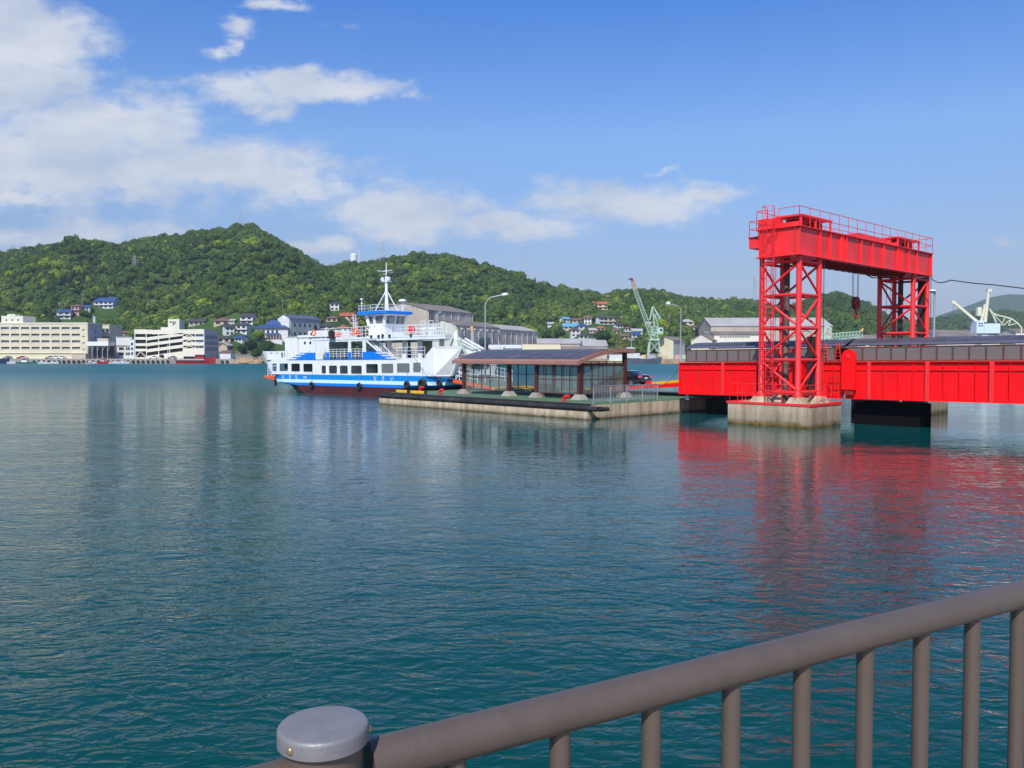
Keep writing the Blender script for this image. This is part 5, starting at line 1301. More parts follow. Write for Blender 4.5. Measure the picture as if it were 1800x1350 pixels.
# helmsman behind the wheelhouse glass
def person(loc, rz, scale, label, name='person', parent_cloth='cloth_navy'):
    t = empty(name, loc, rz, label=label, cat='person')
    J = {'pel': (0, 0, .96), 'sp': (0, 0, 1.18), 'ch': (0, 0, 1.38), 'nk': (0, 0, 1.52), 'hd': (0, .02, 1.62), 'ht': (0, .01, 1.74),
         'ls': (-.19, 0, 1.43), 'le': (-.25, .06, 1.17), 'lh': (-.20, .28, 1.10), 'rs': (.19, 0, 1.43), 're': (.25, .06, 1.17), 'rh': (.20, .28, 1.10),
         'lp': (-.10, 0, .90), 'lk': (-.11, .03, .50), 'la': (-.11, 0, .08), 'lt': (-.12, .16, .04), 'rp': (.10, 0, .90), 'rk': (.11, .03, .50), 'ra': (.11, 0, .08), 'rt': (.12, .16, .04)}
    Rr = {'pel': .15, 'sp': .13, 'ch': .15, 'nk': .055, 'hd': .095, 'ht': .075, 'ls': .06, 'le': .045, 'lh': .03, 'rs': .06, 're': .045, 'rh': .03, 'lp': .09, 'lk': .065, 'la': .045, 'lt': .035, 'rp': .09, 'rk': .065, 'ra': .045, 'rt': .035}
    E_ = [('pel', 'sp'), ('sp', 'ch'), ('ch', 'nk'), ('nk', 'hd'), ('hd', 'ht'), ('ch', 'ls'), ('ls', 'le'), ('le', 'lh'), ('ch', 'rs'), ('rs', 're'), ('re', 'rh'), ('pel', 'lp'), ('lp', 'lk'), ('lk', 'la'), ('la', 'lt'), ('pel', 'rp'), ('rp', 'rk'), ('rk', 'ra'), ('ra', 'rt')]
    for s, a in (('l', -1), ('r', 1)):     # five fingers on each hand
        hx_, hy_, hz_ = J[s + 'h']
        for i in range(5):
            k1, k2 = s + 'f%da' % i, s + 'f%db' % i
            if i == 4: J[k1] = (hx_ - a * .04, hy_ + .02, hz_ + .01); J[k2] = (hx_ - a * .05, hy_ + .06, hz_)
            else: J[k1] = (hx_ + a * (.03 - .02 * i), hy_ + .07, hz_); J[k2] = (hx_ + a * (.03 - .02 * i), hy_ + .11 + (.012 if i in (1, 2) else 0), hz_ - .03)
            Rr[k1] = .009; Rr[k2] = .008; E_ += [(s + 'h', k1), (k1, k2)]
    ks = list(J); me = bpy.data.meshes.new('body'); me.from_pydata([J[k] for k in ks], [(ks.index(a), ks.index(b)) for a, b in E_], [])
    o = bpy.data.objects.new('body', me); col.objects.link(o)
    md = o.modifiers.new('skin', 'SKIN'); md.use_smooth_shade = True; ss = o.modifiers.new('sub', 'SUBSURF'); ss.levels = 1; ss.render_levels = 1
    for i, k in enumerate(ks): me.skin_vertices[0].data[i].radius = (Rr[k], Rr[k]); me.skin_vertices[0].data[i].use_root = (k == 'pel')
    bpy.context.view_layer.update()
    me2 = bpy.data.meshes.new_from_object(o.evaluated_get(bpy.context.evaluated_depsgraph_get())); bpy.data.objects.remove(o)
    me2.materials.clear(); me2.materials.append(MATS['skin']); me2.materials.append(MATS[parent_cloth])
    for p in me2.polygons:
        c = p.center; p.material_index = 0 if (c.z > 1.5 or (c.y > .22 and c.z > .9)) else 1; p.use_smooth = True
    o = bpy.data.objects.new('body', me2); col.objects.link(o); o.parent = t
    m = MB(); m.lathe([(.09, 1.66), (.108, 1.70), (.10, 1.76), (.06, 1.81), (.01, 1.825)], (0, -.012, 0), 14); m.build('hair', 'hair', t, smooth=True)
    m = MB()
    for a in (-.035, .035): m.box((a - .012, .098, 1.655), (a + .012, .104, 1.668))
    m.box((-.012, .10, 1.61), (.012, .125, 1.65)); m.box((-.025, .09, 1.575), (.025, .10, 1.583)); m.build('face_features', 'hair', t)
    t.scale = (scale,) * 3
    return t
mw = Matrix.Translation(fe.location) @ fe.rotation_euler.to_matrix().to_4x4()
person(mw @ Vector((16.6, 3.3, 6.0)), fe.rotation_euler.z - math.pi / 2 + .3, 1.0, 'person in dark clothes standing at the wheel behind the ferry wheelhouse window')

# ============================================================ FAR SHORE
def X_at(px, Y): return (px - 900) / F * Y * (math.cos(PITCH) + 0.0) if False else at_Y(px, 640, Y).x
def z_at(py, Y): return at_Y(900, py, Y).z
def windows_on(t, x0, x1, z0, z1, cols, rows, fx, fz, y=-.08, mat_='window_dark', frame=True, name='window'):
    """grid of window parts on the front of a building (own frame per window, pane as its part)"""
    cw, ch = (x1 - x0) / cols, (z1 - z0) / rows
    w_, h_ = cw * fx, ch * fz
    m = MB(); m.box((0, -.06, 0), (w_, .04, h_)); me = m.mesh(name, mat_)
    n_ = max(1, int(w_ / 1.6)); f = MB(); e = .07
    f.box((0, -.10, 0), (w_, -.062, e)); f.box((0, -.10, h_ - e), (w_, -.062, h_))
    for i in range(n_ + 1): xx = min(i * w_ / n_, w_ - e); f.box((xx, -.10, e), (xx + e, -.062, h_ - e))
    mf = f.mesh('window_bars', 'window_frame')
    for r in range(rows):
        for c in range(cols):
            o = bpy.data.objects.new(name, me); col.objects.link(o); o.parent = t
            o.location = (x0 + c * cw + (cw - w_) / 2, y, z0 + r * ch + (ch - h_) / 2)
            if frame: b = bpy.data.objects.new('window_bars', mf); col.objects.link(b); b.parent = o

def tree(px, py, rpx, kind, label, Y=None, group='single trees on the far shore', shape='round', base=None):
    p = base or (on_terrain(px, py) if Y is None else Vector((X_at(px, Y), Y, ground(X_at(px, Y), Y))))
    s = rpx / F * p.y; rnd = random.Random(int(px * 7 + py))
    t = empty('tree', p, rnd.uniform(0, 6), label=label, cat='tree', group=group)
    m = crown_mb(rnd, lobes=8 if shape == 'round' else 5, leaves=1500, size=.085, shape=shape)
    m.v = [(x * s, y * s, (z + .25) * s) for x, y, z in m.v]; m.build('crown', kind, t)
    m = MB(); m.poly_tube([(0, 0, -.6), (.03 * s, 0, .35 * s), (0, .04 * s, .9 * s)], [.10 * s, .07 * s, .04 * s], 8)
    for a in range(4):
        u = a * 1.6 + .4; m.tube((.02 * s, 0, .4 * s), (.42 * s * math.cos(u), .42 * s * math.sin(u), .95 * s), .04 * s, 5, .015 * s)
    m.build('trunk', 'bark', t)
    CLEAR.append((p.x, p.y, s * .8))
    return t

def house(px, py, wpx, wall, roof, label, storeys=2, yaw=0.0, hip=False, depth=.75, name='house', group='houses on the hillside', hh=2.7, Y=None):
    p = on_terrain(px, py) if Y is None else Vector((X_at(px, Y), Y, ground(X_at(px, Y), Y)))
    w_ = wpx / F * p.y; d = max(5, w_ * depth); h = hh * storeys; rise = min(w_, d) * .28
    t = empty(name, (p.x, p.y, p.z - .3), R(yaw), label=label, cat='house', group=group)
    x0, x1 = -w_ / 2, w_ / 2
    m = MB(); m.box((x0, 0, -3), (x1, d, h))
    if not hip: m.prism([(0, h - .001), (d, h - .001), (d / 2, h + rise - .15)], 0, x0 + .001, x1 - .001)
    m.build('wall', wall, t)
    o_ = .6; m = MB()
    if hip:
        r0 = [(x0 - o_, -o_), (x1 + o_, -o_), (x1 + o_, d + o_), (x0 - o_, d + o_)]; ins = min(w_, d) * .45
        r1 = [(x0 + ins, d / 2 - .1), (x1 - ins, d / 2 - .1), (x1 - ins, d / 2 + .1), (x0 + ins, d / 2 + .1)]
        if x0 + ins >= x1 - ins: r1 = [(-.2, d / 2 - .2), (.2, d / 2 - .2), (.2, d / 2 + .2), (-.2, d / 2 + .2)]
        m.loft([[(x, y, h + .002) for x, y in r0], [(x, y, h + .14) for x, y in r0], [(x, y, h + rise + .2) for x, y in r1]])
    else:
        for s, ya, yb in ((1, -o_, d / 2), (-1, d + o_, d / 2)):
            za, zb = h - .25, h + rise
            m.loft([[(x0 - o_, ya, za), (x1 + o_, ya, za), (x1 + o_, ya, za + .22), (x0 - o_, ya, za + .22)], [(x0 - o_, yb, zb), (x1 + o_, yb, zb), (x1 + o_, yb, zb + .22), (x0 - o_, yb, zb + .22)]])
    m.build('roof', roof, t)
    for s in range(storeys): windows_on(t, x0 + .3, x1 - .3, s * hh + .7, s * hh + 2.3, max(2, int(w_ / 3.2)), 1, .55, .85, 0, frame=False)
    if storeys > 1 and w_ > 7:
        m = MB(); m.box((x0 - .2, -.9, hh - .15), (x1 + .2, -.003, hh + .05)); m.build('lower_eave', roof, t)
    CLEAR.append((p.x, p.y + d / 2, max(w_, d) * .62 + 2)); CLEAR.append((p.x * .985, p.y * .985, w_ * .62 + 2.5)); CLEAR.append((p.x * .97, p.y * .97, w_ * .6 + 2.5)); CLEAR.append((p.x * .955, p.y * .955, w_ * .5 + 1.5))
    return t

def shed(px, py, Y, ang, L_, W, rise, gable, side, roof, label, name='warehouse', cat='warehouse', base=2.35, group=None, ribs=True):
    p = at_Y(px, py, Y); h = p.z - base
    t = empty(name, (p.x, Y, base), R(ang), label=label, cat=cat, group=group)
    m = MB(); m.box((0, .02, 0), (L_, W - .02, h)); m.build('side_wall', side, t)
    for xa, xb in ((-.12, -.002), (L_ + .002, L_ + .12)): m = MB(); m.prism([(0, 0), (W, 0), (W, h), (W / 2, h + rise), (0, h)], 0, xa, xb); m.build('gable_wall', gable, t)
    for o in t.children: pass
    m = MB(); e = .5
    for ya, yb in ((-e, W / 2), (W + e, W / 2)):
        za, zb = h + .02 - e * rise / (W / 2), h + rise + .02
        m.loft([[(-e, ya, za), (L_ + e, ya, za), (L_ + e, ya, za + .3), (-e, ya, za + .3)], [(-e, yb, zb), (L_ + e, yb, zb), (L_ + e, yb, zb + .3), (-e, yb, zb + .3)]])
    m.build('roof', roof, t)
    if ribs:
        m = MB(); k = max(2, int(L_ / 7))
        for i in range(k + 1):
            x = .3 + i * (L_ - .6) / k; m.box((x - .1, -.35, 0), (x + .1, .018, h * .96))
        m.box((0, -.36, h * .62), (L_, -.352, h * .62 + .25)); m.build('wall_ribs', side, t)
    CLEAR.append((p.x, Y + 10, 12))
    for i in range(8):
        f = i / 7; CLEAR.append((p.x + math.cos(R(ang)) * L_ * f - math.sin(R(ang)) * W / 2, Y + math.sin(R(ang)) * L_ * f + math.cos(R(ang)) * W / 2, W * .7 + 3))
    return t, h

# ---- hospital block at the left edge
Y = 426.0; x0, x1 = X_at(-60, Y), X_at(155, Y); zt = z_at(569, Y)
t = empty('apartment_building', (x0, Y, 2.3), 0, label='long cream four storey block with rows of balcony windows at the left edge', cat='building')
w_, h = x1 - x0, zt - 2.3
m = MB(); fl = h / 5.05
front = []
bx0 = X_at(1, Y) - x0; bw = X_at(143, Y) - x0 - bx0; cw = bw / 8
holes = []
for r in range(4):
    zc = z_at(577.5 + 11.6 * (3 - r), Y) - 2.3
    for c in range(-3, 8): holes.append((bx0 + c * cw + .5, bx0 + (c + 1) * cw - .5, zc - .75, zc + .75))
for r in range(4):
    zc = z_at(580 + 11.4 * (3 - r), Y) - 2.3
    holes.append((w_ - 2.8, w_ - 1.6, zc - .3, zc + .3))
m.plate(0, .9, 0, w_, 0, h, holes); m.build('wall', 'cream_wall', t)
m = MB(); m.box((0.01, .901, 0), (w_ - .01, 15.5, h - .01)); m.build('rear_wall', 'grey_wall', t)
m = MB(); m.box((-.3, -.25, h + .002), (w_ + .3, 15.8, h + .6)); m.build('parapet', 'cream_light', t)
m = MB(); m.box((0, -.9, h * .0), (w_ * .93, -.002, .3)); m.box((0, -.55, .31 + 2.6), (w_ * .96, -.002, 3.05)); m.build('canopy', 'cream_light', t)
ml, mb_ = MB(), MB()
ml.box((0, .5, 0), (cw - 1.0, .6, 1.5)); me = ml.mesh('window', 'window_dark')
for k in range(5): xx = k * (cw - 1.08) / 4; mb_.box((xx, .42, 0), (xx + .08, .495, 1.5))
mb_.box((0, .40, .02), (cw - 1.0, .415, .55))
mf = mb_.mesh('window_bars', 'window_frame')
for i, hh_ in enumerate(holes[:44]):
    o = bpy.data.objects.new('window', me); col.objects.link(o); o.parent = t; o.location = (hh_[0], 0, hh_[2])
    b = bpy.data.objects.new('window_bars', mf); col.objects.link(b); b.parent = o
m = MB()
for r in range(4): m.box((w_ + .001, 7.5, 3.6 + r * 3.35), (w_ + .08, 8.3, 4.7 + r * 3.35))
m.build('side_window', 'window_dark', t); 
for r in range(1, 4): dup(t.children[-1], t)
for o in list(t.children):
    if o.name.startswith('side_window.'): bpy.data.objects.remove(o)
sx0, sx1, sz = X_at(3, Y) - x0, X_at(41, Y) - x0, z_at(555, Y) - 2.3
m = MB(); m.box((sx0, .5, h + .602), (sx1, 12, sz)); m.box((sx0 + 3, .6, sz + .001), (sx0 + 7, 5, sz + .9)); po = m.build('roof_house', 'cream_light', t)
m = MB()
for k in range(3): m.box((sx0 + 2.2 + 3 * k, .44, h + 1.5), (sx0 + 3.0 + 3 * k, .497, h + 2.3))
m.build('window', 'window_dark', po)
# its rear wing
x2, x3 = X_at(170, 446), X_at(193, 446)
t = empty('apartment_building', (x2, 446, 2.3), 0, label='cream and grey rear wing with balconies right of the long cream block', cat='building')
m = MB(); hh_ = z_at(572, 446) - 2.3; m.box((0, 0, 0), (x3 - x2, 14, hh_)); m.build('wall', 'cream_wall', t)
m = MB(); m.box((2.6, -.5, 0), (x3 - x2 + .3, -.003, 1.2))
for r in range(4): m.box((2.6, -.5, 3 + r * 3.4), (x3 - x2 + .4, -.003, 4.2 + r * 3.4))
m.build('balcony_band', 'grey_wall', t)
windows_on(t, 2.8, x3 - x2, 4.3, hh_ - .6, 2, 3, .8, .5, frame=False)
m = MB(); m.box((-.2, -.2, hh_ + .002), (x3 - x2 + .2, 14.2, hh_ + .4)); m.build('parapet', 'cream_light', t)
m = MB(); xx = X_at(158, 444) - x2; m.box((xx, 2, 10), (xx + 1.2, 3.2, z_at(556, 446) - 2.3)); m.build('stair_tower', 'grey_wall', t)

# ---- white canopy shed
p = at_Y(152, 607, 420)
t = empty('storage_shed', (p.x, 420, 2.35), 0, label='white roofed open shed on steel legs between the cream block and the ramped car park', cat='shed')
m = MB(); m.box((0, 0, 6.6), (11, 7, 8.7)); m.build('roof', 'lamp_head', t)
for i in range(5): m = MB(); m.box((i * 2.6, .1, 0), (i * 2.6 + .2, .3, 6.59)); m.bar((i * 2.6 + .1, .2, 3.6), (i * 2.6 + 1.3, .2, 6.5), .12); m.build('post', 'grey_wall', t)
m = MB(); m.box((0, 5, 0), (11, 6.8, 6.59)); m.build('rear_wall', 'dark_opening', t)
m = MB(); m.box((5, 1, 8.702), (10.6, 5, 10.4)); m.build('roof_unit', 'house_beige', t)
# low white wall/kiosk
p = at_Y(126, 620, 417); t = empty('storage_shed', (p.x, 417, 2.35), 0, label='low beige box shed on the quay in front of the cream block', cat='shed')
m = MB(); m.box((0, 0, 0), (7.0, 4, 2.5)); m.build('wall', 'house_beige', t); m = MB(); m.box((-.2, -.2, 2.502), (7.2, 4.2, 2.7)); m.build('roof', 'shed_roof_light', t)
# white office house
p = at_Y(205, 593, 432); t = empty('office_building', (p.x, 432, 2.35), 0, label='small white flat roofed building left of the ramped car park', cat='building')
hz = p.z - 2.35; m = MB(); m.box((0, 0, 0), (8.2, 8, hz)); m.box((0, -.6, hz * .62), (8.2, -.002, hz)); m.build('wall', 'house_white', t); windows_on(t, .6, 7.8, 1.2, hz * .6, 2, 2, .7, .5, frame=False)
m = MB(); m.box((-.2, -.8, hz + .002), (8.4, 8.2, hz + .3)); m.build('roof', 'grey_wall', t)
p = at_Y(228, 597, 430); t = empty('office_building', (p.x, 430, 2.35), 0, label='narrow pale blue green building squeezed beside the ramped car park', cat='building')
hz = p.z - 2.35; m = MB(); m.box((0, 0, 0), (2.3, 8, hz)); m.build('wall', 'crane_pale', t); m = MB(); m.box((-.1, -.1, hz + .002), (2.4, 8.1, hz + .25)); m.build('roof', 'grey_wall', t); windows_on(t, .3, 2.0, 1.5, hz - 1, 1, 3, .6, .5, frame=False)

# ---- ramped car park with the P sign
Y = 423.0; x0, x1 = X_at(237, Y), X_at(359, Y); zt = z_at(579, Y); h = zt - 2.3; w_ = x1 - x0
t = empty('parking_building', (x0, Y, 2.3), 0, label='cream multi storey car park with sloping ramps and a sign tower', cat='building')
K = w_ / 122.0            # metres per photo pixel
def W(px): return (px - 237) * K
def Zp(py): return z_at(py, Y) - 2.3
m = MB()
m.box((0, 1.2, 0), (w_ - .01, 19.9, h - .5)); m.build('inner_core', 'dark_opening', t)
m = MB()
def band(xa, ya0, yb0, xb, ya1, yb1): m.loft([[(W(xa), 0, Zp(yb0)), (W(xa), .5, Zp(yb0)), (W(xa), .5, Zp(ya0)), (W(xa), 0, Zp(ya0))], [(W(xb), 0, Zp(yb1)), (W(xb), .5, Zp(yb1)), (W(xb), .5, Zp(ya1)), (W(xb), 0, Zp(ya1))]])
band(237, 579, 587, 258, 579, 587); band(258, 579.5, 587, 268, 579.5, 587); band(268, 580, 587.5, 359, 578.5, 587.3)
for y in (592.5, 603.5, 613): band(237, y, y + 4.6, 258, y, y + 4.6)
for k, y in enumerate((597.5, 608.5, 618.5)):
    band(258.05, y - 2.0 if k else 593, y + 3.8, 322, y - 9.6, y - 5.0) if False else None
for y in (592, 602.2, 612.8, 624.5):      # sloping ramp parapets
    band(258.1, y + 1.2, y + 6.6 if y < 620 else 634, 322, y - 7.2, y - 1.9 if y < 620 else 630)
for y in (592, 602, 612.5): band(322.1, y - 0.4, y + 5.6 if y < 612 else y + 14, 359, y - .4, y + 5.6 if y < 612 else y + 14)
m.box((0, .001, Zp(640)), (W(258), .45, Zp(628)))
m.build('ramp_parapets', 'cream_light', t)
m = MB()
for px in (237, 257, 278.5, 297.5, 321.5, 343, 358.2): m.box((W(px), .05, 0), (W(px) + .35, .6, h - .1))
m.build('columns', 'cream_light', t)
for o in t.children:
    if o.name.startswith('ramp_parapets'): o.name = 'ramp_parapet'
    if o.name.startswith('columns'): o.name = 'column_row'
m = MB()
for y0, y1 in ((588, 592.5), (598, 602.5), (607.8, 612)):
    for a, b, c in ((323, 333, 342),): m.bar((W(a), .25, Zp(y1)), (W(b), .25, Zp(y0)), .3); m.bar((W(b), .25, Zp(y0)), (W(c), .25, Zp(y1)), .3)
m.bar((W(239), .25, Zp(627)), (W(247), .25, Zp(618)), .3); m.bar((W(247), .25, Zp(618)), (W(256), .25, Zp(627)), .3)
m.build('cross_bracing', 'cream_light', t)
for i, y in enumerate((590, 600, 610)):
    m = MB(); m.box((W(344), .62, Zp(y + 3.5)), (W(358), .7, Zp(y - 2))); m.build('window', 'window_blue', t)
m = MB(); hs = []
for r in range(3):
    for c in range(7): hs.append((2.0 + c * 2.5, 3.5 + c * 2.5, 4.1 + r * 3.1, 6.0 + r * 3.1))
m.plate(-.25, 0, 0, 20.5, 0, h, hs)
m.v = [(w_ - y - .25 + .25, x, z) for x, y, z in m.v]; m.build('side_wall', 'grey_wall', t)
tx0, tx1 = W(296), W(316); tz = Zp(561)
m = MB(); m.box((tx0, .1, h - .3), (tx1, 7, tz)); so = m.build('sign_tower', 'cream_light', t)
m = MB(); m.box((W(283), .3, h - .3), (tx0 - .01, 6, Zp(575))); m.build('roof_house', 'cream_light', t)
# the P mark: a dark stem and bowl with a small block beside it
m = MB(); cx, cz = W(307.5), Zp(571.2); u = K
m.box((W(304.5), .02, Zp(572)), (W(306), .099, Zp(565)))
pts = [(W(301.5), Zp(566)), (W(308), Zp(565.3)), (W(309.8), Zp(566)), (W(310), Zp(567.6)), (W(308.2), Zp(568.8)), (W(304.8), Zp(569.2))]
for a, b in zip(pts[:-1], pts[1:]): m.bar((a[0], .05, a[1]), (b[0], .05, b[1]), .1, .36)
m.box((W(299), .02, Zp(567.5)), (W(301.2), .099, Zp(564.6))); m.build('sign_letter', 'letter_black', so)

# ---- far quay wall, tyres, boats, parked cars, poles
m = MB(); m.box((X_at(-400, 411), 410.6, -2.6), (X_at(412, 411), 413.4, 2.36)); fq = m.build('far_quay', 'quay_concrete', kind='structure')
m = MB(); m.torus((0, 0, 0), .55, .26, 1, 12, 6); tyre_me = m.mesh('quay_tyre', 'tyre')
for i in range(40):
    px = 60 + i * 8.7
    if 300 < px < 385: continue
    o = bpy.data.objects.new('tyre', tyre_me); col.objects.link(o); o.location = (X_at(px, 410.3), 410.3, .95); o.parent = fq
m = MB(); m.box((X_at(996, 411), 410.6, -2.6), (X_at(1900, 411), 413.4, 1.7)); m.build('far_quay', 'sea_rock', kind='structure')
def boat(px, L_, hullm, label, Y=406, B=2.2, cabin='house_white', cx=.5, ch=1.6, mast=3.0, fb=.8, yaw=0, stripe=None):
    t = empty('boat', (X_at(px, Y), Y, 0), R(yaw), label=label, cat='boat', group='boats moored along the far quay')
    m = MB(); rings = []
    for s, b, k, f in ((0, .82, -.15, 1.0), (.1, .95, -.2, 1.0), (.5, 1, -.25, 1.0), (.8, .75, -.2, 1.2), (.95, .28, -.05, 1.45), (1.0, .05, .2, 1.6)):
        x = s * L_; hb = B / 2 * b; rings.append([(x, -hb * .6, k), (x, hb * .6, k), (x, hb, fb * f), (x, hb * .86, fb * f), (x, -hb * .86, fb * f), (x, -hb, fb * f)])
    m.loft(rings); m.build('hull', hullm, t)
    if stripe: m = MB(); m.box((L_ * .05, -B / 2 - .02, fb * .75), (L_ * .75, -B / 2 - .003, fb)); m.build('rubbing_strake', stripe, t)
    m = MB(); c0, c1 = L_ * (cx - .13), L_ * (cx + .10); m.loft([[(c0, -B * .32, fb * 1.001), (c1, -B * .32, fb * 1.001), (c1, B * .32, fb * 1.001), (c0, B * .32, fb * 1.001)], [(c0 + .1, -B * .28, fb + ch), (c1 - .3, -B * .28, fb + ch), (c1 - .3, B * .28, fb + ch), (c0 + .1, B * .28, fb + ch)]]); co = m.build('cabin', cabin, t)
    m = MB(); m.box((c0 + .2, -B * .33, fb + ch * .5), (c1 - .35, -B * .305, fb + ch * .85)); m.build('window', 'window_dark', co)
    if mast: m = MB(); m.tube((L_ * .3, 0, fb), (L_ * .3, 0, fb + mast), .05, 5); m.build('mast', 'galv', t)
    return t
boat(-12, 8, 'boat_blue', 'dark navy blue boat at the left edge of the far quay', B=3, fb=2.0, cabin='boat_blue', ch=.6, mast=0)
boat(13, 4, 'house_white', 'small white skiff beside the navy boat', B=1.6, fb=.9, ch=.7, mast=0)
boat(30, 12, 'boat_green', 'green hulled fishing boat with white cabin on the far quay', B=3, cabin='house_white', cx=.35, ch=2.2)
boat(66, 4.5, 'house_white', 'small white open boat near the green fishing boat', B=1.7, ch=.9, mast=0)
boat(82, 6, 'lamp_head', 'long low white boat in front of the cream block', B=2, ch=.6, mast=0, fb=.7)
boat(150, 5, 'house_white', 'white boat with faint red trim below the canopy shed', B=2, ch=1.0, stripe='boat_red')
boat(172, 6, 'boat_red', 'dull red fishing boat with a low cabin below the canopy shed', B=2.2, ch=1.8, cabin='house_pink', fb=1.0)
boat(192, 5, 'house_white', 'white dinghy right of the dull red fishing boat', B=2, ch=.5, mast=0)
boat(206, 6, 'crane_pale', 'pale blue boat with small cabin left of the ramped car park', B=2, ch=1.1)
boat(311, 19, 'boat_red', 'large dark red ship with sheer bow moored below the car park', B=5, fb=2.3, cx=.62, ch=2.2, cabin='boat_red', mast=3, stripe='shed_roof_light')
for i, (px, c, lab) in enumerate([(14, 'car_silver', 'silver car parked at the left end of the far quay'), (38, 'car_red', 'red car parked before the cream block'), (88, 'car_silver', 'silver car parked in front of the middle of the cream block'), (98, 'car_white', 'white car parked before the cream block, right of the silver one'), (108, 'car_white', 'white car parked left of the low beige box shed'), (270, 'car_white', 'white van parked on the quay below the ramped car park'), (303, 'car_silver', 'grey car parked just left of the dark red ship')]):
    c = make_car('parked_car', (X_at(px, 416), 416, 2.38), (0, 0, .15 * (i % 3)), c, lab, 'cars parked on the far quay', detail=False)
for px, h_, lab in ((225, 9, 'thin pole left of the ramped car park'), (295, 7, 'pale pole on the quay in front of the ramped car park'), (350, 8, 'pale pole behind the dark red ship')):
    t = empty('utility_pole', (X_at(px, 414), 414, 2.36), 0, label=lab, cat='pole', group='poles on the far quay')
    m = MB(); m.tube((0, 0, 0), (0, 0, h_), .13, 6, .09); m.build('pole', 'cream_light', t); m = MB(); m.box((-.5, -.1, h_ - .5), (.5, .1, h_ - .35)); m.build('crossbar', 'pylon_grey', t)
for px, py, h_, lab in ((958, 600, 9, 'grey pole left of the trees above the long low shed'), (1017, 604, 11, 'tall grey pole behind the long low shed'), (1078, 600, 12, 'tall pole beside the wide green tree in the village'), (1093, 575, 12, 'thin pole standing above the slate grey village house'), (1112, 570, 11, 'thin pole in the woods left of the green boom'), (1176, 585, 12, 'pole right of the green crane house'), (1205, 560, 12, 'pole in the woods near the cream house on the bank'), (1243, 560, 13, 'pole on the hill above the factory left end'), (105, 566, 13, 'pole by the blue roofed cluster above the cream block'), (146, 552, 13, 'pole between the two blue roofed houses on the left slope'), (340, 600, 10, 'pole at the right corner of the ramped car park'), (497, 560, 12, 'pole behind the white gable of the grey wing'), (700, 560, 12, 'pole in the woods behind the wheelhouse')):
    p = on_terrain(px, py); t = empty('utility_pole', p, 0, label=lab, cat='pole', group='poles among the houses')
    m = MB(); m.tube((0, 0, 0), (0, 0, h_), .17, 6, .12); m.build('pole', 'galv', t); m = MB(); m.box((-.9, -.1, h_ - .8), (.9, .1, h_ - .6)); m.build('crossbar', 'pylon_grey', t)
p = at_Y(386, 623, 412.5); t = empty('boat_house', (p.x, 411.5, -1), 0, label='white boat house on a concrete base right of the dark red ship', cat='house')
m = MB(); m.box((0, 0, 0), (6, 8, 3.2)); m.build('base', 'quay_concrete', t); m = MB(); m.box((.3, .3, 3.202), (5.7, 7.7, 6.4)); m.build('wall', 'house_white', t)
m = MB(); m.loft([[(-.2, -.2, 6.402), (6.2, -.2, 6.402), (6.2, 8.2, 6.402), (-.2, 8.2, 6.402)], [(.8, 3, 7.6), (5.2, 3, 7.6), (5.2, 5, 7.6), (.8, 5, 7.6)]]); m.build('roof', 'roof_brown', t)

# ---- rocks on the shore
rnd = random.Random(3)
for i, (px, s, lab) in enumerate([(420, 2.6, 'tan shore rock next to the white boat house'), (432, 3.4, 'largest orange tan shore rock below the dark trees'), (443, 3.0, 'sunlit tan shore rock left of the ferry stern'), (454, 2.6, 'low brown shore rock nearest the ferry stern')]):
    m = MB(); rings = []
    for k in range(6):
        ph = k / 5; rr = s * math.cos(ph * 1.35); rings.append([(rr * 1.3 * math.cos(a * .7) * rnd.uniform(.75, 1.15), rr * math.sin(a * .7) * rnd.uniform(.75, 1.15), s * 1.15 * math.sin(ph * 1.5) - .6 + rnd.uniform(-.15, .15)) for a in range(9)])
    m.loft(rings); m.build('shore_rock', 'sea_rock', loc=(X_at(px, 412), 412, 0), label=lab, cat='rock', group='rocks on the far shore')

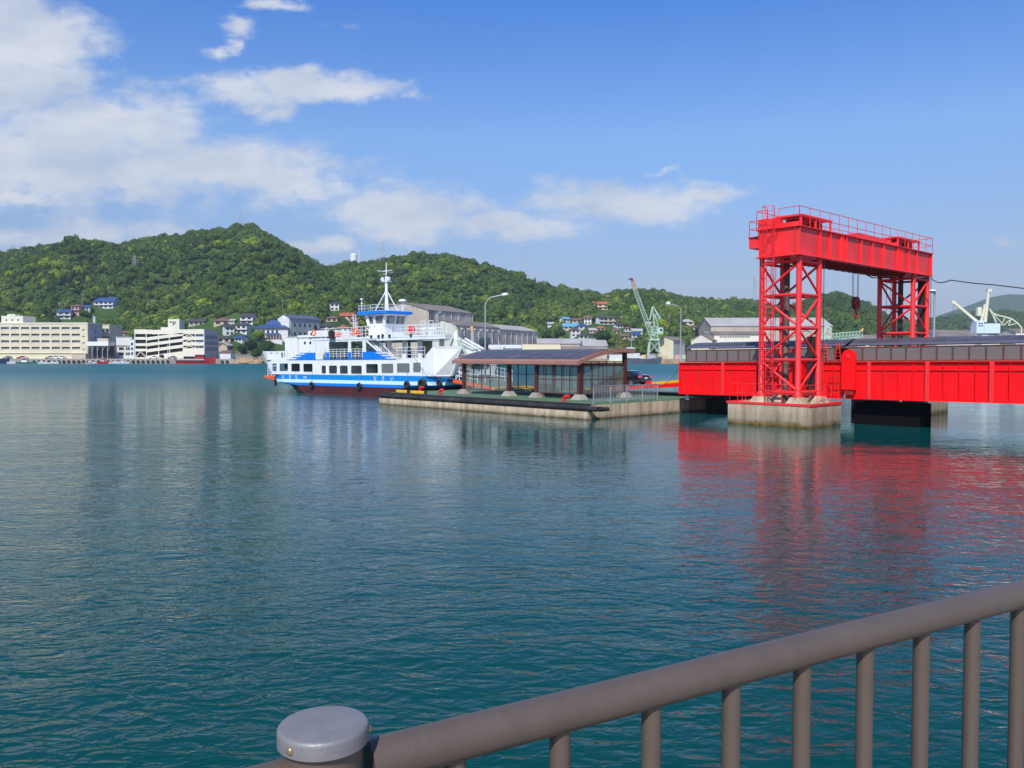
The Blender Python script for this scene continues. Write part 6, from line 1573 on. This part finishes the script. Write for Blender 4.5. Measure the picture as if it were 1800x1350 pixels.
# ---- houses
HS_ = [
 (112, 562, 22, 'house_white', 'roof_blue', 'blue roofed white house lowest of the cluster above the cream block', 2, 12, False),
 (132, 553, 18, 'house_pink', 'roof_brown', 'brown roofed house in the middle of the cluster above the cream block', 2, -20, True),
 (150, 552, 14, 'house_white', 'roof_blue', 'blue roofed house below the long white and blue one', 2, 10, False),
 (182, 542, 36, 'house_white', 'roof_blue', 'long white house with blue roof highest above the cream block', 2, -8, False),
 (205, 586, 14, 'house_pink', 'roof_brown', 'small pink walled house behind the white flat roofed building', 1, 0, False),
 (217, 592, 20, 'house_beige', 'roof_brown', 'dark brown roofed house left of the car park', 1, 10, True),
 (345, 572, 28, 'house_beige', 'roof_dark', 'grey tiled house on the slope right of the P tower', 1, -6, False),
 (390, 571, 28, 'house_beige', 'roof_brown', 'brown tiled house on the slope right of the grey tiled one', 1, 5, True),
 (408, 570, 8, 'house_white', 'shed_roof_light', 'tiny white house beside the brown tiled house', 1, 0, False),
 (433, 571, 24, 'house_white', 'roof_dark', 'white two storey house left of the big blue roofed building', 2, -10, False),
 (404, 590, 16, 'house_white', 'roof_dark', 'white gabled house above the blue roofed shed', 2, 35, False),
 (424, 587, 22, 'house_white', 'roof_dark', 'dark roofed house just left of the bright green tree', 2, -15, True),
 (393, 603, 24, 'house_beige', 'roof_dark', 'dark slate roofed house right of the car park side wall', 1, 0, True),
 (419, 602, 18, 'house_white', 'roof_blue', 'low bright blue roofed shed among dark roofs', 1, -30, False),
 (404, 615, 18, 'house_beige', 'shed_roof_light', 'beige gabled house above the white boat house', 1, 80, False),
 (390, 618, 11, 'roof_red', 'roof_red', 'small red walled hut right of the car park', 1, 0, False),
 (588, 547, 16, 'house_white', 'roof_dark', 'white house standing high above the ferry upper deck', 2, 10, True),
 (609, 561, 24, 'house_beige', 'roof_red', 'orange roofed house behind the ferry mast stay', 1, -5, False),
 (583, 566, 20, 'house_beige', 'roof_brown', 'brown hipped house below the high white house', 1, 0, True),
 (574, 580, 26, 'house_beige', 'roof_dark', 'dark roofed house behind the ferry life rings', 1, 15, True),
 (603, 583, 20, 'house_white', 'roof_red', 'red roofed house behind the ferry upper deck rail', 1, 0, True),
 (622, 576, 14, 'house_pink', 'roof_brown', 'house with pinkish walls beside the ferry ladder', 2, 0, False),
 (1046, 538, 14, 'house_beige', 'roof_red', 'left one of two red roofed houses high on the middle hill', 1, 10, True),
 (1060, 545, 20, 'house_cream', 'roof_red', 'cream walled red roofed house, lower of the two on the middle hill', 2, -12, False),
 (996, 572, 15, 'house_white', 'roof_lightblue', 'white house with a small bright blue roof at left of the village', 2, 30, False),
 (1003, 579, 26, 'house_beige', 'roof_lightblue', 'long low pale blue roof at the left of the village', 1, -4, False),
 (1014, 568, 16, 'house_beige', 'roof_brown', 'brown roofed house behind the bright blue roofed one', 1, -10, False),
 (1026, 579, 18, 'house_white', 'roof_blue', 'blue roofed house right of the long pale blue roof', 1, 10, True),
 (1061, 571, 17, 'house_white', 'roof_dark', 'white two storey house with dark roof at the centre of the village', 2, 25, False),
 (1078, 571, 20, 'house_beige', 'roof_dark', 'slate grey roofed house right of the white village house', 2, -10, True),
 (1056, 583, 16, 'house_cream', 'roof_red', 'orange roofed house in front of the white village house', 1, 5, True),
 (1042, 586, 12, 'house_pink', 'shed_roof_light', 'pink walled house left of the orange roofed one', 1, 0, False),
 (1012, 592, 16, 'house_white', 'roof_dark', 'black roofed house low at the left of the village', 2, 10, True),
 (1026, 596, 18, 'house_white', 'roof_dark', 'white gabled house low in the village behind the long shed', 1, -35, False),
 (1084, 588, 16, 'house_beige', 'roof_brown', 'brown roofed house on the bank behind the white ship', 1, 8, True),
 (1120, 588, 18, 'house_white', 'shed_roof_light', 'white flat looking house left of the green jib crane', 1, 0, False),
 (1118, 594, 14, 'house_white', 'roof_blue', 'blue roofed shed left of the green jib crane foot', 1, -8, False),
 (1209, 571, 22, 'house_cream', 'shed_roof_light', 'cream house on the bank above the factory left end', 1, 6, True),
 (1098, 597, 14, 'house_beige', 'roof_brown', 'brown roofed shed among the bare bank behind the white ship', 1, -12, False),
 (1036, 605, 16, 'house_white', 'shed_roof_light', 'small white house with a pale roof directly behind the short shed', 1, 15, False),
 (1110, 605, 14, 'house_beige', 'shed_roof', 'brown low shed right behind the white ship', 1, 0, False),
 (1090, 577, 13, 'house_white', 'roof_dark', 'small white house right of the slate grey village house', 1, 20, False),
 (968, 575, 10, 'house_white', 'shed_roof_light', 'lone white hut in the woods above the long low shed', 1, 0, False),
 (1072, 595, 13, 'house_white', 'roof_dark', 'small dark roofed house just below the orange roofed village house', 1, 12, True),
 (1051, 598, 12, 'house_white', 'roof_blue', 'small blue roofed house at the left foot of the village', 1, -20, False),
 (1104, 583, 12, 'house_white', 'roof_brown', 'small brown roofed house halfway between village and green boom', 1, 10, True),
 (1140, 575, 11, 'house_beige', 'shed_roof_light', 'pale roofed hut in the woods left of the crane turret', 1, -10, False),
 (1220, 580, 13, 'house_beige', 'roof_brown', 'brown roofed house on the bank below the cream one', 1, 0, True),
 (1033, 571, 13, 'house_white', 'roof_brown', 'brown roofed white house between the blue roofs and the white village house', 2, -15, False),
 (1000, 603, 14, 'house_beige', 'roof_dark', 'dark roofed cottage low beside the tree at the left end of the village', 1, 5, True),
 (965, 590, 11, 'house_white', 'roof_dark', 'dark roofed white cottage directly right of the grey sheds', 1, -5, False),
 (1287, 562, 12, 'house_cream', 'roof_brown', 'small cream house in trees above the factory roof', 1, 0, True),
]
for (px, py, wp, wa, ro, lab, st, yw, hp) in HS_: house(px, py, wp, wa, ro, lab, st, yw, hp, hh=2.5)
# big blue roofed hall
p = on_terrain(482, 598); s = p.y / F
t = empty('public_hall', (p.x, p.y, p.z - .3), R(0), label='large white building with blue roofs and a grey side wing above the ferry stern', cat='building')
m = MB(); m.box((-11, 0, -3), (8, 12, 7.0)); m.box((3.5, 2.5, -3), (9, 12.2, 13.0)); m.build('wall', 'house_white', t)
def hiproof(x0, x1, y0, y1, z, rise, ins, mt, name='roof'):
    m = MB(); m.loft([[(x0, y0, z), (x1, y0, z), (x1, y1, z), (x0, y1, z)], [(x0, y0, z + .2), (x1, y0, z + .2), (x1, y1, z + .2), (x0, y1, z + .2)], [(x0 + ins, y0 + ins, z + rise), (x1 - ins, y0 + ins, z + rise), (x1 - ins, y1 - ins, z + rise), (x0 + ins, y1 - ins, z + rise)]]); return m.build(name, mt, t)
hiproof(-12, 8.6, -1.2, 13, 7.0, 1.8, 3.2, 'roof_blue'); hiproof(-6.5, 3.4, 3, 12, 9.0, 3.0, 3.0, 'roof_blue'); hiproof(-5, 4, -3.2, -.1, 3.1, 1.0, 1.0, 'roof_blue', 'porch_roof')
m = MB(); m.box((-5.8, 3.4, 8.0), (3.0, 11.5, 9.0)); m.build('upper_wall', 'house_white', t)
m = MB()
for i in range(6): m.tube((-4.7 + i * 1.7, -2.9, -1), (-4.7 + i * 1.7, -2.9, 3.1), .22, 6)
m.build('porch_columns', 'house_pink', t); t.children[-1].name = 'colonnade'
windows_on(t, -10, 3, 3.6, 6.4, 5, 1, .5, .6, 0, frame=False)
m = MB(); m.box((-13, -5, -3), (6, -3.4, .2)); m.build('terrace', 'house_white', t)
CLEAR += [(p.x, p.y + 3, 16), (p.x * .97, p.y * .97, 13)]
p2 = at_Y(509, 560, p.y + 2); t = empty('school_wing', (p2.x, p2.y, p.z - .5), R(62), label='grey walled wing with pale metal gable roof behind the blue roofed hall', cat='building')
hz = p2.z - p.z + .5; m = MB(); m.box((0, 0, 0), (26, 9, hz)); m.prism([(0, hz), (9, hz), (4.5, hz + 2.2)], 0, .01, 25.9); m.build('wall', 'grey_wall', t)
m = MB()
for ya, yb in ((-.5, 4.5), (9.5, 4.5)): m.loft([[(-.4, ya, hz), (26.4, ya, hz), (26.4, ya, hz + .25), (-.4, ya, hz + .25)], [(-.4, yb, hz + 2.4), (26.4, yb, hz + 2.4), (26.4, yb, hz + 2.65), (-.4, yb, hz + 2.65)]])
m.build('roof', 'solar_frame', t); windows_on(t, 2, 24, 1.5, hz - 1, 5, 2, .35, .35, 0, frame=False)
m = MB(); m.prism([(0, 0), (9, 0), (9, hz), (4.5, hz + 2.2), (0, hz)], 0, -.3, -.003); m.build('gable_wall', 'house_white', t)
for f in range(5): CLEAR.append((p2.x + 5 * f * math.cos(R(62)) - 4, p2.y + 5 * f * math.sin(R(62)), 9))
# ---- water tank on the saddle
p = at_Y(622, 456, 745); t = empty('water_tank', (p.x, 745, ground(p.x, 745)), 0, label='white round water tank with a thin mast on the ridge saddle', cat='tank')
m = MB(); m.lathe([(3.2, 0), (3.2, p.z + 4.2 - ground(p.x, 745)), (2.6, p.z + 5.0 - ground(p.x, 745)), (.2, p.z + 5.4 - ground(p.x, 745))], n=20); m.build('tank', 'lamp_head', t); CLEAR.append((p.x, 745, 7))
m = MB(); m.tube((4.5, 0, 0), (4.5, 0, p.z + 9 - ground(p.x, 745)), .3, 6); m.build('mast', 'lamp_head', t)
# ---- pylons
def pylon(px, ytop, Yd, wbase, label, ybase=None):
    X = X_at(px, Yd); g0 = ground(X, Yd); top = z_at(ytop, Yd); hgt = top - g0
    t = empty('pylon', (X, Yd, g0), 0, label=label, cat='pylon', group='lattice pylons on the hills')
    m = MB(); k = 9; r_ = .16
    def wd(f): return wbase / 2 * (1 - f) ** 1.3 + .35
    for i in range(k):
        f0, f1 = i / k, (i + 1) / k; a, b = wd(f0), wd(f1); z0, z1 = hgt * f0, hgt * f1
        for sx, sy in ((-1, -1), (1, -1), (1, 1), (-1, 1)): m.bar((sx * a, sy * a, z0), (sx * b, sy * b, z1), r_)
        m.bar((-a, -a, z0), (b, -b, z1), r_ * .6); m.bar((a, -a, z0), (-b, -b, z1), r_ * .6); m.bar((-b, -b, z1), (b, -b, z1), r_ * .6)
    m.build('lattice', 'pylon_grey', t)
    m = MB()
    for f in (.62, .76, .9): m.bar((-wbase * .55, 0, hgt * f), (wbase * .55, 0, hgt * f), r_ * 1.3)
    m.build('cross_arm', 'pylon_grey', t)
pylon(425, 371, 800, 5, 'small mast on the summit of the left hill')
pylon(673, 424, 742, 5, 'lattice pylon on the ridge just above the ferry mast')
pylon(925, 432, 760, 7, 'tall lattice pylon on the right shoulder of the middle hill')
pylon(1325, 486, 885, 5, 'faint lattice pylon beside the near gantry tower')
pylon(240, 449, 640, 5, 'lattice pylon standing in the woods of the left hill')
# ---- warehouses
t, h = shed(752, 545, 430, 60, 43, 32, 4.3, 'shed_wall', 'shed_wall_grey', 'shed_roof', 'big tan gabled warehouse directly right of the ferry wheelhouse')
m = MB(); m.box((2, -.6, 0), (2.5, -.36, h)); m.box((3.5, -.6, 0), (3.8, -.36, h)); m.build('downpipe', 'rusty', t)
t, h = shed(802, 572, 424, 64, 48, 16, 2.9, 'shed_wall_pale', 'shed_wall_grey', 'shed_roof', 'grey warehouse with pale green gable between ferry bow and street lamp')
m = MB()
for x in (3, 10, 17, 24, 31, 38, 45): m.bar((x, -.36, h * .82), (x + .2, -2.0, h * .92), .25); m.box((x, -2.2, h * .9), (x + 1.2, -.37, h * .93))
m.build('bracket_row', 'shed_wall_grey', t)
m = MB(); m.box((24, -.7, 0), (36, -.37, 11)); do = m.build('door', 'deck_green', t); m = MB(); m.box((26, -.76, 0), (34, -.703, 8)); m.build('door_opening', 'dark_opening', do)
t, h = shed(878, 579, 468, 64, 52, 22, 3.2, 'shed_wall', 'shed_wall_grey', 'shed_roof_light', 'grey shed with light roof in line behind the green gabled warehouse')
m = MB(); m.box((6, -.7, 0), (26, -.37, h * .45)); m.build('side_canopy', 'grey_wall', t)
p = at_Y(836, 608, 418); t = empty('tank_column', (p.x - 1.5, 418, 2.3), 0, label='tall beige pipe column standing before the green gabled warehouse', cat='pipe')
m = MB(); m.tube((0, 0, 0), (0, 0, 14.0), .9, 12); m.build('pipe', 'pipe_tan', t); m = MB(); m.box((-1, -1, 14), (.2, .6, 16.5)); m.build('cap', 'gold', t)
p = at_Y(803, 585, 420); t = empty('tank_column', (p.x, 420, 2.3), 0, label='small yellow cabinet on the corner of the green gabled warehouse', cat='cabinet')
m = MB(); m.box((-.7, -.7, 11), (.7, .7, 15)); m.build('cabinet', 'house_cream', t); m = MB(); m.box((-.15, -.15, 0), (.15, .15, 11)); m.build('post', 'steel_dark', t)
def low(px0, px1, py, Y, W, rise, roof, wall, label, ang=0, **k):
    L_ = X_at(px1, Y) - X_at(px0, Y); return shed(px0, py, Y, ang, L_, W, rise, wall, wall, roof, label, ribs=False, **k)
low(945, 1032, 604, 500, 24, 3.0, 'shed_roof_light', 'shed_wall', 'long low shed with pale grey roof behind the shelter roof')
low(1026, 1067, 608, 470, 20, 3.2, 'shed_roof_light', 'shed_wall', 'short pale roofed shed at the right end of the long low shed')
low(920, 984, 615, 425, 14, 2.6, 'house_cream', 'house_beige', 'cream roofed low shed just above the shelter roof')
low(990, 1064, 618, 422, 12, 2.4, 'shed_roof', 'house_beige', 'low brown roofed shed at the right end of the shelter roof')
low(860, 915, 612, 430, 12, 1.5, 'lamp_head', 'grey_wall', 'flat white roofed store below the grey shed')
shed(1184, 598, 425, 58, 16, 8.5, 1.7, 'cream_wall', 'grey_wall', 'shed_roof', 'beige gabled building right of the green jib crane', ribs=False)
shed(1252, 598, 430, 40, 10, 13.5, 3.2, 'cream_light', 'shed_wall', 'shed_roof', 'cream gabled end building at the left of the factory', ribs=False)
t, h = low(1256, 1345, 588, 432, 18, 1.6, 'shed_roof', 'cream_light', 'long cream factory wall with a row of small dark windows', name='factory_building', cat='factory')
windows_on(t, 2.5, 18.5, h - 2.0, h - .4, 12, 1, .55, .5, 0, frame=False); windows_on(t, 1.5, 17, 2.8, 8.5, 4, 2, .16, .2, 0, frame=False)
t, h = low(1250, 1462, 573, 520, 34, 5.6, 'shed_roof_light', 'shed_wall', 'huge tan roofed factory hall behind the near gantry tower', name='factory_building', cat='factory')
windows_on(t, 2, 60, 3, 14, 9, 1, .16, .25, 0, frame=False)
shed(1462, 600, 450, 74, 12, 26, 6, 'shed_wall', 'shed_wall', 'shed_roof', 'sandy gabled shed end left of the far gantry tower', ribs=False)
low(1508, 1552, 602, 470, 16, 4.2, 'shed_roof', 'house_beige', 'tan gabled shed seen between the two gantry towers')
t, h = low(1648, 1722, 591, 470, 26, 3.6, 'shed_roof', 'house_white', 'white factory wall with dark window row right of the far gantry tower', name='factory_building', cat='factory')
windows_on(t, 2, 22, h - 3.6, h - .8, 9, 1, .6, .5, 0, frame=False)
t, h = low(1722, 1758, 592, 465, 14, .8, 'shed_roof_light', 'cream_light', 'cream flat roofed block under the white crane', name='factory_building', cat='factory')
t, h = low(1706, 1786, 588, 500, 24, 3.4, 'roof_dark', 'dark_opening', 'dark hipped open shed below the white crane house', name='factory_building', cat='factory')
t, h = low(1786, 1880, 584, 470, 18, 2.0, 'shed_roof', 'cream_light', 'cream building at the right edge below the white crane arm', name='factory_building', cat='factory')
low(1240, 1262, 585, 440, 8, .3, 'shed_roof_light', 'cream_light', 'small cream roof tower above the factory end', name='factory_building', cat='factory')
# ---- cranes
def lattice(m, p, q, w0, w1, n_, r_=.22):
    p, q = Vector(p), Vector(q); d = (q - p).normalized(); a = d.cross(Vector((0, 1, 0))).normalized(); b = d.cross(a).normalized()
    for i in range(n_):
        f0, f1 = i / n_, (i + 1) / n_; c0, c1 = p.lerp(q, f0), p.lerp(q, f1); u, v = w0 + (w1 - w0) * f0, w0 + (w1 - w0) * f1
        k0 = [c0 + (a * sx + b * sy) * u / 2 for sx, sy in ((-1, -1), (1, -1), (1, 1), (-1, 1))]; k1 = [c1 + (a * sx + b * sy) * v / 2 for sx, sy in ((-1, -1), (1, -1), (1, 1), (-1, 1))]
        for j in range(4):
            m.bar(k0[j], k1[j], r_); m.bar(k0[j], k1[(j + 1) % 4], r_ * .6); m.bar(k1[j], k1[(j + 1) % 4], r_ * .6)
Y = 424; c = at_Y(1149, 634, Y); s = Y / F
def cp(px, py, dy=0): return Vector(((px - 1149) * s, dy, z_at(py, Y) - c.z))
t = empty('harbour_crane', (c.x, Y, c.z), 0, label='pale green jib crane with tall raised lattice boom', cat='crane')
m = MB()
for sx in (-1, 1):
    for y in (-2.2, 2.2): m.bar(cp(1149 + sx * 10.5, 633, y), cp(1149 + sx * 7.5, 597, y * .8), .55); m.box(tuple(cp(1149 + sx * 11, 634, y) - Vector((.9, .7, 0))), tuple(cp(1149 + sx * 11, 631, y) + Vector((.9, .7, 0))))
    for y in (-2.2, 2.2): m.bar(cp(1149 - sx * 9, 620, y), cp(1149 + sx * 8, 600, y), .3); m.bar(cp(1149 - sx * 9.7, 620, y), cp(1149 + sx * 9.7, 620, y), .3)
m.box(tuple(cp(1140, 598.5, -2.5)), tuple(cp(1158, 595.5, 2.5))); m.build('portal', 'crane_green', t)
m = MB(); lattice(m, cp(1149.5, 596), cp(1150, 574), 3.2, 2.8, 4, .3); m.build('turret', 'crane_green', t)
m = MB(); m.bev(tuple(cp(1153.5, 587, -1.6)), tuple(cp(1165, 576, 1.6)), .3); m.box(tuple(cp(1145, 590, -1)), tuple(cp(1153.3, 583, 1))); mo = m.build('machinery_house', 'crane_green', t)
m = MB(); m.box(tuple(cp(1159, 582, -1.7)), tuple(cp(1162.5, 578, -1.61))); m.build('window', 'window_dark', mo)
m = MB(); lattice(m, cp(1146, 592), cp(1115.5, 510), 2.4, 1.5, 16, .2); m.build('boom', 'crane_green', t)
m = MB(); lattice(m, cp(1115.4, 509.5), cp(1111, 494), 1.5, 1.1, 3, .24); m.build('boom_tip', 'crane_orange', t)
m = MB(); m.loft([[cp(1104.5, 491, -.5), cp(1104.5, 491, .5), cp(1104.5, 489.5, .5), cp(1104.5, 489.5, -.5)], [cp(1113, 495, -.7), cp(1113, 495, .7), cp(1111, 488.5, .7), cp(1111, 488.5, -.7)]]); m.build('boom_head', 'crane_dark', t)
m = MB()
for y in (-1.2, 1.2):
    m.bar(cp(1142, 562, y), cp(1146, 539, y * .5), .35); m.bar(cp(1158, 562, y), cp(1148, 539, y * .5), .35); m.bar(cp(1150, 575, y), cp(1146, 539, y * .5), .3); m.bar(cp(1148, 540, y * .5), cp(1161, 560, y), .3); m.bar(cp(1150, 552, y), cp(1156, 575, y), .35)
m.bar(cp(1154, 553), cp(1160, 561), 1.0, .9); m.build('a_frame', 'crane_green', t); t.children[-1].name = 'back_frame'
m = MB(); m.bar(cp(1146, 540), cp(1112, 494), .08); m.build('luffing_rope', 'steel_dark', t)
# white and cream crane at the right
Y = 430; c = at_Y(1727, 590, Y); s = Y / F
def cp(px, py, dy=0): return Vector(((px - 1727) * s, dy, z_at(py, Y) - c.z))
t = empty('harbour_crane', (c.x, Y, c.z), 0, label='cream and white shipyard crane with low left boom and curved rear truss', cat='crane')
m = MB(); m.box(tuple(cp(1722, 640, -2)), tuple(cp(1733, 586, 2))); m.build('pedestal', 'crane_pale', t)
m = MB(); m.bev(tuple(cp(1711, 586, -3)), tuple(cp(1724, 564, 3)), .2); m.box(tuple(cp(1724.1, 586, -3)), tuple(cp(1752, 569, 3))); mo = m.build('machinery_house', 'crane_pale', t)
m = MB()
for i in range(2):
    for j in range(2): m.box(tuple(cp(1714 + i * 4.5, 574 - j * 4, -3.1)), tuple(cp(1717 + i * 4.5, 572 - j * 4, -3.01)))
m.build('window', 'window_dark', mo)
m = MB(); m.bar(cp(1716, 565), cp(1676, 532), 1.1, 1.3); m.bar(cp(1676, 532), cp(1672.5, 530), .9, 1.6); m.build('boom', 'crane_cream', t)
m = MB(); m.bar(cp(1676, 533), cp(1673.5, 552), .10); m.build('hoist_rope', 'steel_dark', t)
m = MB(); m.bar(cp(1728, 566, -1), cp(1734.5, 512, -.5), .8); m.bar(cp(1734, 566, 1), cp(1737.5, 510, .5), .8); m.box(tuple(cp(1733.5, 513, -1)), tuple(cp(1740, 508, 1))); m.bar(cp(1724, 566), cp(1730, 535), .9)
for k in range(5): m.bar(cp(1729.5 + k * 1.2, 556 - k * 9, -.7), cp(1735.2 + k * .5, 556 - k * 9, .7), .35)
m.box(tuple(cp(1716, 555, -1)), tuple(cp(1723, 540, 1))); m.build('mast_tower', 'crane_cream', t)
m = MB(); P = [cp(1738, 543), cp(1745, 551), cp(1753, 554), cp(1766, 557), cp(1777, 560), cp(1788, 568), cp(1795, 576)]
for a, b in zip(P[:-1], P[1:]): m.bar(a, b, .55)
m.bar(cp(1795, 576), cp(1794, 605), .5)
for a, b in ((cp(1738, 543), cp(1752, 570)), (cp(1745, 551), cp(1764, 572)), (cp(1766, 557), cp(1760, 572)), (cp(1777, 560), cp(1772, 572)), (cp(1772, 572), cp(1788, 568)), (cp(1752, 570), cp(1745, 551)), (cp(1764, 572), cp(1777, 560))): m.bar(a, b, .3)
m.build('rear_truss', 'crane_cream', t)
# green crane lying low behind the gantry
Y = 438; c = at_Y(1440, 600, Y); s = Y / F
def cp(px, py, dy=0): return Vector(((px - 1440) * s, dy, z_at(py, Y) - c.z))
t = empty('harbour_crane', (c.x, Y, c.z), 0, label='pale green crane with lowered horizontal lattice boom behind the gantry', cat='crane')
m = MB(); lattice(m, cp(1456, 593), cp(1514, 587), 3.4, 3.0, 10, .35); m.build('boom', 'crane_green', t)
m = MB(); lattice(m, cp(1408, 590), cp(1440, 591), 3.2, 3.2, 5, .35); m.build('counter_jib', 'crane_green', t)
m = MB(); m.box(tuple(cp(1424, 640, -3)), tuple(cp(1432, 596, 3))); m.build('pedestal', 'grey_wall', t)
m = MB(); m.box(tuple(cp(1436, 596, -2)), tuple(cp(1457, 590, 2))); m.bar(cp(1445, 590), cp(1452, 573), 1.2); m.bar(cp(1452, 573), cp(1460, 578), 1.0); m.bar(cp(1458, 590), cp(1455, 575), .6); m.build('turret', 'crane_green', t)
m = MB(); m.bar(cp(1512, 583), cp(1517, 578), .8); m.build('boom_tip', 'yellow_paint', t)
# white ship behind the shelter
Y = 404; c = Vector((X_at(1098, Y), Y, 0)); t = empty('ship', c, R(8), label='white coaster ship with tall bridge moored left of the green jib crane', cat='ship')
m = MB(); m.loft([[(0, -2, -.3), (0, 2, -.3), (0, 2.6, 2.8), (0, -2.6, 2.8)], [(10, -2.4, -.3), (10, 2.4, -.3), (10, 3, 2.3), (10, -3, 2.3)], [(18, -.2, -.2), (18, .2, -.2), (19, .2, 3.4), (19, -.2, 3.4)]]); m.build('hull', 'solar_frame', t)
m = MB(); m.box((.5, -2, 2.81), (7, 2, 5.2)); m.box((1, -1.7, 5.21), (4.6, 1.7, 8.0)); m.box((6.99, -1.8, 2.6), (9, 1.8, 3.8)); so = m.build('superstructure', 'house_white', t)
m = MB(); m.box((1.3, -1.76, 6.7), (4.3, -1.71, 7.4)); m.build('window', 'window_dark', so)
m = MB(); m.tube((3.4, 0, 8), (3.4, 0, 14), .25, 6, .1); m.bar((2.4, 0, 12), (4.4, 0, 12), .15); m.build('mast', 'galv', t)
m = MB(); m.box((11, -1.5, 2.4), (15, 1.5, 4.4)); m.build('cargo', 'grey_wall', t)
t = empty('derrick_barge', (X_at(1068, 406), 406, 0), 0, label='low pale work barge with rusty lattice masts moored behind the shelter', cat='barge')
m = MB(); m.box((0, 0, -.5), (11, 4, 1.6)); m.build('hull', 'house_cream', t)
m = MB(); lattice(m, (4.5, 2, 1.6), (4.8, 2, 13), 1.0, .6, 7, .12); lattice(m, (8, 2, 1.6), (8.6, 2, 11), 1.0, .5, 6, .12); m.bar((4.8, 2, 11), (8.5, 2, 10), .14); m.build('mast', 'roof_brown', t)
m = MB(); m.box((1, .6, 1.61), (9.5, 3.4, 4.4)); m.build('deck_house', 'house_white', t)
for i, px in enumerate((1128, 1186, 1200, 1160)):
    t = empty('storage_box', (X_at(px, 416), 416, 2.38), .1 * i, label=('yellow painted yard container left of the green crane foot', 'rust red yard frame below the beige gabled building', 'pale green yard container at the left bridge end', 'cream yard container between crane foot and beige building')[i], cat='container', group='containers on the shipyard quay')
    mm = ('gold', 'house_pink', 'crane_green', 'house_cream')[i]
    m = MB(); m.bev((0, 0, 0), (4.6, 2.2, 1.9), .06); m.build('body', mm, t); m = MB()
    for k in range(8): m.box((.3 + k * .5, -.05, .2), (.42 + k * .5, -.004, 1.7))
    m.build('door_ribs', mm, t); t.children[-1].name = 'ribbed_side'
# ---- single trees near the shore
for a in [
 (455, 600, 13, 'leaf_bright', 'bright yellow green round tree left of the blue roofed hall'),
 (441, 616, 12, 'leaf_dark', 'dark tree on the bank above the shore rocks'),
 (424, 622, 10, 'leaf_dark', 'dark bushy tree right of the white boat house'),
 (452, 632, 12, 'leaf_mid', 'mid green tree directly above the shore rocks'),
 (470, 622, 15, 'leaf_mid', 'broad mid green tree behind the ferry stern'),
 (500, 596, 7, 'leaf_dark', 'small dark tree before the grey wing of the hall'),
 (285, 634, 5, 'leaf_mid', 'small round tree on the quay before the ramped car park'),
 (1061, 606, 17, 'leaf_mid', 'wide green tree in the village above the long shed'),
 (1133, 606, 10, 'leaf_dark', 'dark tree left of the green jib crane mast'),
 (1184, 590, 11, 'leaf_bright', 'yellow green tree right of the green jib crane house'),
 (1172, 592, 9, 'leaf_mid', 'green tree behind the beige gabled building'),
 (1228, 594, 11, 'leaf_dark', 'dark tree above the cream factory end building'),
 (985, 600, 14, 'leaf_mid', 'green tree at the left end of the long low shed'),
 (962, 598, 12, 'leaf_mid', 'green tree directly right of the grey shed end wall'),
 (210, 600, 8, 'leaf_dark', 'dark tree behind the white flat roofed building'),
 (640, 560, 10, 'leaf_mid', 'green tree behind the ferry wheelhouse ladder')]:
    tree(*a)
tree(553, 590, 9, 'leaf_dark', 'dark pointed conifer behind the ferry stern house', shape='cone')
plant_wood()

# ---- sea air
HAZE = 0.00015
m = MB(); m.box((-7300, -480, -5), (7300, 5400, 330))
hm = bpy.data.materials.new('air'); hm.use_nodes = True; nt = hm.node_tree
for n_ in list(nt.nodes):
    if n_.type != 'OUTPUT_MATERIAL': nt.nodes.remove(n_)
pv = nt.nodes.new('ShaderNodeVolumePrincipled'); pv.inputs['Color'].default_value = (.74, .85, 1.0, 1); pv.inputs['Density'].default_value = HAZE; pv.inputs['Anisotropy'].default_value = .1
nt.links.new(pv.outputs[0], [x for x in nt.nodes if x.type == 'OUTPUT_MATERIAL'][0].inputs['Volume'])
MATS['air'] = hm
m.build('haze', 'air', kind='stuff')
